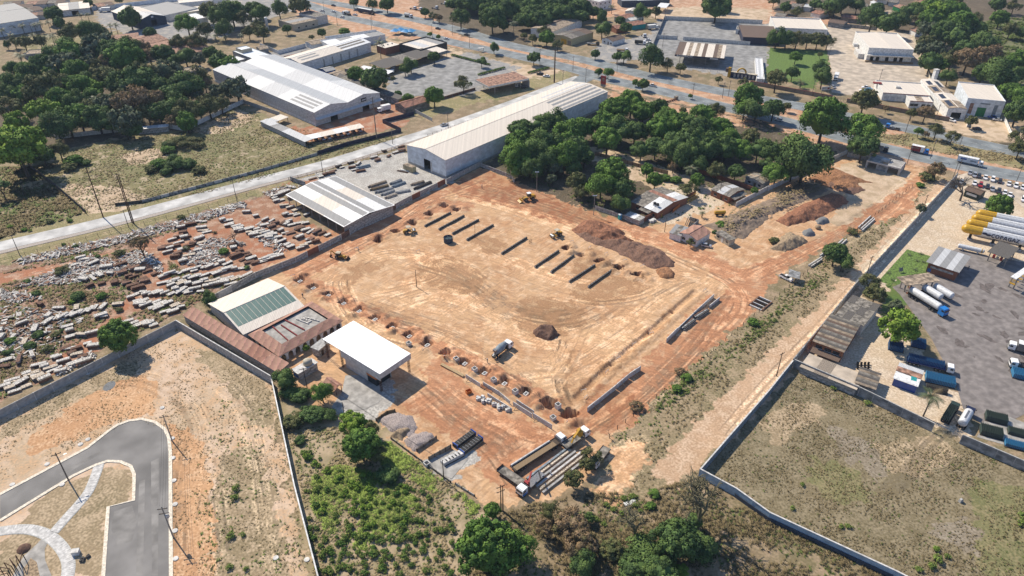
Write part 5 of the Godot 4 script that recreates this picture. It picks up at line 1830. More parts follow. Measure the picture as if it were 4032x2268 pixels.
	f = house("green_hut","dark green guard hut with brown roof at the depot car park",[[7,1985,462],[7,2132,512],[7,2192,476]],3.0,.8,true,"darkgreen",["roofbrown","roofbrown"],"",false)
	opening(f,"window_band","white","f",0,1.3,f.L * .7,1.0)
	f = open_roof("loading_gantry","white-roofed yellow steel gantry for filling tankers",[[7,2440,1335],[7,2500,1360],[7,2580,1235]],5.0,["roofwhite","roofwhite"],"",2)
	for q in 4:
		box(f.n,"gantry_rail",M["yellow"],v3(0,2.0 + q * .6,f.W * .4),v3(f.L,.1,.1))
		box(f.n,"platform",M["yellow"],v3(0,2.0,-f.W * .4 + q * f.W * .25),v3(f.L * .9,.12,.6))
	var ends := [[7,1945,838,2640,990],[7,1995,785,2690,935],[7,2045,735,2740,880],[7,2088,690,2790,830]]
	for i in 4:
		var e: Array = ends[i]
		var a := gp(7,e[1],e[2],4.0)
		var d := (gp(7,e[3],e[4],4.0) - a)
		d.y = 0
		d = d.normalized()
		var len_ := 27.0
		var lab: String = ["white gas tank with yellow end and blue lettering beside the dark canopy","white gas tank with yellow end, second from the dark canopy","white gas tank with yellow end, third from the dark canopy","white gas tank with yellow end nearest the clipped round tree"][i]
		lab = lab.replace("nearest","next to")
		var t := thing("gas_tank",lab,"gas tank",v3(a.x,0,a.z),-atan2(d.z,d.x),"big gas storage tanks")
		var R := 1.75
		var dome := [[.01,-R * .98],[R * .5,-R * .82],[R * .85,-R * .45],[R,0.0]]
		var yl := part("yellow_end",lathe_mesh(dome + [[R,5.5]],22),M["tankyellow"],t,v3(R,4.0,0),v3(0,0,-PI / 2))
		part("body",lathe_mesh([[R * .999,0],[R * .999,len_ - 10]],22),M["tank"],t,v3(R + 5.5,4.0,0),v3(0,0,-PI / 2))
		part("white_sweep",lathe_mesh([[R * 1.004,0],[R * 1.004,4.2]],22),M["tank"],t,v3(R + 1.3,4.0,0),v3(0,0,-PI / 2)).mesh = half_shell(R * 1.006,4.4)
		part("blue_end",lathe_mesh([[R,0],[R,3.0],[R * .85,3.0 + R * .45],[R * .5,3.0 + R * .82],[.01,3.0 + R * .98]],22),M["tankblue"],t,v3(R + len_ - 4.5,4.0,0),v3(0,0,-PI / 2))
		box(t,"top_rail",M["steel"],v3(len_ / 2,4.0 + R * .9,R * .45),v3(len_ * .8,.06,.06))
		for q in [4.0,12.0,21.0]:
			cyl(t,"support",M["black"],v3(q,1.5,0),.5,3.0)
			box(t,"footing",M["paleconcrete"],v3(q,.12,0),v3(1.6,.28,2.4))
		if i == 0:
			words(t,"COPAGAZ",2.1,"navy",v3(15.2,4.05,R * 1.01),0.0,-.12)
			part("emblem",lathe_mesh([[.01,-.06],[.9,-.05],[.9,.05],[.01,.06]],16),M["navy"],t,v3(8.2,4.3,R * .99),v3(PI / 2 - .1,0,0),v3(1,1,.5))
			part("emblem",lathe_mesh([[.01,-.06],[.9,-.05],[.9,.05],[.01,.06]],16),M["navy"],t,v3(9.6,3.95,R * 1.0),v3(PI / 2 - .1,0,0),v3(1,1,.45))
	var st := thing("gas_tank","small white gas tank with a yellow nose on the depot sand","gas tank",gp(7,2030,1085),-deg_to_rad(30))
	part("body",tank_mesh,M["tank"],st,v3(0,1.5,0),v3(0,0,PI / 2),v3(.9,4.6,.9))
	part("nose",lathe_mesh([[.91,0],[.91,.5],[.7,1.0],[.01,1.3]],16),M["tankyellow"],st,v3(3.4,1.5,0),v3(0,0,-PI / 2))
	for q in [-2.5,2.5]:
		box(st,"saddle",M["paleconcrete"],v3(q,.4,0),v3(.4,.9,1.6))
	for e in [[11,1285,605,4.6,4.2,"cylblue",3,"navy gas cylinders stacked beside the clipped round tree",24],[11,1510,575,4.4,3.8,"cylblue",3,"navy gas cylinders stacked between the round tree and the truck lane",24],
		[11,1725,945,8.0,4.0,"cylbright",3,"bright blue gas cylinders stacked behind the white-cab truck",22],[11,1690,1040,6.0,1.6,"cylgrey",3,"dull grey gas cylinders stacked under the palm",22],
		[11,2290,1330,5.6,3.2,"cylgreen",3,"dark green gas cylinders stacked at the yellow bay lines",24],[15,2240,20,5.6,3.6,"cylgreen",3,"dark green gas cylinders stacked on the grey kerb by the wall",24],
		[15,2510,20,5.0,2.6,"cylgreen",2,"dark green gas cylinders standing behind the bright blue row",24],[15,2500,150,6.0,2.8,"cylbright",2,"bright blue gas cylinders along the depot boundary wall",24],[11,2540,890,5.0,4.0,"cylbright",3,"bright blue gas cylinders loaded behind a white truck",22]]:
		var g := thing("cylinder_stack",e[7],"gas cylinders",gp(e[0],e[1],e[2]),-deg_to_rad(e[8]),"stacks of gas cylinders")
		box(g,"pallet",M["darkwood"],v3(0,.1,0),v3(e[3],.2,e[4]))
		cylinder_load(g,e[5],-e[3] / 2,e[3] / 2,e[4],.2,e[6])
	var t := truck("flatbed","carwhite","tankblue",13.0,gp(11,1620,800),24,"white-cab flatbed loaded with navy gas cylinders","truck")
	cylinder_load(t,"cylblue",-6.4,4.0,2.4,1.35,3)
	t = truck("flatbed","darkgreen","black",9.0,gp(11,1820,1290),-47,"green cylinder truck backed against the depot gate","truck")
	cylinder_load(t,"cylgreen",-4.4,2.0,2.4,1.35,3)
	truck("tanker","navy","tank",9.0,gp(11,1975,1340),-47,"short navy tanker with a white tank beside the green cylinder truck","tanker")
	tanker_semi(gp(11,1590,180),66,"truckblue","long white tanker trailer hitched to a bright blue tractor",15.0)
	tanker_semi(gp(11,1650,110),66,"","white tanker trailer standing alone beside the blue tractor rig",9.0)
	tanker_semi(gp(11,1760,100),66,"","white tanker trailer parked second from the blue tractor rig",9.0)
	truck("box","carwhite","steel",7.0,gp(11,2530,640),210,"white-cab truck at the edge of the wet setts","truck")
	truck("flatbed","carwhite","black",7.0,gp(11,2545,810),200,"white-cab truck next to bright blue cylinders","truck")
	tree(11,1325,400,205,"y","clipped round yellow-green tree in the depot yard")
	tree(11,1080,60,120,"o","olive tree between the workshop and the lawn")
	tree(11,1295,195,85,"s","small grey-green tree on the depot traffic island")
	tree(7,2335,625,125,"g","round clipped dark tree behind the gas tanks")
	palm(11,1560,1290,7.5,3.6,"tall palm standing in front of the depot wall")
	for q in 12:
		var c := gp(11,900 + (q % 4) * 36,770 + (q / 4) * 22)
		var sc := thing("bin","small black bin in the cluster on the depot paving","bin",c,q * .7,"black bins on the depot paving")
		part("tub",lathe_mesh([[.01,0],[.3,0],[.36,.8],[.3,.8],[.28,.1]],10),M["black"],sc)
	for q in 7:
		var pl := thing("palm_shrub","young palm shrub planted on the depot lawn","palm",gp(7,[1420,1540,1500,1480,1560,1250,1210][q],[1120,1110,1180,1270,1190,1370,1300][q]),q,"young palms on the depot lawn")
		for i in 7:
			part("frond",crowns["frond"][0],M["palmleaf"],pl,v3(0,.2,0),v3(0,TAU * i / 7.0,.5),v3(1.1,1.1,1.2))
	var sg := thing("notice_board","grey notice board on the depot lawn","sign",gp(7,1330,1290),.4)
	box(sg,"panel",M["steel"],v3(0,1.2,0),v3(1.8,1.4,.1),0,-.4)
	box(sg,"post",M["steel"],v3(-.6,.5,0),v3(.1,1.0,.1))
	box(sg,"post",M["steel"],v3(.6,.5,0),v3(.1,1.0,.1))
func half_shell(R: float,len_: float) -> ArrayMesh:
	var v := PackedVector3Array()
	var nn := PackedVector3Array()
	for i in 10:
		for k in 10:
			var c := []
			for e in [[i,k],[i,k + 1],[i + 1,k + 1],[i + 1,k]]:
				var u: float = e[0] / 10.0
				var half := 1.15 * sqrt(u)
				var q: float = lerpf(-half,half,e[1] / 10.0)
				c.append([v3(sin(q) * 0.0 + R * cos(q),u * len_,R * sin(q)),v3(cos(q),0,sin(q))])
			for w in [c[0],c[1],c[2],c[0],c[2],c[3]]:
				v.append(w[0])
				nn.append(w[1])
	return tri_mesh(v,nn)
func tanker_semi(at: Vector3,deg: float,tractor: String,label: String,L: float) -> void:
	var o := thing("tanker_trailer",label,"tanker",at,-deg_to_rad(deg),"white tanker trailers in the depot")
	part("tank",tank_mesh,M["tank"],o,v3(-L * .08,2.5,0),v3(0,0,PI / 2),v3(1.25,L * .42,1.25))
	box(o,"chassis",M["black"],v3(-L * .1,1.1,0),v3(L * .8,.3,1.0))
	for k in 3:
		for s in [-1.0,1.0]:
			wheel(o,-L * .42 + k * 1.3,s * 1.0,.5,.38)
	box(o,"rear_bumper",M["orange"],v3(-L * .5,.9,0),v3(.2,.3,2.3))
	if tractor:
		cab(o,L / 2,tractor,3.2,2.5,2.2)
		for x in [L / 2 - 1.3,L / 2 - 4.2,L / 2 - 5.4]:
			for s in [-1.0,1.0]:
				wheel(o,x,s * 1.0,.5,.4)
func bay(f: Dictionary,u0: float,u1: float,rise: float,wall: String,pat: Array,doors := []) -> Dictionary:
	var n := Node3D.new()
	n.name = "bay"
	f.n.add_child(n,true)
	n.position.x = (u0 + u1) / 2 * f.L
	var b := {"n": n,"L": (u1 - u0) * f.L,"W": f.W,"s": f.s,"h": f.h}
	gable(b,rise,false,wall,pat,.15,"",.12,doors)
	return b
func buildings_far() -> void:
	var f := footprint("twin_warehouse","twin-gabled white warehouse with a black name board","warehouse",[[1,585,1135],[1,1243,935],[1,75,580]],7.4)
	var b1 := bay(f,-.5,0.0,2.0,"paleconcrete",["rooflight","rooflight","roofsheet","rooflight","roofsheet","roofsheet"],[[1.0,4.6,0,3.7]])
	var b2 := bay(f,0.0,.5,2.0,"paleconcrete",["roofsheet","roofsheet","rooflight","roofsheet","roofsheet"],[[.6,4.6,0,3.7]])
	for q in [.25,.5,.75]:
		strip(b1,b1.n,2.0,false,-1.0,q - .07,q + .07,f.s * .26,f.s * .46,"roofgrey")
	strip(b1,b1.n,2.0,false,1.0,.05,.98,-f.s * .3,f.s * .49,"roofgreyer")
	strip(b2,b2.n,2.0,false,1.0,.05,.98,-f.s * .49,f.s * .2,"roofgreyer")
	var o: Node3D = f.n
	slab(o,"awning",M["rooflight"],v3(-f.L / 2,4.3,f.s * f.W / 2),v3(f.L / 2 + .8,4.3,f.s * f.W / 2),v3(f.L / 2 + .8,3.8,f.s * (f.W / 2 + 2.2)),v3(-f.L / 2,3.8,f.s * (f.W / 2 + 2.2)),.1)
	box(o,"name_board",M["black"],v3(f.L * .24,6.4,f.s * (f.W / 2 + .1)),v3(3.6,2.0,.12))
	words(o,"steel",1.15,"white",v3(f.L * .24,6.4,f.s * (f.W / 2 + .2)),0.0 if f.s > 0 else PI)
	box(o,"plinth",M["white"],v3(-f.L / 2 - .03,.7,0),v3(.2,1.4,f.W))
	f = footprint("pale_warehouse","long white warehouse with cream roof behind the twin-gabled one","warehouse",[[1,255,588],[1,445,640],[1,1288,458]],6.4)
	gable(f,1.6,false,"white",["roofwhite","roofwhite","roofcream","roofcream","roofcream"],.2)
	for q in [.3,.65]:
		strip(f,f.n,1.6,false,1.0,q - .1,q + .1,-f.s * .1,-f.s * .46,"rooffibre")
		strip(f,f.n,1.6,false,1.0,q - .09,q + .07,f.s * .44,f.s * .2,"roofgrey")
	for q in 5:
		box(f.n,"buttress",M["concrete"],v3(f.L / 2 + .3,2.4,(q - 2.4) * f.W * .12),v3(.5,4.8,.5))
	f = footprint("rear_warehouse","narrow white-roofed shed behind the long white warehouse","warehouse",[[1,720,445],[1,1300,345],[1,1215,308]],5.0)
	flat_roof(f,"white",["roofwhite","roofgrey","roofwhite","roofgrey"],.5)
	f = footprint("brick_shed","brick shed with cream roof and round vents next to the dark building","building",[[1,1298,488],[1,1442,452],[1,1548,378]],4.6)
	plain_walls(f,"brick",4.6)
	for i in 3:
		slab(f.n,"roof_panel",M["roofcream"],v3(-f.L / 2 + i * f.L / 3,4.9,-f.W / 2),v3(-f.L / 2 - .02 + (i + 1) * f.L / 3,4.9,-f.W / 2),v3(-f.L / 2 - .02 + (i + 1) * f.L / 3,4.9,f.W / 2),v3(-f.L / 2 + i * f.L / 3,4.9,f.W / 2),.12)
		cyl(f.n,"roof_vent",M["steel"],v3((i - 1) * f.L * .3,5.2,0),.5,.7)
	f = footprint("dark_building","blackened flat building with pale ribbed roof at the highway","building",[[1,1440,437],[1,1652,498],[1,1892,415]],5.6)
	flat_roof(f,"darkwall",["roofgrey","roofcream","rooflight","roofcream"],.7,0.0,false)
	f = footprint("market_shed","long open shed with weathered dark roof beside the gravel yard","shed",[[1,1292,692],[1,1922,507],[1,1790,462]],4.2)
	shed_roof(f,.6,["roofdark","roofdark","rooffibre","roofdark","roofdark","roofcream"],"","pole",7)
	f = footprint("side_shed","low dark shed with a yellow end along the twin-gabled warehouse","shed",[[1,742,748],[1,1432,1002],[1,1440,965]],3.4)
	shed_roof(f,.5,["roofdark","rooffibre","roofdark","roofdark","rooffibre","roofdark"],"greywall")
	opening(f,"yellow_end","yellow","r",0,.4,f.W * .9,2.4)
	house("old_tiled_house","old house with dark clay roof beside the twin-gabled warehouse",[[1,1398,1045],[1,1502,1086],[1,1738,1008]],3.6,1.5,false,"rooffibre",["claydark","claydark","claydark"],"",false)
	f = open_roof("fuel_canopy","concrete-edged canopy with pinkish roof beside the access road",[[1,2203,800],[1,2342,872],[2,78,745]],5.6,["roofpink","roofpink","roofpink","roofpink"],"paleconcrete",3)
	box(f.n,"back_wall",M["concrete"],v3(f.L * .3,2.2,-f.s * f.W * .5),v3(f.L * .5,4.4,.2))
	f = footprint("white_market_roof","white sheet roof beside the gravel yard trees","shed",[[1,1030,690],[1,1330,745],[1,1350,715]],3.4)
	shed_roof(f,.3,["roofwhite","roofwhite"],"","pole",3)
	var small := [[1,720,742,822,772,912,738,"rooftan","greywall"],[1,642,692,706,722,772,688,"roofgrey","blue"],[1,890,690,962,726,1062,690,"rooftan","greywall"],[1,492,418,562,452,716,405,"rooftan","white"],[1,452,520,512,548,642,500,"rooftan","greywall"],[1,282,566,330,590,432,545,"roofpink","greywall"],
		[1,0,470,40,500,100,470,"rooftan","greywall"],[1,20,560,60,580,90,560,"roofwhite","white"]]
	for e in small:
		house("back_shed","small %s gabled shed in the warehouse yards" % {"rooftan": "tan","roofgrey": "grey","roofpink": "pinkish","roofwhite": "white"}[e[7]],[[e[0],e[1],e[2]],[e[0],e[3],e[4]],[e[0],e[5],e[6]]],3.4,.8,false,e[8],[e[7],e[7]],"small sheds among the warehouses",false)
	f = footprint("cream_office","cream office block with a flat stained roof near the highway","building",[[1,222,198],[1,376,246],[1,606,190]],5.0)
	flat_roof(f,"cream",["rooftan","roofgrey","rooftan"],.4)
	for q in [-.3,0.0,.3]:
		opening(f,"window","glass","r",q,1.2,1.6,1.2,"white")
	f = footprint("grey_office","taller grey-roofed block behind the cream office","building",[[1,432,130],[1,602,172],[1,704,142]],6.4)
	flat_roof(f,"offwhite",["roofdark","rooffibre"],.3)
	f = footprint("grey_roof_warehouse","big pale blue walled warehouse with grey roof behind the palms","warehouse",[[0,-420,305],[0,385,180],[0,110,38]],9.0)
	gable(f,1.5,true,"bluewhite",["roofgrey","rooftan","roofgrey","roofgrey"],.1)
	f = footprint("carport_house","white house with a broad cream carport roof","house",[[0,595,108],[0,898,78],[0,800,18]],4.6)
	gable(f,1.0,true,"white",["roofcream","roofgrey","roofcream"],.6,"",.12,[[0,5.0,0,3.4]])
	f = footprint("slate_hall","slate blue hall with a cream roof and black doorway","hall",[[0,1392,212],[0,1664,160],[0,1430,62]],6.0)
	gable(f,3.0,false,"slate",["roofcream","roofcream","rooflight"],.2,"",.12,[[.8,4.5,0,5.0]])
	box(f.n,"plate",M["roofwhite"],v3(f.L * .02,7.2,f.s * (f.W / 2 + .08)),v3(1.8,1.2,.1))
	for e in [["grey_shed","broad grey flat-roofed shed behind the slate hall",0,1665,152,1992,78,1700,8,"roofgrey","offwhite",5.0],["cream_shed","long cream-roofed shed with roof fans behind the tall trees",0,1800,132,2420,52,2360,10,"roofcream","cream",4.4],["white_shed","white barrel-like shed beside the slate hall",0,1868,212,2085,172,2000,122,"roofwhite","white",4.0],
		["white_store","white flat store behind the long white wall",0,1800,30,2250,-12,2200,-40,"roofcream","white",4.5],["block_roof","white roof block joining the twin-gabled warehouse",0,2258,590,2352,622,2452,582,"roofwhite","greywall",4.2],["blue_roof_block","block with pale blue flat roof near the twin-gabled warehouse",0,2338,512,2562,598,2720,548,"bluewhite","concrete",5.0],
		["upper_block","small raised block on the pale blue roof",0,2370,478,2430,502,2510,470,"bluewhite","cream",7.0],["low_roof","low dark roof beneath the villa trees",0,742,500,862,560,870,485,"roofdark","greywall",3.4],["pale_roof","pale flat roof beside the tall palm",0,240,545,500,530,480,490,"rooftan","greywall",3.4],["yard_roof","low pale roof inside the grove",0,1840,730,2050,700,2000,660,"rooftan","greywall",3.2]]:
		f = footprint(e[0],e[1],"building",[[e[2],e[3],e[4]],[e[2],e[5],e[6]],[e[2],e[7],e[8]]],e[11])
		flat_roof(f,e[10],[e[9],e[9],e[9]],.35)
	house("villa","big villa with pinkish clay roof among the grove trees",[[0,1760,575],[0,2132,488],[0,1890,362]],4.0,2.4,true,"cream",["roofpink","roofpink","roofpink"],"",false)
	house("villa","clay-roofed villa wing half hidden by the grove",[[0,1390,470],[0,1690,395],[0,1560,330]],4.0,1.8,true,"cream",["roofpink","roofpink"],"",false)
	house("villa","low clay terrace roof beside the lone dark tree",[[0,1125,420],[0,1400,390],[0,1380,330]],3.0,.5,true,"cream",["roofpink","roofpink"],"",false)
	var rows := [[0,90,95,330,70,280,40],[0,240,130,440,95,380,60],[0,310,160,440,150,420,120],[0,30,50,200,40,190,10],[0,260,50,460,40,440,5],[0,470,35,640,30,640,-5],[0,990,70,1150,45,1100,15],[0,560,60,700,45,690,20]]
	for i in rows.size():
		var e: Array = rows[i]
		house("row_house",["clay-roofed row house in the packed street behind the grey-roofed warehouse","grey-roofed row house in the packed street behind the grey-roofed warehouse"][i % 2],[[0,e[1],e[2]],[0,e[3],e[4]],[0,e[5],e[6]]],3.2,1.0,true,"offwhite",["roofpink" if i % 2 == 0 else "rooffibre","roofbrown"],"row houses behind the grey-roofed warehouse",false)
	f = footprint("tan_warehouse","long warehouse with a tan roof and white walls across the highway","warehouse",[[2,190,285],[2,406,322],[2,804,212]],5.6)
	gable(f,1.4,false,"white",["rooftan","rooftan","rooftan","rooftan"],.3)
	box(f.n,"ridge_vent",M["roofbrown"],v3(0,7.3,0),v3(1.0,.4,f.W))
	f = footprint("lime_shop","lime-walled shop with a yellow shutter front across the highway","shop",[[2,432,352],[2,598,392],[2,826,326]],4.8)
	gable(f,1.0,false,"paleyellow",["roofbrown","roofdark","rooffibre"],.3)
	opening(f,"shutter","yellow","f",.05,0,5.0,3.6)
	opening(f,"shutter","steel","f",.38,0,3.0,3.2)
	house("veranda_house","white veranda house with brown hipped roof by the truck yard",[[2,906,388],[2,1012,416],[2,1116,376]],3.2,1.3,false,"white",["roofbrown","roofbrown"])
	for e in [[985,262,1052,292,1116,256,"claydark","brick","brick-walled house with dark clay roof behind the truck yard"],[1136,226,1212,257,1302,222,"claydark","teal","turquoise-walled house behind the truck yard"],[1138,190,1192,207,1272,166,"roofwhite","white","white-roofed house behind the turquoise one"],[1030,172,1122,192,1200,152,"claydark","offwhite","house with broad dark clay roof below the wood edge"],[1140,112,1240,122,1260,95,"roofcream","white","low cream-roofed house beside the tall street tree"]]:
		house("village_house",e[8],[[2,e[0],e[1]],[2,e[2],e[3]],[2,e[4],e[5]]],3.4,1.0,false,e[7],[e[6],e[6]],"houses behind the truck yard",false)
	f = footprint("two_storey_house","white two-storey house with small windows at the wood edge","house",[[2,765,-10],[2,872,18],[2,988,-12]],7.0)
	flat_roof(f,"white",["paleconcrete","paleconcrete"],.4)
	for q in 3:
		for y in [1.0,4.4]:
			opening(f,"window","glass","f",-.32 + q * .32,y,1.2,1.2,"white")
			opening(f,"window","glass","r",-.32 + q * .32,y,1.2,1.2,"white")
	f = footprint("dark_depot","long slate-walled depot with grey roof at the edge of town","building",[[2,1108,10],[2,1590,-5],[2,1560,-45]],5.0)
	flat_roof(f,"slate",["roofgrey","rooflight","roofgrey"],.3)
	open_roof("white_canopy","small white canopy beside the sandy lane",[[2,1455,72],[2,1552,80],[2,1560,32]],4.4,["roofwhite","roofwhite"],"",2)
	f = open_roof("station_canopy","brown and cream striped filling station canopy with navy fascia",[[2,1640,548],[2,2135,588],[2,2195,457]],6.8,["roofbrown","roofbrown","roofcream","rooftan","roofcream","rooftan","roofcream","roofbrown","roofcream","roofcream","roofbrown","rooftan","roofcream"],"navy",4)
	words(f.n,"ESTRELAÇÃO",1.5,"white",v3(-f.L * .28,6.35,f.s * (f.W / 2 + .14)),0.0 if f.s > 0 else PI)
	box(f.n,"price_strip",M["offwhite"],v3(f.L * .3,6.0,f.s * (f.W / 2 + .14)),v3(5.0,.8,.06))
	cyl(f.n,"round_logo",M["white"],v3(-f.L * .445,6.35,f.s * (f.W / 2 + .14)),.45,.08,v3(PI / 2,0,0))
	f = footprint("station_shop","navy station shop with brown roof behind the inner white wall","shop",[[2,2328,372],[2,2700,388],[2,2690,270]],5.0)
	flat_roof(f,"navy",["roofbrown","roofbrown","roofbrown"],0.0)
	f = footprint("shop_annex","white annex with blue door at the station shop","building",[[2,2255,292],[2,2330,298],[2,2335,262]],3.6)
	flat_roof(f,"white",["rooffibre"],.3)
	opening(f,"door","navy","f",.1,0,2.6,2.6)
	f = footprint("white_stable","narrow white flat-roofed building along the lawn hedge","building",[[2,2462,790],[2,2542,796],[2,2548,585]],2.8)
	flat_roof(f,"white",["roofwhite","rooflight","roofwhite"],.3)
	f = footprint("mural_wall","navy mural wall with cut-out panels and a yellow ring sculpture","sign",[[2,2195,735],[2,2462,770],[2,2465,745]],3.2)
	box(f.n,"wall",M["navy"],v3(0,1.6,0),v3(f.L,3.2,.5))
	box(f.n,"coping",M["cream"],v3(0,3.25,-f.s * .8),v3(f.L,.12,2.2))
	for q in 6:
		box(f.n,"panel",M["dirtywhite"],v3(-f.L * .34 + q * f.L * .14,1.5,f.s * .3),v3(f.L * .07,2.2,.1))
	box(f.n,"yellow_tower",M["yellow"],v3(-f.L / 2 - .9,3.0,0),v3(1.7,6.0,1.4))
	box(f.n,"tower_box",M["roofbrown"],v3(-f.L / 2 - 2.4,4.2,0),v3(1.6,2.2,2.0))
	var tor := TorusMesh.new()
	tor.inner_radius = 2.0
	tor.outer_radius = 3.0
	part("ring",tor,M["yellow"],f.n,v3(-f.L * .1,3.4,-f.s * .8),v3(PI / 2,0,0))
	f = footprint("parapet_warehouse","white parapet warehouse with a broad cream roof behind the hedge","warehouse",[[3,75,275],[3,603,298],[3,590,187]],6.5)
	flat_roof(f,"white",["roofcream","roofcream","roofcream","roofcream","roofcream"],.9)
	f = footprint("dock_warehouse","white warehouse with five dark loading docks in a row","warehouse",[[3,1018,478],[3,1470,498],[3,1402,337]],9.2)
	var dd := []
	for q in 5:
		dd.append([[-.38,-.25,-.04,.15,.28][q] * f.L,2.2,0,3.5])
	f.h = 9.2
	plain_walls(f,"white",9.2,dd)
	f.h = 8.3
	gable(f,.7,false,"",["roofcream","roofcream","roofcream","roofcream"],-.25)
	box(f.n,"dock_awning",M["offwhite"],v3(0,4.8,f.s * (f.W / 2 + 1.3)),v3(f.L + 1.0,.35,2.8))
	box(f.n,"dock_plinth",M["wood"],v3(.5,.5,f.s * (f.W / 2 + .8)),v3(f.L + 2.0,1.0,1.5))
	box(f.n,"side_ramp",M["paleconcrete"],v3(-f.L / 2 - 2.0,1.6,f.s * f.W * .2),v3(3.6,3.2,f.W * .3))
	box(f.n,"cooling_unit",M["rooflight"],v3(-f.L / 2 - 2.0,4.0,-f.s * f.W * .1),v3(2.8,2.0,3.2))
	f = footprint("office_building","white office with red roof bands beside the gate","office",[[3,1160,930],[3,1642,962],[3,1585,836]],4.6)
	flat_roof(f,"white",["roofcream","roofcream","roofcream"],.5)
	box(f.n,"red_band",M["redband"],v3(0,4.4,f.s * (f.W / 2 + .03)),v3(f.L + .1,.4,.1))
	for q in [-.4,-.27,-.14]:
		opening(f,"window","rooflight","f",q,1.4,2.6,1.3,"white")
	box(f.n,"roof_vault",M["offwhite"],v3(-f.L * .1,4.8,0),v3(2.6,1.0,2.2))
	box(f.n,"stair_block",M["redband"],v3(-f.L * .5,4.6,-f.s * f.W * .25),v3(4.6,.5,3.0))
	f = footprint("office_wing","white office wing with square windows and red top band","office",[[3,1432,1012],[3,1664,1028],[3,1645,962]],4.2)
	flat_roof(f,"white",["roofcream","rooftan","roofcream"],.4)
	box(f.n,"red_band",M["redband"],v3(0,4.05,f.s * (f.W / 2 + .03)),v3(f.L + .1,.36,.1))
	for q in [-.38,-.2,.12,.34]:
		opening(f,"window","glass","f",q,1.2,2.0,1.4,"white")
	f = footprint("solar_shed","white shed with solar panels on a tan roof","building",[[3,1816,1092],[3,2006,1102],[3,1882,816]],5.6)
	gable(f,.7,false,"white",["roofcream","rooftan","roofcream","rooftan"],.1,"",.12,[[0,5.0,0,3.6]])
	for q in [[-.42,-.28],[-.2,-.05],[.05,.2],[.26,.44]]:
		strip(f,f.n,.7,false,-1.0,.25,.75,q[0],q[1],"solar","solar_panel")
	strip(f,f.n,.7,false,1.0,.2,.7,-f.s * .2,-f.s * .42,"solar","solar_panel")
	f = footprint("white_shop","tall pale blue shop front with a green roller door","shop",[[3,2015,985],[3,2395,1020],[3,2286,852]],9.6)
	flat_roof(f,"bluewhite",["roofcream","roofcream","roofcream","roofcream"],.5)
	opening(f,"roller_door","green","f",-.05,0,f.L * .24,5.0)
	opening(f,"display_window","roofpink","f",-.34,1.0,f.L * .1,6.0)
	opening(f,"display_window","bluegrey","f",.3,1.0,f.L * .1,6.0)
	box(f.n,"name_letters",M["bluegrey"],v3(0,7.2,f.s * (f.W / 2 + .06)),v3(f.L * .26,.7,.08))
	var town := [[435,126,522,146,564,112,"claydark","white"],[738,170,905,195,908,168,"claydark","rooffibre"],[1172,112,1258,178,1350,165,"rooftan","teal"],[1262,58,1330,85,1388,60,"roofpink","green"],[1442,22,1540,45,1582,14,"roofpink","offwhite"],[1032,18,1062,42,1100,28,"rooflight","white"],[945,40,1000,110,1045,100,"rooffibre","offwhite"],[238,66,330,74,360,40,"rooffibre","offwhite"],[362,68,430,76,436,45,"rooflight","offwhite"],[72,156,170,168,232,145,"rooffibre","brick"],
		[608,222,760,245,802,215,"roofbrown","greywall"],[1430,295,1490,322,1520,298,"roofpink","white"],[1215,20,1300,30,1310,0,"rooffibre","offwhite"],[1590,20,1700,22,1720,-10,"roofpink","brick"],[210,40,290,50,300,20,"roofpink","offwhite"],[1100,-5,1200,5,1210,-25,"rooffibre","offwhite"]]
	for e in town:
		house("town_house","%s town house behind the parapet warehouse" % {"claydark": "dark clay-roofed","rooftan": "tan-roofed","roofpink": "pink-roofed","rooflight": "pale-roofed","rooffibre": "grey-roofed","roofbrown": "brown-roofed"}[e[6]],[[3,e[0],e[1]],[3,e[2],e[3]],[3,e[4],e[5]]],3.4,1.0,true,e[7],[e[6],e[6]],"town houses behind the parapet warehouse",false)
	var tw := thing("water_tower","slim white square water tower beside the solar shed","water tower",gp(3,1640,885))
	box(tw,"shaft",M["white"],v3(0,5.5,0),v3(2.2,11.0,2.2),.2)
	box(tw,"top_rim",M["offwhite"],v3(0,11.1,0),v3(2.5,.5,2.5),.2)
	tw = thing("water_tower","slim pale tower standing beside the cream office trees","water tower",gp(1,118,300))
	part("shaft",lathe_mesh([[1.0,0],[1.0,8.6],[.01,8.6]],14),M["offwhite"],tw)
	part("top_ring",lathe_mesh([[1.15,8.2],[1.15,9.2],[.01,9.25]],14),M["white"],tw)
	for i in 4:
		var c := gp(1,[1400,1455,1510,1560][i],[345,335,350,348][i])
		var tt := thing("market_tent","blue pyramid tent on the verge of the highway","tent",c,.4,"blue market tents")
		part("roof",lathe_mesh([[4.2,2.6],[.05,4.4]],4),M["skyblue"],tt)
		for a in [-1,1]:
			for b in [-1,1]:
				box(tt,"pole",M["steel"],v3(a * 2.0,1.3,b * 2.0),v3(.1,2.6,.1))
	var bb := thing("billboard","red billboard on a post beside the slip road","billboard",gp(2,915,880),-.6)
	box(bb,"panel",M["red"],v3(0,4.6,0),v3(3.4,5.0,.5))
	box(bb,"emblem",M["roofpink"],v3(0,4.8,.27),v3(1.6,2.0,.06))
	box(bb,"lower_panel",M["greywall"],v3(0,1.2,0),v3(3.2,1.4,.4))
	box(bb,"post",M["steel"],v3(0,1.0,-.3),v3(.3,2.0,.3))
	bb = thing("billboard","white advertising board on posts behind the red-capped wall","billboard",gp(3,570,945),.25)
	box(bb,"panel",M["offwhite"],v3(0,3.4,0),v3(6.0,2.2,.2))
	box(bb,"print",M["greywall"],v3(-1.3,3.6,.12),v3(2.6,.5,.05))
	box(bb,"print",M["redband"],v3(1.7,3.3,.12),v3(1.4,1.0,.05))
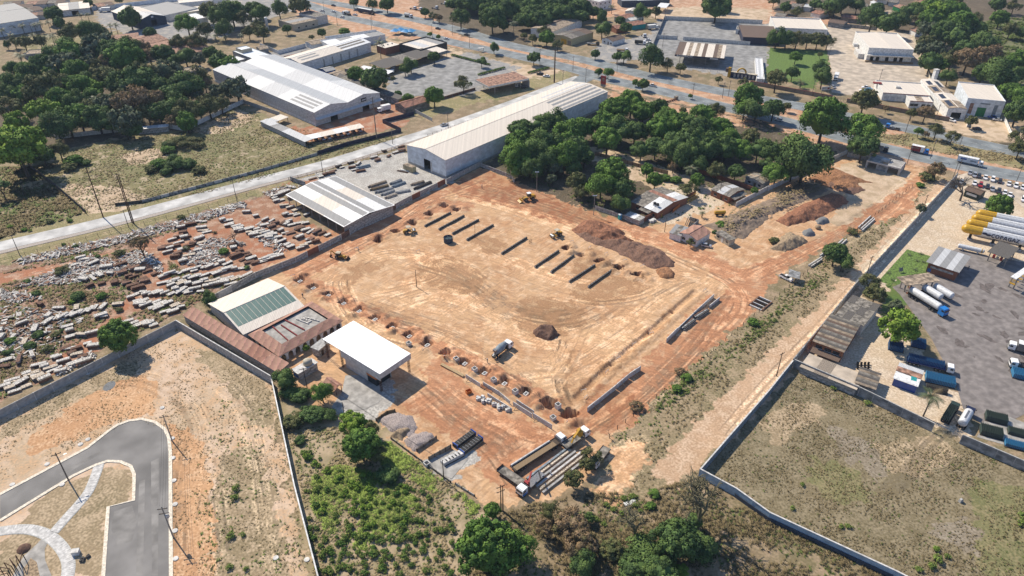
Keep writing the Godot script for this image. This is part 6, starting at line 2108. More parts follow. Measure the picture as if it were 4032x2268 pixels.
	for q in [-2.2,2.2]:
		box(bb,"post",M["steel"],v3(q,1.2,0),v3(.2,2.6,.2))
func boundary() -> void:
	wall_run("concrete_wall","grey concrete panel wall between the pale lot and the stone yard",[[8,-420,1530],[8,0,1318],[8,1785,398]],2.9,"concrete","paleconcrete",5.0,.2)
	wall_run("concrete_wall","grey concrete panel wall in front of the tiled wing",[[8,1790,398],[9,165,962]],3.0,"concrete","paleconcrete",4.2,.2,"","paleconcrete")
	wall_run("white_wall","thin white-capped wall between the pale lot and the weed field",[[9,168,968],[9,272,1449],[13,400,600],[13,620,1449],[13,740,1900]],2.2,"concrete","white",5.5,.2,"","white")
	wall_run("patched_wall","patched white and brick wall along the earthworks and stone yard",[[20,520,768],[5,0,1350],[5,400,1195],[5,860,965],[5,1190,765],[5,1340,692],[5,1480,612],[5,1905,400]],2.5,"dirtywhite","offwhite",5.0,.2,"","","wall",["dirtywhite","dirtywhite","offwhite","brick","dirtywhite","slabrust"])
	wall_run("concrete_wall","low concrete wall under the side of the long pale warehouse",[[5,1920,400],[5,2262,222]],2.4,"concrete","paleconcrete",4.0)
	wall_run("white_wall","short white wall at the foot of the dark wood",[[5,2266,228],[5,2576,348],[6,20,385]],1.8,"dirtywhite","offwhite",4.0)
	wall_run("depot_wall","dark weathered concrete wall between the depot and the dry lot",[[11,250,800],[11,900,1080],[11,1640,1445]],3.1,"greywall","concrete",4.0,.2,"","concrete")
	wall_run("depot_wall","dark concrete wall below the green cylinder stacks",[[15,1925,112],[15,2640,420],[15,2900,540]],3.1,"greywall","concrete",4.0,.2,"","concrete")
	wall_run("track_wall","long grey wall between the dirt track and the gas depot",[[11,240,785],[11,640,300],[7,880,1449],[7,1480,800],[7,1890,352]],2.9,"concrete","greywall",4.5,.2,"","greywall")
	wall_run("lot_wall","blue-grey plastered wall between the dirt track and the dry lot",[[11,235,795],[11,0,1090],[14,1885,440]],2.6,"bluegrey","bluegrey",6.0,.25,"","paleconcrete")
	var w := wall_run("lot_wall","pale blue wall with a dark teal dado along the dry lot",[[14,1880,445],[14,2240,640],[15,0,885],[15,1250,1470],[15,1700,1700]],2.7,"wallblue","wallblue",5.0,.25,"","paleconcrete")
	var pts := [[14,2240,650],[15,0,890],[15,1250,1475]]
	for i in 2:
		var a := ga(pts[i]) - w.position
		var b := ga(pts[i + 1]) - w.position
		box(w,"dado",M["slate"],(a + b) / 2 + v3(-.1,.62,.13),v3(a.distance_to(b),1.3,.12),-atan2(b.z - a.z,b.x - a.x))
	wall_run("grove_wall","white wall along the foot of the grove",[[0,560,1400],[0,1240,1322]],2.3,"offwhite","white",6.0)
	wall_run("grove_wall","white wall climbing past the grove corner to the warehouse",[[0,1700,1290],[0,1862,1318],[0,2450,1040]],2.4,"white","white",6.0)
	wall_run("warehouse_wall","low grey wall under the side of the twin-gabled warehouse",[[0,2455,1040],[1,240,1165]],2.2,"concrete","dirtywhite",5.0)
	wall_run("hoarding","navy hoarding around the vacant plot corner",[[1,1590,1160],[1,1278,1240],[1,1455,1325]],2.2,"navy","slate",4.0,.12,"","","hoarding")
	wall_run("hoarding","navy hoarding along the verge of the access road",[[1,1460,1330],[1,930,1462],[5,625,108]],2.0,"navy","slate",4.0,.12,"","","hoarding")
	wall_run("field_wall","low painted wall of mismatched grey panels along the upper field",[[5,620,110],[4,2576,290],[4,1430,592],[4,1165,622]],1.3,"concrete","darkwall",4.0,.2,"","","wall",["concrete","darkwall","greywall","darkwall","paleconcrete","darkwall"])
	wall_run("field_fence","dark board fence at the scrubby end of the upper field",[[4,290,225],[4,570,440],[4,872,705]],1.9,"darkwall","darkwood",3.5,.12,"","","fence")
	post_fence("road_fence","leaning wooden post fence along the stone yard and access road",[[4,0,1195],[4,870,965],[4,2000,668],[5,0,500]],1.6,4.2,"darkwood",true)
	post_fence("road_fence","wooden post fence in front of the stacked slabs by the road",[[5,330,365],[5,700,280],[5,1500,20]],1.5,4.0,"darkwood",true)
	post_fence("road_railing","rusty railing beside the long pale warehouse",[[1,1730,1372],[1,2576,1082],[2,282,965]],1.3,3.0,"wood",true)
	post_fence("track_fence","wooden post fence between the red haul road and the weeds",[[10,1060,1420],[10,1450,1110],[10,1900,740],[10,2380,330],[7,350,1330],[7,1000,780],[7,1480,410]],1.5,3.4,"darkwood",false)
	wall_run("brick_wall","orange brick wall beside the brick house",[[6,1282,808],[6,1842,515]],2.3,"brick","brick",4.0)
	wall_run("brick_wall","orange brick wall behind the two cottages",[[6,1870,290],[6,2250,408],[6,2440,480]],2.0,"brick","brick",4.0)
	wall_run("plaster_wall","stained plaster wall below the big round tree",[[6,840,662],[6,1282,806]],1.9,"dirtywhite","offwhite",4.0)
	wall_run("long_white_wall","long white wall beside the rubble bank up to the highway",[[6,2250,632],[6,2576,462],[7,0,470],[7,500,238],[7,788,100]],2.2,"offwhite","white",5.0)
	wall_run("panel_fence","short fence of upright concrete panels next to the gatehouse",[[7,800,125],[7,1005,170]],2.0,"concrete","paleconcrete",1.6)
	wall_run("rusty_fence","rusty sheet fence along the sandy lane in the wood",[[6,840,115],[6,1270,232],[6,1565,305]],1.8,"wood","rust",3.0,.1,"","","fence")
	wall_run("station_wall","white wall with navy gates behind the filling station",[[2,1542,200],[2,2515,240]],3.0,"offwhite","white",9.0,.2,"","","wall",["offwhite","offwhite","navy","offwhite","offwhite"])
	wall_run("station_wall","white inner wall of the filling station yard",[[2,1722,405],[2,2390,455]],2.6,"offwhite","white",8.0)
	wall_run("station_wall","short white wall with a navy gate at the yard entrance",[[2,1452,388],[2,1662,398]],2.6,"offwhite","navy",8.0)
	wall_run("station_wall","grey side wall between station and truck yard",[[2,1415,480],[2,1540,178]],2.6,"greywall","concrete",6.0)
	post_fence("station_fence","white steel fence in front of the station canopy",[[2,1560,640],[2,1780,700],[2,2140,735]],2.0,4.0,"paleconcrete",true)
	wall_run("red_capped_wall","pink wall with red coping in front of the lawn",[[3,-180,850],[3,0,882],[3,640,1000]],2.2,"paving","slabrust",5.0,.25,"","redband")
	wall_run("red_capped_wall","pink wall with red coping in front of the white office",[[3,790,1030],[3,1815,1222]],2.2,"paving","slabrust",5.0,.25,"","redband")
	post_fence("yard_gate","barred steel gate between the red-capped walls",[[3,642,1000],[3,788,1028]],1.8,1.6,"steel",true)
	wall_run("yard_wall","cream wall on the far side of the paved yard",[[3,1452,375],[3,1600,725],[3,1640,880]],2.2,"cream","cream",6.0)
	wall_run("yard_wall","grey wall closing the paved yard below the town houses",[[3,602,252],[3,1092,306]],2.4,"greywall","concrete",6.0)
	wall_run("plot_wall","white side wall of the shop forecourt",[[3,2000,1180],[3,2000,1280]],2.2,"white","white",5.0)
	wall_run("plot_wall","white wall beyond the shop forecourt",[[3,2370,1205],[3,2440,1365]],2.0,"white","white",5.0)
	wall_run("yard_wall","white wall around the sheds behind the long white warehouse",[[1,45,470],[1,225,545],[1,500,475]],2.6,"white","white",6.0)
	wall_run("yard_wall","long white wall behind the narrow white-roofed shed",[[1,700,410],[1,1212,338]],3.0,"bluewhite","white",6.0)
	wall_run("street_wall","pale blue wall along the truck park in the packed street",[[0,930,105],[0,1460,45],[0,1900,-5]],3.0,"bluewhite","white",7.0)
	wall_run("plot_wall","grey wall beside the navy hoarding",[[1,1605,1135],[1,1772,1222]],2.0,"concrete","concrete",4.0)
	wall_run("plot_wall","low brown wall below the gravel yard",[[1,1860,1005],[1,2205,905]],1.5,"slabbrown","rooffibre",4.0)
	var f := footprint("carport","long pale carport roof on the field side of the warehouse plot","carport",[[1,45,1222],[1,492,1428],[1,548,1396]],2.7)
	shed_roof(f,.2,["rooflight","roofgrey","rooflight","rooflight"],"","pole",5)
	box(f.n,"wall",M["concrete"],v3(0,1.3,f.s * (f.W / 2 - .05)),v3(f.L,2.5,.2))
	f = footprint("carport","pale carport roof at the back of the warehouse plot","carport",[[1,130,1252],[1,320,1180],[1,262,1152]],2.7)
	shed_roof(f,.2,["rooflight","roofcream"],"","pole",3)
	f = footprint("carport","long white carport roof sheltering a row of cars","carport",[[1,520,1408],[1,1085,1282],[1,1055,1248]],2.6)
	shed_roof(f,.2,["roofwhite","roofcream","roofwhite","roofcream"],"","pole",6)
	f = footprint("block_shed","low block shed with whitish roof against the grove wall","shed",[[0,1375,1305],[0,1690,1275],[0,1680,1255]],2.6)
	shed_roof(f,.2,["roofwhite","rooflight","roofwhite"],"dirtywhite")
	for e in [[[2,165,742],[2,370,690],"dense clipped hedge at the filling station forecourt"],[[1,2240,760],[1,2500,690],"low clipped hedge beside the fuel canopy"],[[1,1970,560],[1,2350,660],"thin hedge on posts along the gravel yard"]]:
		var a := ga(e[0])
		var b := ga(e[1])
		var h := thing("hedge",e[2],"hedge",a)
		var n := int(a.distance_to(b) / 1.5)
		for i in n:
			part("foliage",crowns["w"][i % 2 * 3],M["leaf"],h,(b - a) * (i + .5) / n + v3(0,.7,0),v3(0,i,0),v3(1.3,1.1,1.3))
func forest(called: String,label: String,spots: Array,kind: String) -> void:
	var mm := MultiMesh.new()
	mm.transform_format = MultiMesh.TRANSFORM_3D
	mm.mesh = crowns[kind][0]
	mm.instance_count = spots.size()
	for i in spots.size():
		var e: Array = spots[i]
		var rad: float = e[3] / 2.5556 / pix_m(gp(e[0],e[1],e[2],5.0)) * lerpf(.85,1.2,fmod(i * .37,1.0))
		var p := gp(e[0],e[1],e[2],rad)
		mm.set_instance_transform(i,Transform3D(Basis(Vector3.UP,i * 1.7).scaled(v3(rad,rad * lerpf(.8,1.15,fmod(i * .61,1.0)),rad)),p))
	var o := MultiMeshInstance3D.new()
	o.name = numbered(called)
	o.multimesh = mm
	o.material_override = M["leaf"]
	add_child(o)
	o.set_meta("kind","stuff")
	tag(o,label,"wood")
func plants() -> void:
	var grove := "trees of the walled grove"
	var gv := [[70,1380,0,"x"],[300,1400,150,"y"],[430,1110,210,"y"],[160,1230,110,"y"],[80,1080,130,"o"],[150,860,110,"d"],[290,750,105,"d"],[250,700,80,"g"],[420,640,100,"d"],[120,680,70,"d"],[420,890,150,"o"],[560,830,130,"o"],[640,640,130,"s"],[700,550,130,"d"],[620,520,130,"d"],[740,700,110,"g"],[880,640,90,"d"],[700,870,100,"g"],[820,860,120,"g"],[960,900,90,"y"],[880,800,80,"d"],[930,960,90,"g"],
		[1000,480,150,"d"],[1120,520,140,"d"],[1300,480,110,"d"],[1260,590,150,"d"],[1380,570,100,"d"],[1130,640,110,"b"],[1010,700,100,"o"],[1080,790,130,"o"],[1180,850,110,"d"],[1420,740,130,"o"],[1380,830,160,"d"],[1520,870,120,"d"],[1320,930,120,"d"],[1680,740,140,"s"],[1620,900,110,"d"],[1540,1000,110,"b"],[1350,1030,170,"b"],[1200,1000,120,"o"],[1060,1060,110,"d"],[980,1200,130,"d"],[1100,1220,120,"d"],[800,1180,130,"d"],[680,1230,140,"d"],[560,1280,130,"d"],[1260,1220,150,"d"],[1330,1300,90,"d"],[1600,1130,110,"d"],[1480,1140,110,"o"],[1760,1080,130,"d"],[1880,1120,130,"o"],[1880,1230,100,"g"],[1760,1200,80,"b"],[2010,1110,90,"d"],[2100,1070,110,"o"],[2220,1040,90,"o"],[2380,900,130,"s"],[2200,920,90,"d"],[1860,880,150,"d"],[2000,800,120,"o"],[1960,940,90,"s"],[2060,850,80,"b"],[1720,950,100,"d"],[1500,560,90,"b"],[1440,480,80,"b"],[1640,540,100,"d"],[1800,430,90,"o"],[1960,420,90,"o"],[1860,560,90,"d"],[2000,600,70,"d"],[2120,540,70,"d"],[2210,620,95,"d"],[2310,660,90,"d"],[1760,600,70,"d"],
		[80,950,90,"d"],[240,950,90,"g"],[520,740,80,"g"],[60,790,60,"d"],[600,1000,110,"g"],[760,1030,110,"d"],[900,1090,100,"o"]]
	for i in gv.size():
		var e: Array = gv[i]
		if e[3] == "d" and i % 3 == 1:
			e[3] = "g" if i % 2 else "s"
		if e[3] == "x":
			continue
		tree(0,e[0],e[1],e[2] * (.75 if e[2] > 200 else 1.14),e[3],KIND[e[3]] + " tree crowded into the walled grove",grove,.7)
	var park := "trees in the upper gardens"
	for e in [[1305,180,105,"d","lone dark round tree in front of the slate hall"],[710,330,115,"o","big dark tree beside the palm lawn"],[900,300,115,"d","bright dark-leaved tree beside the palm lawn"],[1040,320,60,"s",""],[540,140,90,"d",""],[590,230,60,"d",""],[1510,330,75,"d",""],[2120,110,110,"o",""],[2220,180,120,"d",""],[2330,120,130,"d",""],[2440,190,90,"o",""],[1880,240,120,"g",""],[2060,300,80,"o",""],[2250,300,90,"d",""],[2560,90,90,"d",""],[240,430,80,"o",""],[400,420,70,"o",""],[140,420,60,"o",""],[70,450,40,"d",""],[885,30,50,"d",""],[1200,5,40,"o",""],[2500,320,70,"o",""],[240,100,35,"d",""]]:
		tree(0,e[0],e[1],e[2],e[3],e[4] if e[4] else KIND[e[3]] + " tree in the gardens round the slate hall",park)
	for e in [[45,385,6,3.4],[150,345,6,3.2],[250,345,6.5,3.4],[370,330,6,3.2],[430,330,7,3.4],[510,320,7,3.2],[580,310,6,3.0],[480,480,7,3.4],[555,460,7,3.6],[1130,350,7,3.2],[1190,350,7.5,3.4],[830,225,6,3.0],[900,220,6,3.0],[130,420,5,3.2],[350,420,5,3.0],[250,700,9,5.0],[2000,400,5,3.0],[2100,420,5,3.0],[2180,430,5,3.0],[2280,440,5,3.0],[2440,420,5,3.0],[1000,1120,7,4.5],[820,1250,5,4.0],[1980,690,5,3.0],[2040,980,7,3.2]]:
		palm(0,e[0],e[1],e[2],e[3],"coconut palm in the gardens behind the grove","palms behind the grove")
	palm(1,1258,590,11.0,4.6,"tall royal palm between the warehouse and the market shed")
	tree(20,45,375,66,"y","wide yellow-green tree at the corner of the upper field")
	tree(4,170,120,120,"g","spreading green tree above the scrub at the field corner")
	tree(4,420,100,110,"d","dark tree beside the scrub at the field fence")
	tree(4,590,60,110,"o","dry olive tree at the top of the upper field")
	bare_tree(4,60,560,9,"leafless tree in the brown scrub by the field fence",3,"t","bark")
	for e in [[1690,60,90,"g"],[1760,190,150,"d"],[1900,200,120,"d"],[1600,200,110,"g"],[1520,250,90,"o"],[2000,260,90,"o"],[1680,270,90,"d"],[740,170,130,"g"],[700,230,100,"o"],[860,190,70,"d"],[1820,-20,150,"o"],[1990,-10,120,"o"],[1700,10,100,"d"],[100,830,40,"y"],[240,860,40,"g"],[300,870,30,"y"],[500,780,50,"o"],[700,770,40,"g"]]:
		tree(4,e[0],e[1],e[2] * .8,e[3],KIND[e[3]] + " bush growing in the upper field","bushes of the upper field",.2)
	for e in [[1005,745,85,"g","bright green tree at the corner of the gravel yard"],[1190,800,140,"d","wide dark tree between the white market roof and side shed"],[1555,640,85,"d","dark tree standing in the gravel yard"],[1500,700,60,"d","lower dark tree beside the gravel yard tree"],[1790,570,65,"d","small dark tree below the market shed"],[2090,840,90,"o","round olive tree on the low brown wall"],[1790,965,100,"g","spreading green tree beside the old tiled house"],[2270,615,55,"d","small dark tree at the gravel yard corner"],[2395,480,55,"d","slim tree beside the highway lay-by"],[660,330,45,"d","small dark tree in the plot by the cream office"],[890,315,60,"g","green bush in the plot by the cream office"],[310,290,50,"d","dark tree beside the cream office"],[30,130,110,"d","tall dark tree beside the highway bend"],[230,90,90,"d","dark round tree behind the cream office"],[440,60,110,"o","grey leafless-looking tree at the highway bend"],[60,330,90,"o","olive tree by the slim pale tower"],[20,260,70,"o","olive tree next to the slim pale tower"],[980,20,55,"d","roadside tree by the far lane near the dark lorry"],[1170,45,55,"d","roadside tree behind the dark lorry"],[1315,40,80,"d","dark tree beside the white shop across the highway"],[1700,120,50,"d","roadside tree on the red verge by the white shop"],[1780,160,50,"o","olive roadside tree on the red verge"],[1840,180,45,"b","dry roadside tree on the red verge"],[2060,180,90,"d","dark tree at the wood edge"],[2380,190,130,"d","big dark tree at the wood edge by the highway"],[2490,250,60,"d","lower dark tree at the wood edge by the highway"],[1750,345,28,"g","little tree on the verge by the blue tents"],[1835,370,25,"g","sapling on the verge by the blue tents"],[1430,950,40,"g","green shrub at the end of the side shed"],[1530,985,60,"g","leafy shrub behind the old tiled house"],[1380,790,30,"o","small shrub by the carport"],[560,375,30,"o","shrub on the plot wall"],[2430,1130,60,"o","shrub by the plot"]]:
		if e[4] != "shrub by the plot":
			tree(1,e[0],e[1],e[2],e[3],e[4])
	var wood := []
	for e in [[1980,40],[2070,30],[2170,40],[2270,50],[2370,30],[2470,50],[2570,30],[2670,50],[2770,70],[2870,60],[2960,50],[2320,100],[2420,110],[2540,100],[2660,110],[2750,130],[2920,140],[2020,-10],[2140,-20],[2260,-20],[2380,-30],[2500,-30],[2620,-20],[2740,-20],[2860,-20],[3036,60],[3140,30],[3016,140],[2676,200],[2796,140],[2906,150],[3016,130],[3116,150],[3226,170],[2736,200],[2876,200],[3076,0],[2956,-20],[2816,-20],[3196,110],[3276,80],[3276,170]]:
		wood.append([1,e[0],e[1],95])
	forest("forest","dark wood massed across the highway",wood,"d")
	for e in [[320,315,70,"o"],[350,380,75,"g"],[120,360,40,"o"],[210,390,50,"o"],[460,450,55,"o"],[910,290,95,"d"],[900,190,60,"d"],[820,120,70,"d"],[900,140,60,"d"],[1150,280,60,"d"],[1320,120,100,"d"],[1450,120,60,"o"],[1090,210,50,"d"],[840,540,50,"d"],[1060,570,55,"d"],[1130,560,75,"d"],[1400,580,130,"d"],[1570,650,70,"o"],[1700,680,60,"o"],[220,580,70,"d"],[870,720,45,"d"],[970,730,60,"g"],[1320,845,60,"d"],[1240,830,35,"g"],[2080,800,45,"o"],[2330,830,55,"o"],[1795,965,25,"g"],[2060,70,140,"d"],[1990,30,80,"d"],[2140,30,80,"d"],[1720,1110,40,"o"]]:
		tree(2,e[0],e[1],e[2],e[3],KIND[e[3]] + " tree beside the highway and its side yards","roadside trees along the highway",.9)
	palm(2,15,370,10,4.0,"tall palm at the red verge below the wood")
	palm(2,1000,140,6,3.6,"palm among the village houses")
	for e in [[90,390,100,"d"],[190,390,100,"d"],[290,400,100,"o"],[400,400,90,"o"],[500,410,90,"o"],[600,420,80,"o"]]:
		tree(3,e[0],e[1],e[2],e[3],KIND[e[3]] + " tree in the clipped row behind the lawn","tree row behind the lawn",.6)
	for e in [[280,570,62,"g","lone round tree on the lawn"],[525,550,30,"o","thin sapling on the lawn"],[250,730,70,"d","dark round tree at the lower edge of the lawn"],[545,690,95,"d","dark tree at the lawn corner"],[555,780,95,"d","leafy tree in front of the lawn corner"],[90,790,120,"o","bare-looking olive tree behind the red-capped wall"],[975,1010,130,"o","wide olive street tree in front of the white office"],[1450,1140,60,"o","small street tree beside the office wing"],[1590,1130,90,"b","sparse street tree beside the solar shed"],[1190,1090,35,"b","dry shrub by the red-capped wall"],[570,1190,215,"g","big round mango tree on the highway median"],[960,1310,185,"g","broad mango tree on the highway median by the blue tractor"],[60,1090,110,"d","dark tree on the median behind the mango tree"],[190,1070,45,"o","small tree on the median grass"],[1520,1320,50,"g","young bright tree on the wide median"],[1700,1310,80,"o","leaning olive tree on the wide median"],[1860,1370,80,"o","low olive tree on the wide median"],[1590,1350,40,"b","dry young tree on the wide median"],[2050,1220,60,"o","thin tree in front of the white shop"],[1820,770,80,"d","dark tree behind the solar shed"],[2540,1380,110,"o","olive tree overhanging the far end of the shop plot"]]:
		tree(3,e[0],e[1],e[2],e[3],e[4],"",1.3)
	palm(3,320,890,3.5,3.6,"bushy palm behind the red-capped wall")
	for e in [[1700,150,130,"y"],[1620,200,110,"g"],[1850,130,130,"g"],[1950,230,140,"g"],[1780,330,140,"d"],[1900,380,130,"d"],[1600,300,110,"s"],[1560,130,90,"d"],[1640,60,90,"g"],[1780,50,90,"d"],[2060,200,90,"o"],[2100,300,100,"d"],[1600,430,100,"o"],[1560,500,90,"s"],[1700,500,110,"s"],[1640,620,110,"d"],[1990,500,110,"d"],[2190,430,140,"d"],[1850,600,110,"o"],[2010,600,140,"b"],[2150,560,110,"b"],[2260,520,100,"b"],[1750,650,80,"g"],[2300,760,170,"d"],[2160,740,100,"d"],[2430,640,90,"g"],[2420,820,100,"d"],[2500,740,90,"d"],[2420,930,110,"g"],[2540,980,120,"g"],[2520,1120,140,"d"],[2560,600,110,"g"],[2350,640,80,"o"],
		[1050,190,120,"d"],[1210,240,110,"d"],[1000,130,70,"d"],[1100,80,70,"d"],[1440,110,100,"d"],[1320,200,90,"d"],[1500,200,80,"o"],[680,50,110,"d"],[760,20,100,"d"],[560,60,70,"d"],[900,60,70,"d"],[480,40,60,"d"],[180,70,60,"d"],[290,120,60,"o"],[620,130,50,"o"],[340,10,60,"o"],[60,10,60,"o"],[2310,40,80,"d"],[2480,60,70,"o"],[2340,180,90,"g"],[2440,300,80,"o"],[2560,330,60,"d"],[1900,10,60,"o"]]:
		tree(3,e[0],e[1],e[2],e[3],KIND[e[3]] + " tree in the belt beyond the paved yard and town","tree belt beyond the paved yard")
	for e in [[100,1330,170,"d"],[260,1260,150,"d"],[420,1230,160,"d"],[600,1330,190,"g"],[720,1290,150,"g"],[60,1449,160,"g"],[350,1420,180,"d"],[930,1250,170,"g"],[1020,1120,170,"g"],[1200,1040,160,"g"],[1320,1130,150,"g"],[1100,1300,170,"d"],[960,1400,170,"g"],[1240,1330,140,"d"],[1480,1080,110,"d"],[1560,1180,160,"g"],[1500,1300,170,"g"],[1680,1280,170,"g"],[1840,1300,190,"d"],[1800,1420,180,"d"],[1640,1430,160,"d"],[1920,1150,140,"g"],[2060,1110,110,"o"],[2080,1300,160,"g"],[2180,1400,140,"g"],[2380,980,170,"g"],[2460,1100,150,"d"],[2340,1100,120,"g"],[2400,1380,130,"o"],[2000,1420,150,"d"]]:
		tree(2,e[0],e[1],e[2] * .86,e[3],KIND[e[3]] + " mango tree in the wood beside the long pale warehouse","mango trees beside the earthworks")
	for e in [[40,130,190,"g"],[200,60,200,"d"],[330,150,170,"d"],[520,120,190,"g"],[640,40,170,"d"],[730,130,120,"d"],[60,260,110,"g"],[200,260,130,"d"],[620,240,110,"d"],[1300,60,120,"d"],[1450,30,140,"d"],[1600,50,150,"d"],[1780,90,170,"d"],[1960,60,160,"d"],[2150,40,150,"d"],[2320,60,140,"g"],[2480,60,150,"d"],[1880,200,110,"d"],[1700,170,110,"d"],[2060,270,110,"o"],[2250,280,110,"d"],[2560,200,90,"d"],[2440,470,45,"g"]]:
		tree(6,e[0],e[1],e[2] * .88,e[3],KIND[e[3]] + " tree in the wood behind the works and cottages","trees behind the earthworks and cottages")
	for e in [[1000,300,180,"g","big leafy mango tree beside the brick house"],[900,420,150,"g","lower half-shaded mango beside the brick house"],[1110,450,130,"d","dark mango overhanging the plaster wall"],[1100,590,110,"d","dark low tree along the plaster wall"],[650,390,110,"o","olive tree at the edge of the graded soil"],[700,480,90,"o","lower olive tree at the edge of the graded soil"],[430,240,95,"s","pale dusty tree standing before the dark wood"],[400,350,60,"s","pale dusty sapling at the edge of the soil"],[1360,260,78,"g","round green tree beside the sandy lane"],[1440,360,85,"g","low green tree behind the brick house"],[1620,230,60,"b","thin dry tree in the sandy lane"],[1650,360,60,"g","green bush behind the brick house"],[1860,365,75,"g","rounded green tree below the cottage palm"],[1770,450,95,"o","grey-green tree beside the brick wall end"],[1800,985,45,"o","shrub in front of the tiled cottage"],[2040,890,30,"d","small dark shrub beside the site cabin"],[2105,810,60,"g","green bush on the rubble bank"],[1540,340,60,"g","green bush along the rusty fence"]]:
		tree(6,e[0],e[1],e[2],e[3],e[4])
	palm(6,1790,380,6.5,3.6,"coconut palm behind the brick house")
	palm(6,1910,740,2.2,1.6,"young palm on the works beside the yellow bowser")
	for e in [[380,130,260,"d","huge dark tree over the long white wall"],[80,300,120,"g","green tree behind the long white wall"],[60,90,120,"d","dark tree behind the grey cottage"],[250,250,120,"d","dark tree leaning over the long white wall"],[960,30,150,"d","dark mango tree on the median by the gatehouse"],[1700,260,90,"b","dry yellowing tree at the works entrance"],[1600,330,80,"o","olive thicket at the works entrance"],[1530,410,45,"g","green bush by the haul road fence"],[1540,650,60,"s","grey-green shrub against the track wall"],[680,1100,130,"d","dark green tree on the verge of the haul road"],[760,1180,100,"d","lower dark tree on the verge of the haul road"],[850,880,60,"o","olive bush beside the stacked beams"],[1020,1380,110,"o","grey-green tree inside the depot wall"],[60,970,60,"o","brown bush on the sand heap"],[2540,40,100,"o","thin dark tree at the edge of the wide median"]]:
		tree(7,e[0],e[1],e[2],e[3],e[4])
	bare_tree(7,1930,570,13,"tall leafless tree by the green guard hut",11)
	tree(8,1180,490,185,"g","spreading green tree leaning over the grey concrete wall")
	tree(8,2110,110,80,"d","dark slim tree beside the glazed-roof building")
	bare_tree(4,1455,1140,9,"dry brown tree standing among the scrap slabs",5,"b","bark")
	bare_tree(4,2365,1000,6,"small leafless tree beside the red yard road",8,"","bark",4)
	for e in [[4,2250,1080,55,"g"],[4,1200,1100,60,"o"],[4,620,1270,80,"o"],[4,270,1380,40,"d"],[4,760,1030,35,"d"],[4,980,1130,30,"d"],[8,360,55,45,"d"],[8,780,80,70,"d"],[8,720,140,40,"y"],[8,1020,80,60,"g"],[8,380,470,60,"d"],[8,100,530,60,"g"],[8,560,470,50,"o"],[8,80,640,50,"d"],[8,480,610,60,"o"],[8,300,580,60,"d"],[4,1820,740,50,"o"],[4,1870,1050,40,"o"],[4,2480,1240,35,"d"],[8,620,430,30,"d"],[8,1200,220,40,"o"],[4,640,1010,25,"g"],[4,2160,890,25,"o"]]:
		tree(e[0],e[1],e[2],e[3],e[4],KIND[e[4]] + " bush growing between the stone yard stacks","bushes in the stone yard",.3)
	for e in [[9,270,910,120,"d","dark tree behind the end of the concrete wall"],[9,330,1040,110,"d","dark thicket beside the white-capped wall"],[9,450,1080,110,"d","dark thicket in front of the forecourt hut"],[9,660,1050,115,"g","green shade tree beside the forecourt hut"],[9,560,1270,150,"d","dark thicket below the forecourt"],[9,380,1330,120,"o","dry thicket along the white-capped wall"],[9,720,1280,110,"d","dark thicket beside the forecourt apron"],[9,980,1370,150,"y","yellow-green tree at the lower edge of the apron"],[9,1130,1420,110,"o","olive tree by the sand bays"],[9,500,600,50,"y","clipped bush in front of the arcade"],[13,1060,130,190,"g","broad tree overhanging the sand bays"],[13,1200,220,110,"o","lower tree beside the sand bays"],[13,1330,420,120,"d","dark thicket in the weed field corner"],[13,2380,790,90,"g","green tree wrapped around the twin poles"],[13,2320,1180,320,"g","large round-topped tree at the foot of the works"],[14,60,1160,180,"g","round green tree in the scrub below the twin poles"],[14,800,240,115,"o","olive tree beside the parked white truck"],[14,750,330,90,"o","lower olive tree beside the concrete piles"],[14,620,470,105,"o","rounded olive tree at the end of the piles"],[14,390,790,110,"o","dry olive tree below the blue-cab truck"],[14,590,920,180,"b","large brown dry-leaved tree"],[14,700,1150,170,"b","lower brown dry-leaved tree"],[14,320,960,110,"b","brown scrub tree below the blue-cab truck"],[14,780,860,60,"d","small dark tree beside the brown tree"],[14,1640,1080,250,"d","big dark tree below the leafless one"],[14,1400,1200,220,"d","wide dark tree in the lower thicket"],[14,1880,1150,200,"d","dark tree at the edge of the lower thicket"],[14,1250,1380,200,"d","dark tree in the bottom of the thicket"],[14,1500,1400,170,"d","dark tree beside the bright small one"],[14,1700,1400,95,"y","small bright yellow-green tree in the thicket"],[14,1000,1180,130,"o","olive scrub tree in the thicket"],[14,720,1330,150,"d","dark low tree under the brown one"],[14,1840,900,90,"d","dark ivy-covered tree at the trunk of the leafless one"],[14,1430,620,60,"g","green bush on the clearing edge"],[14,1400,740,55,"g","green bush beside the white litter"],[10,1660,1010,55,"g","bright bush beside the haul road fence"],[10,1760,900,60,"g","bright bush beside the posts above the haul road bend"],[10,1250,1190,85,"b","rusty dry bush beside the haul road"],[10,1690,840,60,"b","dry soil-coloured bush at the haul road edge"],[10,2430,340,60,"g","green bush next to the concrete manhole"],[13,450,80,70,"d","dark bush at the top of the weed field"]]:
		tree(e[0],e[1],e[2],e[3],e[4],e[5])
	bare_tree(14,1860,1000,17,"large leafless spreading tree above the thicket",21,"","palebranch",6)
	bare_tree(14,1230,1090,11,"pale leafless tree beside the thicket",23,"","palebranch",5)
	bare_tree(14,980,60,3,"leafless shrub beside the yellow crane truck",29,"","bark",3)
	var sr := RandomNumberGenerator.new()
	sr.seed = 31
	var n := 0
	var wf := poly([13,450,130,820,380,1050,380,1500,440,1700,640,2000,880,1960,1449,640,1449,520,900])
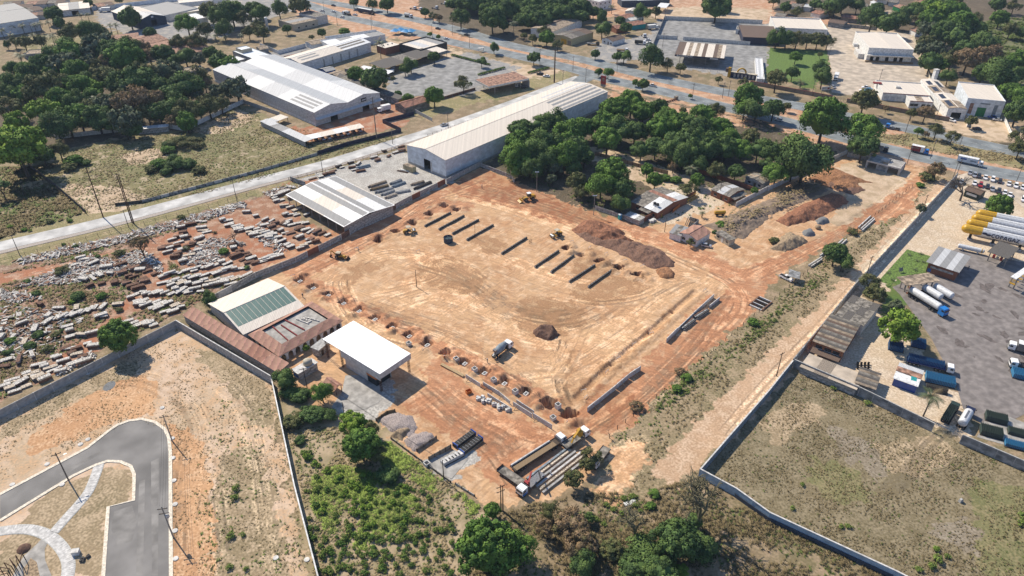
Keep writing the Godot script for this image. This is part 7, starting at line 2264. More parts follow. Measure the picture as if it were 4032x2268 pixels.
	while n < 260:
		var x := sr.randf_range(420,2050)
		var y := sr.randf_range(130,1460)
		var p := gp(13,x,y)
		if not Geometry2D.is_point_in_polygon(Vector2(p.x,p.z),wf):
			continue
		var bright := exp(-pow((x - 1000) / 420.0,2) - pow((y - 600) / 330.0,2))
		var kd := 1 if sr.randf() < bright * .75 else (0 if sr.randf() < .7 else 3)
		var s := sr.randf_range(.42,1.05) * (1.15 if kd == 1 else 1.0)
		var o := thing("shrub",["green shrub rooted in the weed field","yellow-green shrub rooted in the weed field","dry shrub rooted in the weed field","dark green shrub rooted in the weed field"][kd],"shrub",p,sr.randf() * TAU,"shrubs of the weed field")
		part("foliage",crowns["w"][kd],M["leaf"],o,v3(0,s * .55,0),Vector3.ZERO,v3(s,s,s))
		n += 1
	var dry := [Color(.26,.20,.115),Color(.33,.26,.15),Color(.20,.16,.085)]
	var grn := [Color(.11,.15,.04),Color(.14,.18,.05),Color(.085,.12,.035)]
	var td := tuft(1,dry)
	var tb := tuft(3,[Color(.165,.13,.07),Color(.21,.165,.092),Color(.125,.10,.05)])
	var ty := tuft(4,[Color(.20,.27,.055),Color(.24,.31,.07),Color(.15,.21,.045)])
	cover("undergrowth","green weeds along the board edge of the works","weeds",ty,poly([13,1150,120,1340,100,1600,300,2000,560,2250,760,2200,860,1800,620,1500,440,1250,330]),700,.3,.9,39)
	cover("undergrowth","bright green weeds in the middle of the weed field","weeds",ty,poly([13,560,450,850,330,1200,420,1500,560,1700,800,1600,1150,1100,1200,700,1000,560,750]),2600,.3,.8,40)
	var tg := tuft(2,grn)
	cover("dry_grass","dry tufts of grass over the weed field","grass",td,poly([9,300,1400,900,1400,1240,1560,1600,1710,1960,1960,2200,2180,2300,2900,2300,3340,640,3340,480,2140]),6000,.2,.55,41)
	cover("undergrowth","green undergrowth over the weed field","undergrowth",tg,poly([9,300,1400,900,1400,1240,1560,1600,1710,1960,1960,2200,2180,2300,2900,2300,3340,640,3340,480,2140]),1500,.25,.6,42)
	cover("dry_grass","dry brown scrub below the works and the leafless tree","grass",tb,poly([20,1240,1300,1360,1260,1500,1240,1620,1240,1760,1200,1830,1235,2240,1460,2300,1560,1150,1560]),6500,.3,.9,43)
	cover("undergrowth","green undergrowth below the works","undergrowth",tg,poly([20,1240,1320,1500,1260,1760,1220,2240,1460,2300,1560,1150,1560]),1500,.3,.7,44)
	cover("verge_weeds","green weeds along the haul road fence","weeds",tg,poly([20,1510,1115,1580,1070,1720,930,1900,800,2120,600,2330,430,2350,450,2200,600,1960,810,1720,1040,1600,1150]),1500,.25,.7,45,0.0,[16,0,15])
	cover("dry_grass","dry grass on the strip beside the dirt track","grass",tb,poly([20,1510,1115,1720,930,1900,800,2330,430,2400,460,2000,925,1765,1190,1560,1250]),4200,.22,.6,46,0.0,[16,0])
	cover("dry_grass","thin dry grass over the walled dry lot","grass",tb,poly([20,1780,1190,2005,935,2400,1105,2640,1210,2640,1500,2300,1500]),9000,.14,.36,47)
	cover("undergrowth","scattered green tufts over the walled dry lot","grass",tg,poly([20,1780,1190,2005,935,2400,1105,2640,1210,2640,1500,2300,1500]),700,.15,.5,48)
	cover("dry_grass","dry tufts on the pale sandy lot","grass",tb,poly([20,-60,1090,420,840,690,975,780,1449,790,1500,430,1500,425,1080,330,1060,-60,1240]),5200,.12,.34,49)
	cover("undergrowth","green tufts on the pale sandy lot","grass",tg,poly([20,540,1000,700,1040,780,1449,790,1500,520,1500,480,1250]),500,.15,.6,50)
	cover("dry_grass","rough dry grass over the upper field","grass",tb,poly([20,80,470,70,400,330,345,480,330,600,268,740,325,1010,345,560,478,210,540]),7000,.3,.7,51)
	cover("undergrowth","green grass patches over the upper field","grass",tg,poly([20,80,470,70,400,330,345,480,330,600,268,740,325,1010,345,560,478,210,540]),3000,.3,.7,52)
	cover("scrub","brown scrub beyond the field fence","scrub",tb,poly([20,-60,420,75,420,215,528,190,545,0,600,-60,615]),3500,.5,1.3,53)
	cover("undergrowth","green weeds beyond the field fence","weeds",tg,poly([20,-60,420,75,420,215,528,190,545,0,600,-60,615]),1500,.5,1.2,54)
	cover("undergrowth","weeds growing through the stone yard scrap","weeds",tg,poly([20,0,690,330,590,600,512,640,690,445,790,0,1005]),2200,.3,.9,55,0.0,[9])
	cover("dry_grass","dry weeds growing through the stone yard scrap","weeds",tb,poly([20,0,690,330,590,600,512,640,690,445,790,0,1005]),3800,.3,.9,56,0.0,[9])
	cover("dry_grass","dry weeds over the rubble banks","weeds",td,poly([7,0,560,330,385,540,412,605,462,450,545,200,645,0,722,-220,800,-400,960,-560,900,-400,720]),700,.3,.8,60,2.0)
	cover("undergrowth","green weeds on the haul road bank","weeds",tg,poly([20,1640,1020,1680,985,1760,930,1900,820,2000,740,2060,690,2080,700,1990,780,1860,890,1720,1000,1660,1040]),800,.35,.9,61)
	cover("undergrowth","low scrub on the green waste land","scrub",tg,poly([20,2350,60,2640,40,2640,260,2480,190]),3500,.8,2.0,57)
	cover("dry_grass","dry grass on the wide highway median","grass",td,poly([20,2120,350,2300,335,2640,410,2640,440,2300,372]),1600,.3,.8,58)
	cover("undergrowth","leaf litter and saplings under the mango wood","undergrowth",tg,poly([20,1290,440,1500,250,1900,300,2100,385,1990,440,1850,515,1700,555,1490,525]),1800,.4,1.1,59)
func bar(o: Node3D,called: String,mt: String,a: Vector3,b: Vector3,w: float,h: float,y := 0.0) -> MeshInstance3D:
	return box(o,called,M[mt],(a + b) / 2 + v3(0,y + h / 2,0),v3(a.distance_to(b),h,w),-atan2(b.z - a.z,b.x - a.x))
func laid(called: String,label: String,cat: String,e: Array,w: float,h: float,mt: String,group: String,y := 0.0) -> Node3D:
	var a := gp(e[0],e[1],e[2])
	var b := gp(e[3],e[4],e[5])
	var o := thing(called,label,cat,a,-atan2(b.z - a.z,b.x - a.x),group)
	var l := a.distance_to(b)
	box(o,"body",M[mt],v3(l / 2,y + h / 2,0),v3(l,h,w))
	return o
func site() -> void:
	var beams := [[5,1700,833,5,1958,698],[5,1842,865,5,2095,728],[5,1977,910,5,2240,770],[5,2122,972,5,2388,822],[5,2472,1110,6,148,950],[6,232,1245,6,470,1082],[6,392,1298,6,622,1127],[6,577,1393,6,833,1227],[6,768,1447,6,1013,1272]]
	for i in beams.size():
		var o := laid("precast_beam","dark precast beam with stirrups laid out on the %s" % ("pad beside the water tank" if i < 4 else "pad below the long soil heap"),"beam",beams[i],.55,.75,"darkwall","precast beams on the building pad")
		var l := gp(beams[i][0],beams[i][1],beams[i][2]).distance_to(gp(beams[i][3],beams[i][4],beams[i][5]))
		for q in 11:
			box(o,"stirrup",M["greywall"],v3(l * (q + .5) / 11.0,.82,0),v3(.3,.16,.42))
		box(o,"end_plate",M["concrete"],v3(-.06,.38,0),v3(.12,.76,.58))
		for q in 3:
			box(o,"bearer",M["wood"],v3(l * (.15 + .35 * q),.06,0),v3(.2,.14,1.3))
	for i in PITS.size():
		if i in [7,14,15,16,17,18]:
			continue
		var c := ga(PITS[i])
		var o := thing("footing_collar","white concrete collar frame set in a dug foundation pit","footing",c + v3(0,-1.9,0),deg_to_rad(53),"footing collars in the pits")
		for s in [-1.0,1.0]:
			box(o,"long_side",M["white"],v3(0,.65,s * .48),v3(1.6,1.3,.2))
			box(o,"short_side",M["white"],v3(s * .7,.65,0),v3(.2,1.29,.74))
	for e in [[9,2015,735,.9],[9,2200,838,.9],[9,2392,942,.9],[10,32,1062,1.0],[10,462,1208,1.1],[10,412,1322,.8],[9,1538,572,.7],[13,1720,335,.7]]:
		var h: float = e[3] * 1.5
		var o := thing("concrete_collar","hollow square concrete collar waiting beside the pits","footing",gp(e[0],e[1],e[2]),deg_to_rad(40),"concrete collars waiting beside the pits")
		for s in [-1.0,1.0]:
			box(o,"side",M["offwhite"],v3(0,h / 2,s * .62),v3(1.4,h,.16))
			box(o,"side",M["offwhite"],v3(s * .62,h / 2,0),v3(.16,h - .01,1.07))
	for e in [[9,2112,905,9,2256,997,1.5],[9,2286,982,9,2446,1078,1.5],[9,2448,1078,10,-20,1170,1.4],[10,12,1185,10,200,1306,1.6],[10,45,1158,10,222,1272,1.4],[10,208,1300,10,402,1420,1.7],[9,2330,1085,9,2576,1240,1.1]]:
		var o := laid("wall_panel","grey precast wall panel on edge along the front footing","panel",e,.16,e[6],"paleconcrete","precast panels along the front footing")
		box(o,"prop",M["wood"],v3(1.5,.5,.7),v3(.12,.12,1.6),0,.6)
	for e in [[10,757,1248,10,1040,1022,1.8],[10,1044,1018,10,1168,912,1.8],[10,1172,908,10,1292,828,1.8]]:
		var o := laid("wall_panel","tall grey precast panel propped up beside the haul road","panel",e,.18,e[6],"paleconcrete","precast panels beside the haul road")
		box(o,"prop",M["timber"],v3(2.5,.8,.9),v3(.12,.12,2.2),0,.7)
		box(o,"coping",M["paleconcrete"],v3(2.0,e[6] + .03,0),v3(3.0,.06,.24))
	for e in [[10,1552,548,10,1660,440,1.7],[10,1660,440,10,1820,285,1.4],[10,1822,282,10,2028,95,1.5],[10,1982,205,10,2085,122,1.3]]:
		laid("wall_panel","precast panel on edge beside the bundled piles","panel",e,.2,e[6],"paleconcrete","precast panels beside the bundled piles")
	for e in [[10,1710,420,10,1830,330],[10,1840,310,10,1965,230]]:
		var a := gp(e[0],e[1],e[2])
		var b := gp(e[3],e[4],e[5])
		var o := thing("pile_bundle","dark precast piles bundled behind the upright panel","piles",a,-atan2(b.z - a.z,b.x - a.x),"bundled dark piles")
		var l := a.distance_to(b)
		for q in 6:
			box(o,"pile",M[["greywall","darkwall","concrete","slabrust"][q % 4]],v3(l / 2 + .2 * sin(q * 3.0),.25 + .45 * (q / 3),(q % 3 - 1) * .6),v3(l,.4,.45))
		for q in 3:
			box(o,"bearer",M["wood"],v3(l * (.2 + .3 * q),.02,0),v3(.2,.1,2.2))
	for e in [[7,905,850,7,1030,735],[7,930,865,7,1058,752],[7,945,880,7,1070,768],[7,702,1015,7,752,970],[7,735,1020,7,788,972],[7,405,1232,7,538,1150],[7,430,1245,7,540,1172],[7,520,1135,7,600,1082]]:
		laid("concrete_beam","pale concrete beam left on the weedy edge of the haul road","beam",e,.35,.8,"paleconcrete","pale beams along the haul road")
	for e in [[13,2000,160,13,2190,20],[13,2065,225,13,2262,75]]:
		var a := gp(e[0],e[1],e[2])
		var b := gp(e[3],e[4],e[5])
		var o := thing("pile_rack","blue rack stacked with black reinforced piles","rack",a,-atan2(b.z - a.z,b.x - a.x),"blue racks of piles")
		var l := a.distance_to(b)
		for q in 8:
			box(o,"pile",M["darkwall" if q % 2 else "black"],v3(l / 2,.4 + .5 * (q / 4),(q % 4 - 1.5) * .42),v3(l,.42,.34))
		for q in 8:
			box(o,"band",M["greywall"],v3(l * (q + .5) / 8.0,1.22,0),v3(.1,.12,1.7))
		for q in 2:
			box(o,"rack_end",M["tankblue"],v3(l * q * .96 + .2,.7,0),v3(.25,1.4,2.0))
		box(o,"rail",M["timber"],v3(l / 2,.2,1.0),v3(l,.2,.14))
	for q in 6:
		var a := gp(13,1880,325).lerp(gp(13,2070,225),(q + .5) / 6.0)
		var o := thing("cast_block","pale cast concrete block in the row on the casting slab","block",a,deg_to_rad(40),"cast blocks on the casting slab")
		box(o,"body",M["paleconcrete"],v3(0,.6,0),v3(1.35,1.0,1.7))
		box(o,"skid",M["darkwood"],v3(0,.06,0),v3(1.2,.12,2.2))
	for q in 12:
		var a := gp(9,2240,1112).lerp(gp(9,2530,1235),fmod(q * .37,1.0)) + v3(.6 * sin(q * 5.0),0,.6 * cos(q * 3.0))
		var o := thing("masonry_block","pale concrete block heaped behind the front panels","block",a,q * .8,"loose blocks behind the front panels")
		box(o,"body",M["offwhite"],v3(0,.35,0),v3(1.4,.7,.8))
		box(o,"top_course",M["paleconcrete"],v3(.2,.85,.05),v3(.9,.32,.7),.3)
	var tb := thing("timber_stack","stack of long yellow timbers beside the pits","timber",gp(9,1968,828),-deg_to_rad(38))
	for q in 6:
		box(tb,"timber",M["timber"],v3(.1 * q,.15 + .25 * (q / 3),(q % 3 - 1) * .34),v3(9.0,.22,.3))
	tb = thing("timber_stack","short rusty bars stacked behind the front panels","bars",gp(9,2310,1010),-deg_to_rad(38))
	for q in 7:
		box(tb,"bar",M["orangewall"],v3(.1 * q,.1 + .12 * (q % 2),(q - 3) * .2),v3(4.5,.12,.12))
	var sk := thing("orange_skip","small orange skip beside the concrete blocks","skip",gp(9,2140,1055),.5)
	for s in [-1.0,1.0]:
		box(sk,"side",M["orange"],v3(0,.5,s * .55),v3(1.6,1.0,.08))
		box(sk,"end",M["orange"],v3(s * .76,.5,0),v3(.08,.99,1.0))
	box(sk,"floor",M["orange"],v3(0,.08,0),v3(1.5,.1,1.0))
	var ch := thing("open_chamber","open brick-lined chamber with concrete cross beams beside the fence","chamber",gp(10,2500,160),deg_to_rad(46))
	for s in [-1.0,1.0]:
		box(ch,"wall",M["slabrust"],v3(0,.2,s * 2.4),v3(7.2,.5,.4))
		box(ch,"wall",M["paleconcrete"],v3(s * 3.4,.2,0),v3(.4,.49,4.4))
	for q in 2:
		box(ch,"cross_beam",M["paleconcrete"],v3(-1.2 + q * 2.4,.3,0),v3(.3,.3,4.5))
	var wt := thing("water_tank","round dark blue open water tank beside the precast beams","water tank",gp(5,1935,985))
	part("shell",lathe_mesh([[1.75,0],[1.8,.1],[1.8,2.1],[1.85,2.2],[1.72,2.2],[1.68,.25]],24),M["slate"],wt)
	part("water",lathe_mesh([[1.69,1.5],[.01,1.5]],24),M["water"],wt)
	box(wt,"ladder",M["greywall"],v3(1.9,1.3,.2),v3(.12,2.6,.5),0,0,-.2)
	for q in 2:
		box(wt,"cross_bar",M["slate"],v3(0,2.25,0),v3(3.6,.1,.14),q * PI / 2 + .4)
	var bz := thing("fuel_bowser","yellow fuel bowser tank on wheels beside the rubble bank","bowser",gp(6,2088,720),-deg_to_rad(-5))
	part("tank",tank_mesh,M["truckyellow"],bz,v3(0,1.55,0),v3(0,0,PI / 2),v3(.75,2.4,.75))
	box(bz,"frame",M["black"],v3(0,.7,0),v3(4.2,.2,1.0))
	for s in [-1.0,1.0]:
		wheel(bz,-1.2,s * .7,.45,.3)
		wheel(bz,1.2,s * .7,.45,.3)
	heap("soil_heap","long reddish soil heap behind the building pad",6,[590,870,720,775,830,772,1010,832,1140,892,1130,925,1240,975,1000,1010,860,985,700,925],2.6,"soilred",3)
	heap("soil_heap","long grey-brown soil heap in front of the red one",6,[640,900,760,880,900,960,1100,960,1300,1000,1500,1065,1640,1190,1640,1235,1420,1258,1200,1165,1000,1062,860,1020,700,950],2.8,"soilbrown",4)
	heap("soil_heap","low clod heap at the end of the long soil heaps",6,[1440,1270,1540,1235,1640,1290,1640,1350,1500,1355],1.2,"soilorange",5)
	heap("soil_heap","dark clod heap alone on the building pad",10,[212,430,290,372,420,392,488,478,380,532,240,492],1.6,"soildark",6,"soil heap",.7)
	heap("soil_heap","long red soil bank beside the haul road",7,[75,775,300,625,640,492,760,530,818,585,700,650,480,765,200,825],3.2,"soilred",7)
	heap("soil_heap","broad red soil heap under the long white wall",7,[390,352,580,262,640,225,720,262,880,330,1050,390,900,395,960,455,840,505,640,450],2.0,"soilorange",8)
	heap("soil_heap","dark red soil spread below the broad heap",7,[420,360,620,330,760,380,980,460,860,515,660,460],1.3,"soilbrown",12)
	heap("rubble_bank","weedy rubble bank beside the long white wall",7,[0,560,330,385,540,412,605,462,450,545,200,645,0,722,-220,800,-400,960,-560,900,-400,720],2.4,"rubble",9,"rubble bank",.6)
	heap("rubble_bank","rubble bank behind the site cabin",6,[1905,820,2100,770,2250,700,2450,640,2576,620,2576,760,2420,880,2330,960,2240,950,2100,880],2.0,"rubble",10,"rubble bank",.6)
	heap("sand_heap","pale sand heap beside the gravel cones",7,[20,1060,100,960,180,892,320,930,410,985,300,1040,180,1085],2.2,"soiltan",11,"sand heap")
	heap("gravel_cone","grey gravel cone beside the red bank",7,[475,775,510,748,560,742,610,765,618,795,560,812,500,805],1.5,"gravelgrey",13,"gravel heap",.1)
	heap("gravel_cone","grey gravel cone beside the pale sand heap",7,[338,890,375,862,420,860,470,890,488,915,430,935,370,928],1.6,"gravelgrey",14,"gravel heap",.1)
	heap("sand_heap","pinkish sand filling the timber bays",9,[1235,1320,1330,1265,1440,1255,1560,1290,1620,1400,1560,1500,1330,1440],.9,"pinkstone",15,"sand heap")
	heap("sand_heap","grey crushed stone in the second bay",13,[1480,90,1600,10,1700,0,1810,30,1760,100,1620,190,1520,150],.9,"pinkstone",16,"stone heap")
	heap("sand_heap","tan sand in the bay behind the boards",13,[1360,40,1420,-30,1560,-40,1560,0,1470,80],1.0,"soiltan",17,"sand heap")
	wall_run("bay_boards","weathered board wall around the sand bays",[[9,1210,1340],[9,1320,1262],[9,1400,1245]],1.0,"wood","darkwood",2.0,.12,"","","boards")
	wall_run("bay_boards","grey board wall between the stone bays",[[13,1620,195],[13,1815,65]],1.0,"rooffibre","darkwood",2.0,.12,"","","boards")
	wall_run("bay_boards","tan board wall beside the casting slab",[[13,1740,285],[13,1960,160]],1.3,"paving","darkwood",1.8,.12,"","","boards")
	wall_run("bay_boards","low board edge along the weed field",[[13,1360,70],[13,1600,250],[13,1960,510]],.7,"rooffibre","darkwood",2.5,.14,"","","boards")
	wall_run("bay_boards","broken pale kerb boards at the corner of the works",[[13,2010,530],[13,2200,650]],.7,"dirtywhite","darkwood",2.5,.14,"","","boards")
	roller(5,1545,895,-15,"yellow soil roller with a cream canopy beside the dug pits")
	roller(6,445,930,145,"yellow soil roller working between the beams and the soil heap")
	backhoe(5,850,1150,15,"yellow backhoe loader digging beside the patched wall")
	wheel_loader(6,160,565,155,"orange wheel loader grading the red soil")
	truck("mixer","carwhite","bluegrey",8.6,gp(9,2475,650),-52,"white-cab concrete mixer truck with grey-green drum on the pad","mixer")
	var t := truck("flatbed","carwhite","darkwood",18.0,gp(14,270,240),-40,"long articulated flatbed carrying a concrete beam, white sleeper cab","truck")
	box(t,"side_beam",M["paleconcrete"],v3(-2.0,1.6,-1.05),v3(13.5,.5,.35))
	box(t,"bed_planks",M["wood"],v3(-1.6,1.38,.3),v3(14.0,.08,1.6))
	t = truck("flatbed","carwhite","rooffibre",9.0,gp(14,640,95),-42,"white truck with a folded yellow loader crane","crane truck")
	box(t,"crane_base",M["truckyellow"],v3(1.4,2.2,0),v3(.9,2.2,1.6))
	box(t,"crane_boom",M["truckyellow"],v3(.0,3.4,.3),v3(3.6,.5,.5),.25,0,.2)
	box(t,"crane_jib",M["truckyellow"],v3(-1.6,2.6,.5),v3(2.6,.35,.35),.3,0,.7)
	t = truck("flatbed","carwhite","steel",9.0,gp(14,190,545),132,"white and blue cab truck with a red loader crane beside the piles","crane truck")
	box(t,"crane_base",M["red"],v3(1.6,2.0,0),v3(.8,2.0,1.4))
	box(t,"crane_boom",M["red"],v3(.2,3.3,.2),v3(3.4,.45,.4),.5,0,-.1)
	box(t,"crane_jib",M["black"],v3(-2.0,3.2,-1.2),v3(3.4,.3,.3),.9,0,.15)
	box(t,"cab_skirt",M["truckblue"],v3(3.6,1.0,0),v3(1.7,.7,2.46))
	truck("flatbed","carwhite","rooffibre",8.0,gp(14,880,280),125,"white flatbed truck parked behind the olive tree","truck")
	var fb := thing("flat_trailer","grey flat trailer parked alone beside the twin poles","trailer",gp(13,2570,470),-deg_to_rad(42))
	box(fb,"deck",M["rooffibre"],v3(0,1.1,0),v3(8.0,.2,2.4))
	for s in [-1.0,1.0]:
		box(fb,"side_rail",M["black"],v3(0,1.0,s * 1.25),v3(8.0,.3,.1))
		for q in 2:
			wheel(fb,-2.6 + q * 1.2,s * .95,.5,.35)
	box(fb,"headboard",M["rust"],v3(-4.0,1.4,0),v3(.15,.6,2.4))
	for q in 6:
		var off := v3(.62,0,.78) * (q * 1.25)
		var a := gp(14,150,470) + off
		var b := gp(14,575,150) + off
		if q == 0:
			a = gp(14,150,480)
			b = gp(14,560,170)
		var o := thing("concrete_pile","long concrete pile lying beside the crane trucks","pile",a,-atan2(b.z - a.z,b.x - a.x),"long piles beside the crane trucks")
		var l: float = a.distance_to(b) * [1.0,.95,1.0,1.05,1.1,1.0][q]
		box(o,"body",M["bluegrey" if q == 0 else ["paleconcrete","slabwarm","concrete"][q % 3]],v3(l / 2,.35,0),v3(l,.5,.55))
		for s in 4:
			box(o,"bearer",M["wood"],v3(l * (.12 + s * .25),.05,0),v3(.2,.1,.9))
	person(9,1897,722,60,"vest","worker walking beside the empty foundation pit, sunlit vest")
	person(9,2328,752,200,"cloth","worker standing on the pad above the front pits")
	person(9,472,92,100,"cloth","worker standing by the end of the glazed-roof building")
	person(5,1552,778,40,"vest","worker bending over a pit near the soil roller",.8)
	person(5,1030,1078,10,"slabwhite","worker in pale clothes beside the stake frames")
	person(5,2275,445,150,"cloth","worker alone on the red graded soil")
	person(14,380,345,140,"cloth","worker standing between the trailers")
	person(14,385,435,30,"carwhite","worker in a pale shirt on the concrete piles")
	person(14,310,480,80,"carblue","worker in blue by the red crane")
	person(7,2012,1262,60,"cloth","person crossing the depot beside the filling hall")
	for e in [[10,955,850],[10,1070,715],[10,1230,570],[10,1400,465],[10,1940,30],[10,720,1040],[6,600,990],[6,780,1050],[6,945,1110],[6,1135,1180],[6,1310,1235],[5,1010,1060],[5,1630,1085],[5,370,1335],[9,1690,620],[10,740,1110],[10,560,1350]]:
		var o := thing("profile_board","white levelling board on two stakes at the pad edge","stake",gp(e[0],e[1],e[2]),deg_to_rad(rng.randf_range(20,60)),"levelling boards round the pad")
		for s in [-1.0,1.0]:
			box(o,"stake",M["offwhite"],v3(s * .8,.4,0),v3(.09,.9,.09))
		box(o,"board",M["white"],v3(0,.75,0),v3(1.8,.14,.06))
	for e in [[6,185,1000],[6,920,1190],[6,1110,1270],[6,1310,1340]]:
		var o := thing("rebar_cage","rusty reinforcement cage standing at a pit","rebar",gp(e[0],e[1],e[2]),rng.randf() * 3.0,"rebar cages at the pits")
		for a in [-.4,0.0,.4]:
			for b in [-.4,.4]:
				box(o,"bar",M["rust"],v3(a,.9,b),v3(.05,1.8,.05))
		for q in 5:
			box(o,"tie",M["rust"],v3(0,.2 + q * .38,.4),v3(.9,.04,.04))
			box(o,"tie",M["rust"],v3(0,.2 + q * .38,-.4),v3(.9,.04,.04))
	utility_pole(5,1618,1440,7.2,"bare wooden pole standing alone on the building pad","darkwood",0,false,.14)
	utility_pole(5,2205,940,6.0,"thin rusty pole beside the water tank beams","rust",0,false,.1)
func stack_proto(kind: int) -> Node3D:
	var r := RandomNumberGenerator.new()
	r.seed = 100 + kind
	var o := Node3D.new()
	o.name = "slab_stack"
	var tops: Array = [["slabwhite","slabwarm"],["slabwhite","slabwarm"],["slabrust","slabwhite"],["slabbrown","slabbrown"],["slabwarm","slabgrey"],["slabwhite","slabgrey"]][kind]
	var low: String = ["slabbrown","slabrust","slabbrown","slabbrown","slabgrey","slabbrown"][kind]
	var y := 0.0
	for i in 5:
		var th := r.randf_range(.16,.3)
		box(o,"slab",M[low if i < 3 else tops[i % 2]],v3(r.randf_range(-.12,.12),y + th / 2,r.randf_range(-.1,.1)),v3(3.0 + r.randf_range(-.25,.25),th - .02,1.15 + r.randf_range(-.12,.12)),r.randf_range(-.07,.07))
		y += th
	return o
func stone_yard() -> void:
	var kinds := []
	for i in 6:
		kinds.append(stack_proto(i))
	var names := ["white-topped stack of brown stone slabs","white slab stack on reddish bearers","mixed brown and white slab stack","dark brown slab stack","cream and grey slab stack","white and grey slab stack"]
	var rows := [
		[4,1190,1300,1480,1385,6,-35,[3,2,3,3]],[4,1230,1235,1540,1310,6,-35,[3,3,2,0]],[4,1170,1385,1400,1445,5,-35,[3,3,2]],[4,760,1240,800,1160,2,-40,[1]],[4,860,1175,950,1195,2,-35,[1,5]],[4,1090,1250,1130,1320,2,-20,[1]],[4,770,1380,1000,1330,4,30,[5,1]],[4,920,1430,1150,1405,3,-30,[3,3]],
		[4,1640,1050,1830,905,5,-30,[2,3,1]],[4,1690,1095,1900,930,6,-30,[1,0,3]],[4,1760,1140,1990,965,6,-30,[3,2,1]],[4,1840,1185,2050,1010,4,-30,[1,4]],[4,1830,850,1930,810,2,-30,[0,3]],[4,2000,790,2060,780,2,-25,[1]],[4,2040,850,2090,890,3,-25,[0,4]],[4,2240,770,2330,790,3,-30,[1,0]],[4,2310,820,2560,890,6,-35,[1,0,5]],[4,2420,880,2560,910,3,-30,[1,4]],
		[4,2330,1030,2540,1170,6,-35,[3,0,3,3]],[4,2390,1130,2560,1210,4,-35,[3,3]],[4,1660,1330,2280,1195,12,-38,[1,1,0,5]],[4,1660,1400,2420,1255,14,-38,[1,5,1,0]],[4,1720,1440,2500,1330,13,-38,[1,1,4,0]],[4,2100,1430,2330,1400,4,-38,[1]],[4,2490,690,2560,740,2,-30,[1,0]],
		[5,110,765,720,925,13,-45,[1,0,2,3]],[5,100,830,620,985,11,-45,[1,2,3,1]],[5,290,725,500,720,4,-40,[1,0]],[5,350,790,480,800,3,-40,[1,5]],[5,170,540,310,480,4,-40,[0,1]],[5,210,590,330,540,3,-40,[1,0]],[5,290,640,400,660,3,-40,[4,1]],[5,0,870,240,945,6,-40,[1,0]],[5,40,920,350,1030,8,-40,[1,5]],[5,430,1050,560,1000,3,-40,[1,4]],[5,30,1190,230,1130,5,-42,[1,1,0]],[5,60,1160,150,1130,3,-42,[0,1]],
		[5,780,285,850,240,2,-35,[3,0]],[5,870,230,940,190,2,-35,[1,0]],[5,960,245,1040,290,3,-35,[3,0]],[5,1030,185,1060,200,1,-80,[1]],[5,1170,140,1220,180,2,-40,[1,2]],[5,1310,70,1340,130,2,-40,[0,2]],[5,1390,100,1410,110,1,-40,[0]],[5,1460,75,1480,30,2,-40,[2,3]],[5,590,350,740,310,4,-35,[3,5,3]],
		[8,1310,120,1820,190,9,-38,[1,0,1,4]],[8,1420,170,1730,250,6,-38,[1,1,0]],[8,1400,60,1880,60,8,-38,[5,1,1]],[8,1760,15,2010,40,5,-38,[1,0]],[8,1300,335,1530,375,5,-38,[1,1]],[8,1380,380,1500,360,3,-30,[1,5]],[8,1180,165,1200,160,1,-35,[4]],[8,1440,40,1460,60,1,-35,[0]],[8,460,340,1040,200,11,-70,[1,1,0]],[8,480,300,520,290,1,-70,[1]],[8,1030,290,1060,300,2,-30,[1]],[8,690,385,720,480,3,-32,[0,1,1]],[8,650,600,760,630,3,-36,[3,0,3]],[8,740,650,830,690,3,-36,[3,4]],[8,560,700,640,740,3,-36,[1,0]],[8,400,770,610,850,5,-36,[1,1,4]],[8,260,850,460,935,5,-36,[1,4]],[8,120,920,280,985,4,-30,[1,4]],[8,60,1000,170,1050,3,-30,[1,4]],[8,720,780,860,740,3,-45,[1]],[8,830,500,930,470,2,-35,[4,1]],[8,890,560,940,590,2,-20,[1]],
		[8,200,265,202,266,1,60,[1]],[8,420,180,422,181,1,40,[3]],[8,612,205,614,206,1,-18,[1]],[8,785,190,786,191,1,80,[4]],[8,245,540,246,541,1,70,[4]],[8,320,690,321,691,1,60,[1]],[8,200,725,201,726,1,60,[2]],[8,30,790,60,740,2,-20,[3,1]],[8,30,640,31,641,1,30,[1]],[8,140,490,141,491,1,80,[1]],[8,360,430,362,431,1,70,[5]],[8,430,480,431,481,1,-20,[1]],[8,220,370,221,371,1,-25,[1]],[8,20,440,40,500,2,70,[1]],[8,10,50,12,51,1,60,[1]],
	]
	var r := RandomNumberGenerator.new()
	r.seed = 12
	for w in rows:
		for i in w[5]:
			var t: float = 0.5 if w[5] == 1 else float(i) / (w[5] - 1)
			var kd: int = w[7][i % w[7].size()]
			var p := gp(w[0],lerpf(w[1],w[3],t) + r.randf_range(-20,20),lerpf(w[2],w[4],t) + r.randf_range(-13,13))
			var o: Node3D = kinds[kd].duplicate()
			o.name = numbered("slab_stack")
			add_child(o)
			o.position = p
			o.rotation.y = -deg_to_rad(w[6] + r.randfn() * 11.0)
			o.scale = v3(r.randf_range(.75,1.5),r.randf_range(.4,1.3),r.randf_range(.9,1.6))
			tag(o,names[kd] + (" near the grey concrete wall" if w[0] == 8 else " beside the access road fence" if w[0] == 5 and w[1] > 550 and w[2] < 400 else " beside the striped-roof shed" if w[0] == 5 else " by the red lane of the stone yard" if w[2] < 1200 else " in the middle of the stone yard"),"stone stack","slab stacks in the stone yard")
	for k in kinds:
		k.free()
	scrap("broken white and grey slabs strewn in the middle of the stone yard",[4,1180,1180,1330,1080,1500,1090,1640,1230,1640,1320,1480,1180,1200,1330,1020,1320,760,1400,100,1449,600,1260,900,1130],1302,61)
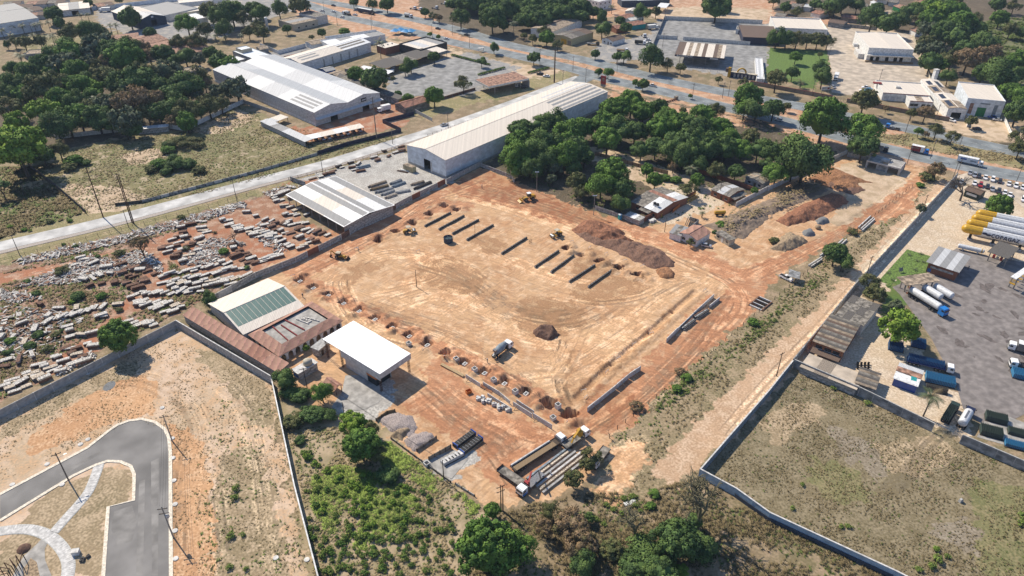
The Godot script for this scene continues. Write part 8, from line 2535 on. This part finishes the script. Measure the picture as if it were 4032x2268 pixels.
	scrap("broken grey slabs strewn along the road fence",[4,130,1180,640,1040,1130,950,1480,850,2050,690,2460,580,2480,640,2100,750,1700,870,1230,1000,640,1130,230,1210],1178,62)
	scrap("broken grey slabs strewn round the small leafless tree",[4,1820,1160,2100,940,2300,960,2500,1010,2300,1030,2220,1180,1960,1230,1840,1210],558,63)
	scrap("broken white slabs strewn in the corner by the concrete wall",[8,0,20,340,60,420,110,120,160,0,130],217,64)
	scrap("broken slabs strewn at the far side of the shed",[5,40,500,310,420,440,430,330,470,150,540],161,65)
	scrap("loose pale slabs strewn below the shed",[5,20,790,320,1080,200,1100,0,960],161,66)
	scrap("broken pale slabs strewn near the concrete wall",[8,560,880,900,640,960,690,640,860],186,67)
	scrap("grey scrap strewn in the weedy end of the stone yard",[8,0,180,620,240,900,330,620,560,400,700,0,760],434,68)
	for e in [[5,1130,440,1320,380,"rooftan"],[5,1150,470,1340,420,"wood"],[5,1200,495,1390,450,"greywall"],[5,1350,410,1470,365,"greywall"],[5,1370,440,1510,390,"bluegrey"],[5,1560,420,1700,380,"rooftan"],[5,1590,460,1770,385,"darkwall"],[5,1260,520,1400,470,"concrete"],[5,1400,500,1560,470,"concrete"],[5,1300,550,1420,510,"slabwarm"]]:
		var a := gp(e[0],e[1],e[2])
		var b := gp(e[0],e[3],e[4])
		var o := thing("pole_stack","stack of long poles on the paved yard behind the shed","poles",a,-atan2(b.z - a.z,b.x - a.x),"stacked poles behind the stone shed")
		for q in 7:
			cyl(o,"log",M[e[5]],v3(a.distance_to(b) / 2 + .3 * sin(q * 2.2),.25 + .4 * (q / 4),(q % 4 - 1.5) * .5 + .25 * (q / 4)),.22,a.distance_to(b) * (.9 + .1 * sin(q * 4.0)),v3(0,0,PI / 2))
	var pp := thing("pipe_bundle","bundle of long grey pipes among the roadside stacks","pipes",gp(5,1080,240),-deg_to_rad(-32))
	for q in 5:
		cyl(pp,"pipe",M["bluegrey"],v3(0,.3 + .5 * (q / 3),(q % 3 - 1) * .6),.28,7.0,v3(0,0,PI / 2))
	var ct := thing("green_container","olive green container in front of the long pale warehouse","container",gp(5,1548,268),-deg_to_rad(38))
	box(ct,"body",M["paleyellow"],v3(0,1.35,0),v3(6.0,2.6,2.5))
	for q in 9:
		box(ct,"side_rib",M["rooftan"],v3(-2.7 + q * .67,1.35,1.27),v3(.2,2.4,.06))
	box(ct,"roof",M["rooftan"],v3(0,2.68,0),v3(6.05,.06,2.55))
	var pl := thing("white_canoe_sheet","long white sheet lying in front of the green container","sheet",gp(5,1510,270),-deg_to_rad(25))
	box(pl,"body",M["white"],v3(0,.2,0),v3(6.0,.3,.8))
	var cb := thing("steel_bars","rusty bars lying in front of the green container","bars",gp(5,1475,280),-deg_to_rad(25))
	for q in 4:
		box(cb,"bar",M["rust"],v3(0,.12,(q - 1.5) * .35),v3(6.0,.14,.14))
	post_fence("yard_rail","rusty bar gate beside the red yard road",[[5,370,390],[5,470,345]],2.0,3.0,"rust",true)
	var gw := thing("yard_corner_wall","dark L-shaped wall corner at the back of the stone shed","wall",gp(5,350,370))
	bar(gw,"long_side","greywall",Vector3.ZERO,gp(5,500,425) - gw.position,.25,2.2)
func scrap(label: String,pg_px: Array,n: int,sd: int) -> void:
	var pg := poly(pg_px)
	var r := RandomNumberGenerator.new()
	r.seed = sd
	var lo := Vector2(1e9,1e9)
	var hi := -lo
	for p in pg:
		lo = lo.min(p)
		hi = hi.max(p)
	var tf := []
	while tf.size() < n:
		var p := Vector2(r.randf_range(lo.x,hi.x),r.randf_range(lo.y,hi.y))
		if not Geometry2D.is_point_in_polygon(p,pg):
			continue
		var b := Basis(Vector3.UP,r.randf() * TAU) * Basis(Vector3.RIGHT,r.randfn() * .25) * Basis(Vector3.FORWARD,r.randfn() * .2)
		tf.append(Transform3D(b * Basis.from_scale(v3(r.randf_range(.6,3.2),r.randf_range(.05,.16),r.randf_range(.12,.7))),v3(p.x,r.randf_range(.05,.55),p.y)))
	var mm := MultiMesh.new()
	mm.transform_format = MultiMesh.TRANSFORM_3D
	mm.use_colors = true
	mm.mesh = unit_box
	mm.instance_count = tf.size()
	for i in tf.size():
		mm.set_instance_transform(i,tf[i])
		var g := r.randf_range(.15,.7)
		mm.set_instance_color(i,Color(g,g * .94,g * .86) if r.randf() < .75 else Color(.26,.14,.09))
	var o := MultiMeshInstance3D.new()
	o.name = numbered("scrap_rubble")
	o.multimesh = mm
	o.material_override = M["leafless"]
	add_child(o)
	o.set_meta("kind","stuff")
	tag(o,label,"rubble")
func traffic() -> void:
	var H := 35.0
	var road := "cars driving on the highway and access road"
	for e in [["sedan","carwhite",1,668,118,215,"white car on the highway behind another white car"],["sedan","carwhite",1,780,125,215,"white car on the highway beside the cement mixer"],["sedan","cardark",1,780,62,35,"dark car in the far lane of the highway bend"],["hatch","carwhite",1,868,180,215,"white car in the near lane before the mixer"],["sedan","carwhite",1,998,155,215,"white car ahead of the mixer on the highway"],["sedan","cardark",1,1832,295,35,"dark car on the far carriageway by the wood"],["sedan","cardark",1,2122,358,35,"dark car on the highway beside the lay-by pole"],["sedan","carwhite",1,1915,398,215,"white car turning in front of the dark building"],["sedan","carsilver",1,1895,1265,-37,"silver sedan on the access road"],["pickup","carwhite",2,1412,870,215,"white pickup on the near carriageway"],["hatch","carwhite",3,105,1215,215,"white car half hidden by the median mango tree"],["sedan","carsilver",1,1548,330,215,"silver car parked beside the blue tents"],["suv","cardark",2,330,485,215,"dark car parked on the red verge by the small trees"],["suv","cardark",2,282,755,200,"dark blue car parked in the filling station lay-by"],["sedan","carwhite",2,345,775,200,"white car parked in the filling station lay-by"],["sedan","carwhite",2,1365,408,190,"white car parked in the truck yard"],["sedan","carwhite",2,1380,440,190,"second white car in the truck yard, beside the side wall"],["sedan","carwhite",3,50,265,80,"white car beside the parapet warehouse"],["pickup","carwhite",3,985,890,190,"white pickup parked beside the office stair block"],["sedan","carwhite",3,955,918,190,"white saloon parked in front of the office"],["hatch","carsilver",3,655,885,80,"silver hatchback parked below the white box truck"],["suv","carwhite",3,1845,1222,60,"white car parked before the solar shed gateway"],["sedan","carwhite",3,2300,1212,200,"white car parked in front of the green roller door"],["sedan","carblue",3,2255,1190,200,"blue car parked beside the shop wall"],["sedan","cardark",3,2098,1305,210,"black car parked on the shop verge"],["hatch","carsilver",6,1955,1035,20,"silver hatchback parked at the tiled cottage"],
		["sedan","cardark",1,385,125,30,"dark car parked under the trees at the highway bend"],["sedan","carwhite",1,330,70,30,"white car parked under the trees at the highway bend"],["pickup","carwhite",7,180,1360,50,"white pickup half covered by the grey awning beside the haul road"]]:
		car(e[0],e[1],gp(e[2],e[3],e[4]),e[5],e[6])
	var lot := [[2075,325,"carsilver"],[2120,335,"cardark"],[2185,348,"carwhite"],[2258,368,"carwhite"],[2330,388,"cardark"],[2420,412,"carwhite"],[2490,432,"carwhite"],[2560,450,"carwhite"],[2075,405,"carwhite"],[2135,425,"carred"],[2205,442,"cardark"],[2255,465,"carsilver"],[2318,488,"cardark"],[2378,502,"carwhite"],[2430,522,"carwhite"],[2565,570,"carwhite"],[1945,395,"carsilver"],[2030,300,"carsilver"]]
	var cn := {"carsilver": "silver","cardark": "dark","carwhite": "white","carred": "red"}
	for i in lot.size():
		car(["suv","hatch","sedan"][i % 3],lot[i][2],gp(7,lot[i][0],lot[i][1]),122,"%s %s parked in the depot car park" % [cn[lot[i][2]],["estate car","hatchback","saloon"][i % 3]],"cars in the depot car park")
	for i in 8:
		var p := gp(1,610 + i * 62,1418 - i * 14)
		car("hatch" if i % 2 else "sedan",["cardark","carsilver","carwhite"][i % 3],p,60,"car sheltered under the long white carport","cars under the white carport")
	truck("mixer","carwhite","offwhite",8.5,gp(1,915,150),215,"white cement mixer on the highway","mixer")
	var t := truck("box","cardark","slate",17.0,gp(1,1110,135),35,"long dark lorry on the far carriageway","lorry")
	t = truck("box","truckblue","red",8.0,gp(7,1520,90),H,"red and white box lorry with a bright blue cab","lorry")
	box(t,"white_corner",M["carwhite"],v3(1.0,2.2,1.25),v3(1.4,2.3,.06))
	box(t,"side_print",M["roofpink"],v3(-1.8,2.6,1.25),v3(2.6,.7,.06))
	t = truck("box","carwhite","bluewhite",11.0,gp(7,2025,205),H,"pale grey box lorry with blue print on the highway","lorry")
	box(t,"blue_print",M["blue"],v3(-3.0,2.6,1.25),v3(2.6,.8,.06))
	box(t,"grey_print",M["bluegrey"],v3(1.2,2.2,1.25),v3(2.6,.6,.06))
	truck("tractor","truckblue","",7.5,gp(3,1255,1300),212,"bright blue tractor unit without trailer on the highway","truck")
	truck("box","carwhite","roofwhite",8.0,gp(3,680,800),115,"white box truck parked beside the lawn corner","truck")
	truck("box","carwhite","roofwhite",7.5,gp(1,1290,1120),145,"white box truck parked at the twin-gabled warehouse","truck")
	truck("box","carwhite","red",8.5,gp(3,905,460),112,"red and white truck beside the dock warehouse ramp","truck")
	truck("box","carwhite","roofwhite",9.0,gp(0,1060,120),170,"white-roofed truck parked beside the carport house","truck")
	truck("box","carblue","roofwhite",9.0,gp(0,1040,95),170,"blue-cab truck parked behind the white-roofed one","truck")
	truck("tanker","carwhite","offwhite",7.5,gp(1,1535,175),35,"white water truck parked on the red verge","truck")
	truck("flatbed","cardark","greywall",9.0,gp(2,815,455),15,"dark flatbed truck in front of the veranda house","truck")
	truck("box","carwhite","offwhite",9.0,gp(2,1415,295),-20,"white trailer box parked at the back of the truck yard","trailer")
	truck("tipper","carwhite","darkwall",8.0,gp(2,1290,445),15,"dark tipper truck in the truck yard","truck")
	truck("tractor","carwhite","",6.0,gp(2,1325,370),80,"white tractor cab in the truck yard","truck")
	truck("flatbed","carwhite","wood",8.0,gp(2,1110,520),15,"white truck chassis parked behind the verge trees","truck")
	truck("tipper","cardark","greywall",7.5,gp(7,1120,70),H,"dark tipper with a white cab behind the median mango","truck")
	truck("flatbed","carsilver","steel",7.0,gp(2,90,1205 - 320),200,"pale trailer parked beside the access road junction","trailer")
	truck("box","carwhite","steel",6.0,gp(1,1380,730),100,"white truck parked at the edge of the market shed","truck")
	for e in [[1,1580,95],[1,1640,105],[1,1800,90],[1,1890,45]]:
		truck("tractor",["carwhite","carblue"][int(e[1]) % 2],"",6.0,gp(e[0],e[1],e[2]),30,"truck cab parked at the white shop across the highway","truck","truck cabs at the white shop")
	utility_pole(4,407 * 2.5556,740,22.5,"tall steel pole with stacked crossarms at the edge of the access road","rust",4,false,.26,.3,"","transmission_pole")
	utility_pole(4,1330,790,22.0,"tall twin steel pole between the access road and the fence","rust",3,false,.24,.3,"","transmission_pole")
	utility_pole(4,1350,805,22.0,"second mast of the twin steel pole by the fence","rust",0,false,.24,.3,"","transmission_pole")
	utility_pole(1,1215,1400,22.0,"tall steel transmission pole beside the navy hoarding","pole",4,false,.3,.4,"","transmission_pole")
	utility_pole(2,425,830,20.0,"tall rusty steel pole at the slip road","rust",0,false,.45,.4,"","transmission_pole")
	for e in [[4,2385,575,10,"concrete pole with a street lamp over the access road"],[4,200,1120,9,"thin pole by the stone yard gate"],[4,1295,840,8,"thin pole beside the twin steel pole"],[5,672,285,9,"pole in front of the roadside slab stacks"],[1,1935,1300,9,"pole beside the silver sedan on the access road"],[1,1590,1160,9,"pole at the navy hoarding corner"],[1,1375,1449,8,"pole on the verge beside the hoarding"]]:
		utility_pole(e[0],e[1],e[2],e[3],e[4],"pole",1,e[1] == 2385,.16,.5)
	for e in [[1,820,260],[1,1170,245],[1,1165,305],[1,1775,380],[1,1980,360],[1,2150,485],[1,2405,385],[1,2060,310],[2,280,640],[2,612,715],[2,1055,740],[2,1812,1000],[2,1515,470],[2,740,830],[1,690,140],[1,335,60],[2,510,860],[2,2115,990],[2,2175,970],[2,2510,865],[3,315,1300],[3,440,965],[3,1380,1340],[7,1395,210],[7,1630,150],[7,1888,340],[7,1850,370],[7,2490,400],[7,1895,110],[3,600,620],[3,1110,850],[3,1680,1220]]:
		utility_pole(e[0],e[1],e[2],9.5,"roadside power and lamp pole along the highway","pole",1,true,.15,.9,"","utility_pole","poles along the highway")
	utility_pole(12,1745,1058,10.5,"tall concrete pole with a white transformer on the estate kerb","palepole",2,false,.2,.2,"transformer")
	utility_pole(12,1735,95,9.5,"concrete pole at the bend of the estate road","palepole",1,false,.18,.3)
	utility_pole(12,692,490,10.0,"leaning-looking concrete lamp pole by the park path","pole",1,true,.2,.6)
	utility_pole(9,522,1040,9.0,"dark pole with cables beside the water tank block","darkwood",1,false,.15,.3)
	utility_pole(9,895,1310,6.0,"stub pole at the edge of the apron","darkwood",0,false,.13)
	utility_pole(13,2465,790,9.0,"twin wooden pole with crossarms at the corner of the works","darkwood",2,false,.17,.5)
	utility_pole(13,2485,795,9.0,"second mast of the twin wooden pole","darkwood",0,false,.17,.5)
	utility_pole(13,1890,475,7.0,"dark pole in front of the cast blocks","darkwood",0,false,.14)
	utility_pole(6,248,480,9.5,"floodlight mast at the edge of the red soil","palepole",0,false,.16,0.0,"floods")
	utility_pole(6,820,715,9.0,"floodlight mast beside the plaster wall","palepole",0,false,.16,0.0,"floods")
	utility_pole(6,1535,885,6.5,"leaning wooden pole beside the cottage annex","darkwood",0,false,.14)
	utility_pole(6,2085,540,8.0,"pole in front of the brick cottage","pole",1,false,.14)
	utility_pole(7,985,1342,9.0,"wooden pole standing on the dirt track","darkwood",1,false,.16)
	utility_pole(11,85,885,9.0,"wooden pole at the lower end of the dirt track","darkwood",1,false,.16)
	utility_pole(7,1575,615,5.0,"short wooden pole with a crossarm beside the track wall","darkwood",1,false,.15)
	utility_pole(0,335,350,9.0,"pole in front of the pale blue warehouse wall","darkwood",2,false,.16)
func small_things() -> void:
	for e in [[12,885,75],[12,810,125],[12,475,325],[12,125,530],[12,1742,262],[12,1750,490],[12,1762,728],[12,1762,995],[12,1768,1275],[12,1735,65],[12,625,530],[8,885,860],[8,1632,1205],[13,200,1268],[13,512,1285]]:
		var o := thing("manhole_cover","round white concrete cover beside the estate kerb","cover",gp(e[0],e[1],e[2]),0.0,"white covers along the estate road")
		part("ring",lathe_mesh([[.62,-.05],[.66,.0],[.66,.14],[.6,.18],[.01,.18]],16),M["offwhite"],o)
	var pg := thing("pergola","half-built rusty steel pergola at the park circle","pergola",gp(12,110,1400),.2)
	for q in 7:
		var an := PI * .55 + q * .27
		var a := v3(cos(an) * 4.6,0,sin(an) * -4.6) + v3(3,0,2)
		var b := v3(cos(an) * 2.2,0,sin(an) * -2.2) + v3(3,0,2)
		box(pg,"post",M["rust"],a + v3(0,1.2,0),v3(.14,2.4,.14))
		box(pg,"post",M["rust"],b + v3(0,1.2,0),v3(.14,2.4,.14))
		bar(pg,"rafter","rust",a,b,.14,.14,2.4)
	var gh := thing("soil_mound","small dark mound beside the park pad","mound",gp(12,240,1175))
	part("clods",lathe_mesh([[1.6,-.05],[1.2,.45],[.5,.8],[.01,.9]],11),M["soildark"],gh)
	var wb := thing("white_bin","square white bin beside the park path","bin",gp(12,770,1225),.2)
	box(wb,"body",M["white"],v3(0,.55,0),v3(1.5,1.1,1.2))
	box(wb,"lid",M["offwhite"],v3(0,1.15,0),v3(1.6,.1,1.3))
	var rk := thing("dark_rubble","dark clump of rubble beside the white bin","rubble",gp(12,850,1275))
	for q in 6:
		box(rk,"lump",M["darkwall"],v3(sin(q * 2.0) * .7,.2,cos(q * 2.6) * .7),v3(.8,.5,.6),q,.3,.2)
	var fp := thing("fire_patch","patch of grey ash spread on the pale lot","ash patch",gp(8,1100,985))
	part("ash",lathe_mesh([[1.5,-.02],[1.35,.06],[.01,.09]],13),M["gravelgrey"],fp,Vector3.ZERO,Vector3.ZERO,v3(1.1,1,1.5))
	var lit := thing("white_litter","torn white sheet lying in the clearing","litter",gp(14,1185,715),.3)
	box(lit,"sheet",M["white"],v3(0,.08,0),v3(3.0,.1,1.1))
	box(lit,"fold",M["white"],v3(1.0,.16,-.3),v3(1.2,.12,.8),.4)
	lit = thing("stone_block","grey stone block standing on a bare patch in the dry lot","stone",gp(15,1935,700),.4)
	part("body",prism_mesh(pv([-.5,0,-.4,.9,.1,1.1,.5,.7,.6,0]),.7,.1),M["concrete"],lit)
	lit = thing("flowering_bush","small bright yellow bush in the dry lot","bush",gp(15,1685,1185))
	part("foliage",crowns["w"][1],M["leaf"],lit,v3(0,.5,0),Vector3.ZERO,v3(.9,.8,.9))
	for e in [[15,1720,1300,1.4],[15,1650,1370,1.2],[15,1520,1390,1.0],[15,2560,950,1.6],[15,2540,850,1.2],[15,1800,1265,.9],[15,810,955,.9],[15,730,955,.8],[15,350,540,.8],[15,240,770,.8],[11,1005,1165,1.2],[11,650,1020,1.0],[12,2320,1050,1.3],[12,2440,1040,.8],[12,2380,580,1.2],[12,2360,680,1.2],[12,2310,1380,1.0],[12,2480,1390,.8],[14,1125,670,1.0],[14,1225,650,1.0],[14,945,745,.9],[14,1030,785,1.0],[14,1095,825,.9],[14,1235,755,1.0],[14,1340,765,.9],[14,860,890,1.0],[14,1190,660,.8],[14,1300,800,.8],[14,920,940,.9]]:
		var o := thing("shrub","small green shrub on the dry ground","shrub",gp(e[0],e[1],e[2]),e[1],"small shrubs on dry ground")
		part("foliage",crowns["w"][0],M["leaf"],o,v3(0,e[3] * .45,0),Vector3.ZERO,v3(e[3],e[3] * .8,e[3]))
	for e in [[6,1480,740,1595,650,"yellow"],[6,1600,690,1690,620,"orange"],[6,1750,600,1865,530,"yellow"]]:
		var a := gp(e[0],e[1],e[2])
		var b := gp(e[0],e[3],e[4])
		var o := thing("steel_gantry",{"yellow": "yellow steel lattice section leaning by the brick wall","orange": "orange steel box section beside the brick wall"}[e[5]],"steel section",a,-atan2(b.z - a.z,b.x - a.x),"steel sections by the brick wall")
		var l := a.distance_to(b)
		for s in [-1.0,1.0]:
			box(o,"chord",M[e[5]],v3(l / 2,.3,s * .6),v3(l,.25,.2))
			box(o,"upper_chord",M[e[5]],v3(l / 2,1.6,s * .6),v3(l,.2,.18))
		for q in 6:
			box(o,"brace",M[e[5]],v3(l * (q + .5) / 6.0,.95,.6),v3(.14,1.4,.12),0,0,.5 if q % 2 else -.5)
		if e[5] == "orange":
			box(o,"plate",M[e[5]],v3(l / 2,.95,.7),v3(l,1.5,.08))
	var tl := thing("portable_toilet","turquoise portable toilet against the plaster wall","toilet",gp(6,1085,758),.5)
	box(tl,"cabin",M["teal"],v3(0,1.1,0),v3(1.2,2.2,1.2))
	box(tl,"roof",M["bluewhite"],v3(0,2.28,0),v3(1.3,.14,1.3))
	box(tl,"door",M["skyblue"],v3(0,1.05,.62),v3(.8,1.9,.05))
	tl = thing("pallet_stack","pale sacks on pallets beside the brick wall corner","pallets",gp(6,1410,780),.5)
	for q in 4:
		box(tl,"sack_row",M[["paleconcrete","offwhite"][q % 2]],v3(-1.2 + q * .8,.5,sin(q * 2.0) * .3),v3(.75,.9,1.8))
	tl = thing("covered_hopper","battered steel hopper with a grey awning beside the haul road","hopper",gp(7,250,1370),.9)
	box(tl,"awning",M["greywall"],v3(0,2.6,0),v3(5.0,.1,4.0),.3,.1)
	for a in [-1,1]:
		for b in [-1,1]:
			box(tl,"post",M["steel"],v3(a * 2.2,1.3,b * 1.7),v3(.12,2.6,.12))
	tl = thing("round_bale","clay-coloured boulder between the gravel cones","boulder",gp(7,500,850),.2)
	part("body",lathe_mesh([[.9,-.05],[1.25,.5],[1.05,1.1],[.4,1.45],[.01,1.5]],9),M["soiltan"],tl)
	for e in [[3,1010,935],[3,990,940]]:
		var tn := thing("blue_tent","small blue gazebo beside the office car park","tent",gp(e[0],e[1],e[2]),.3,"blue gazebos by the office")
		part("roof",lathe_mesh([[2.6,2.2],[.05,3.3]],4),M["skyblue"],tn)
		for a in [-1,1]:
			for b in [-1,1]:
				box(tn,"pole",M["steel"],v3(a * 1.2,1.1,b * 1.2),v3(.08,2.2,.08))
	var bs := thing("bus_shelter","small open bus shelter on the highway lay-by","shelter",gp(1,2265,520),.6)
	box(bs,"roof",M["paleconcrete"],v3(0,2.6,0),v3(4.5,.2,1.8))
	for a in [-1,1]:
		box(bs,"post",M["paleconcrete"],v3(a * 1.9,1.3,0),v3(.3,2.6,.3))
	box(bs,"bench",M["wood"],v3(0,.5,-.5),v3(3.4,.1,.5))
	bs = thing("stone_cairn","low stone blocks in a row beside the near carriageway","stones",gp(2,1600,1020),.6)
	for q in 6:
		box(bs,"block",M["slabrust"],v3(-4 + q * 1.6,.5,0),v3(1.0,1.0,.8),q * .4)
	box(bs,"hut",M["paving"],v3(4.6,1.0,-.6),v3(1.8,2.0,1.6))
	for e in [[[4,1040,740,21.0],[1,1215,1400,21.0],"upper wires from the steel pole to the hoarding pole"],[[12,1745,1058,10.2],[12,1735,95,9.2],"wires between the two estate road poles"],[[13,1890,475,6.8],[9,522,1040,8.8],"wires from the casting slab pole to the water tank block"]]:
		var a := gp(e[0][0],e[0][1],e[0][2])
		var b := gp(e[1][0],e[1][1],e[1][2])
		var o := thing("overhead_wires",e[2],"wires",a)
		for q in 3:
			var v := PackedVector3Array()
			var nn := PackedVector3Array()
			var off := v3((q - 1) * .8,0,(q - 1) * .5)
			for i in 12:
				var t0 := i / 12.0
				var t1 := (i + 1) / 12.0
				var p0 := (b - a) * t0 + v3(0,lerpf(e[0][3],e[1][3],t0) - 3.0 * t0 * (1 - t0),0) + off
				var p1 := (b - a) * t1 + v3(0,lerpf(e[0][3],e[1][3],t1) - 3.0 * t1 * (1 - t1),0) + off
				limb(v,nn,p0,p1,.025,.025,4)
			part("wire",tri_mesh(v,nn),M["black"],o)
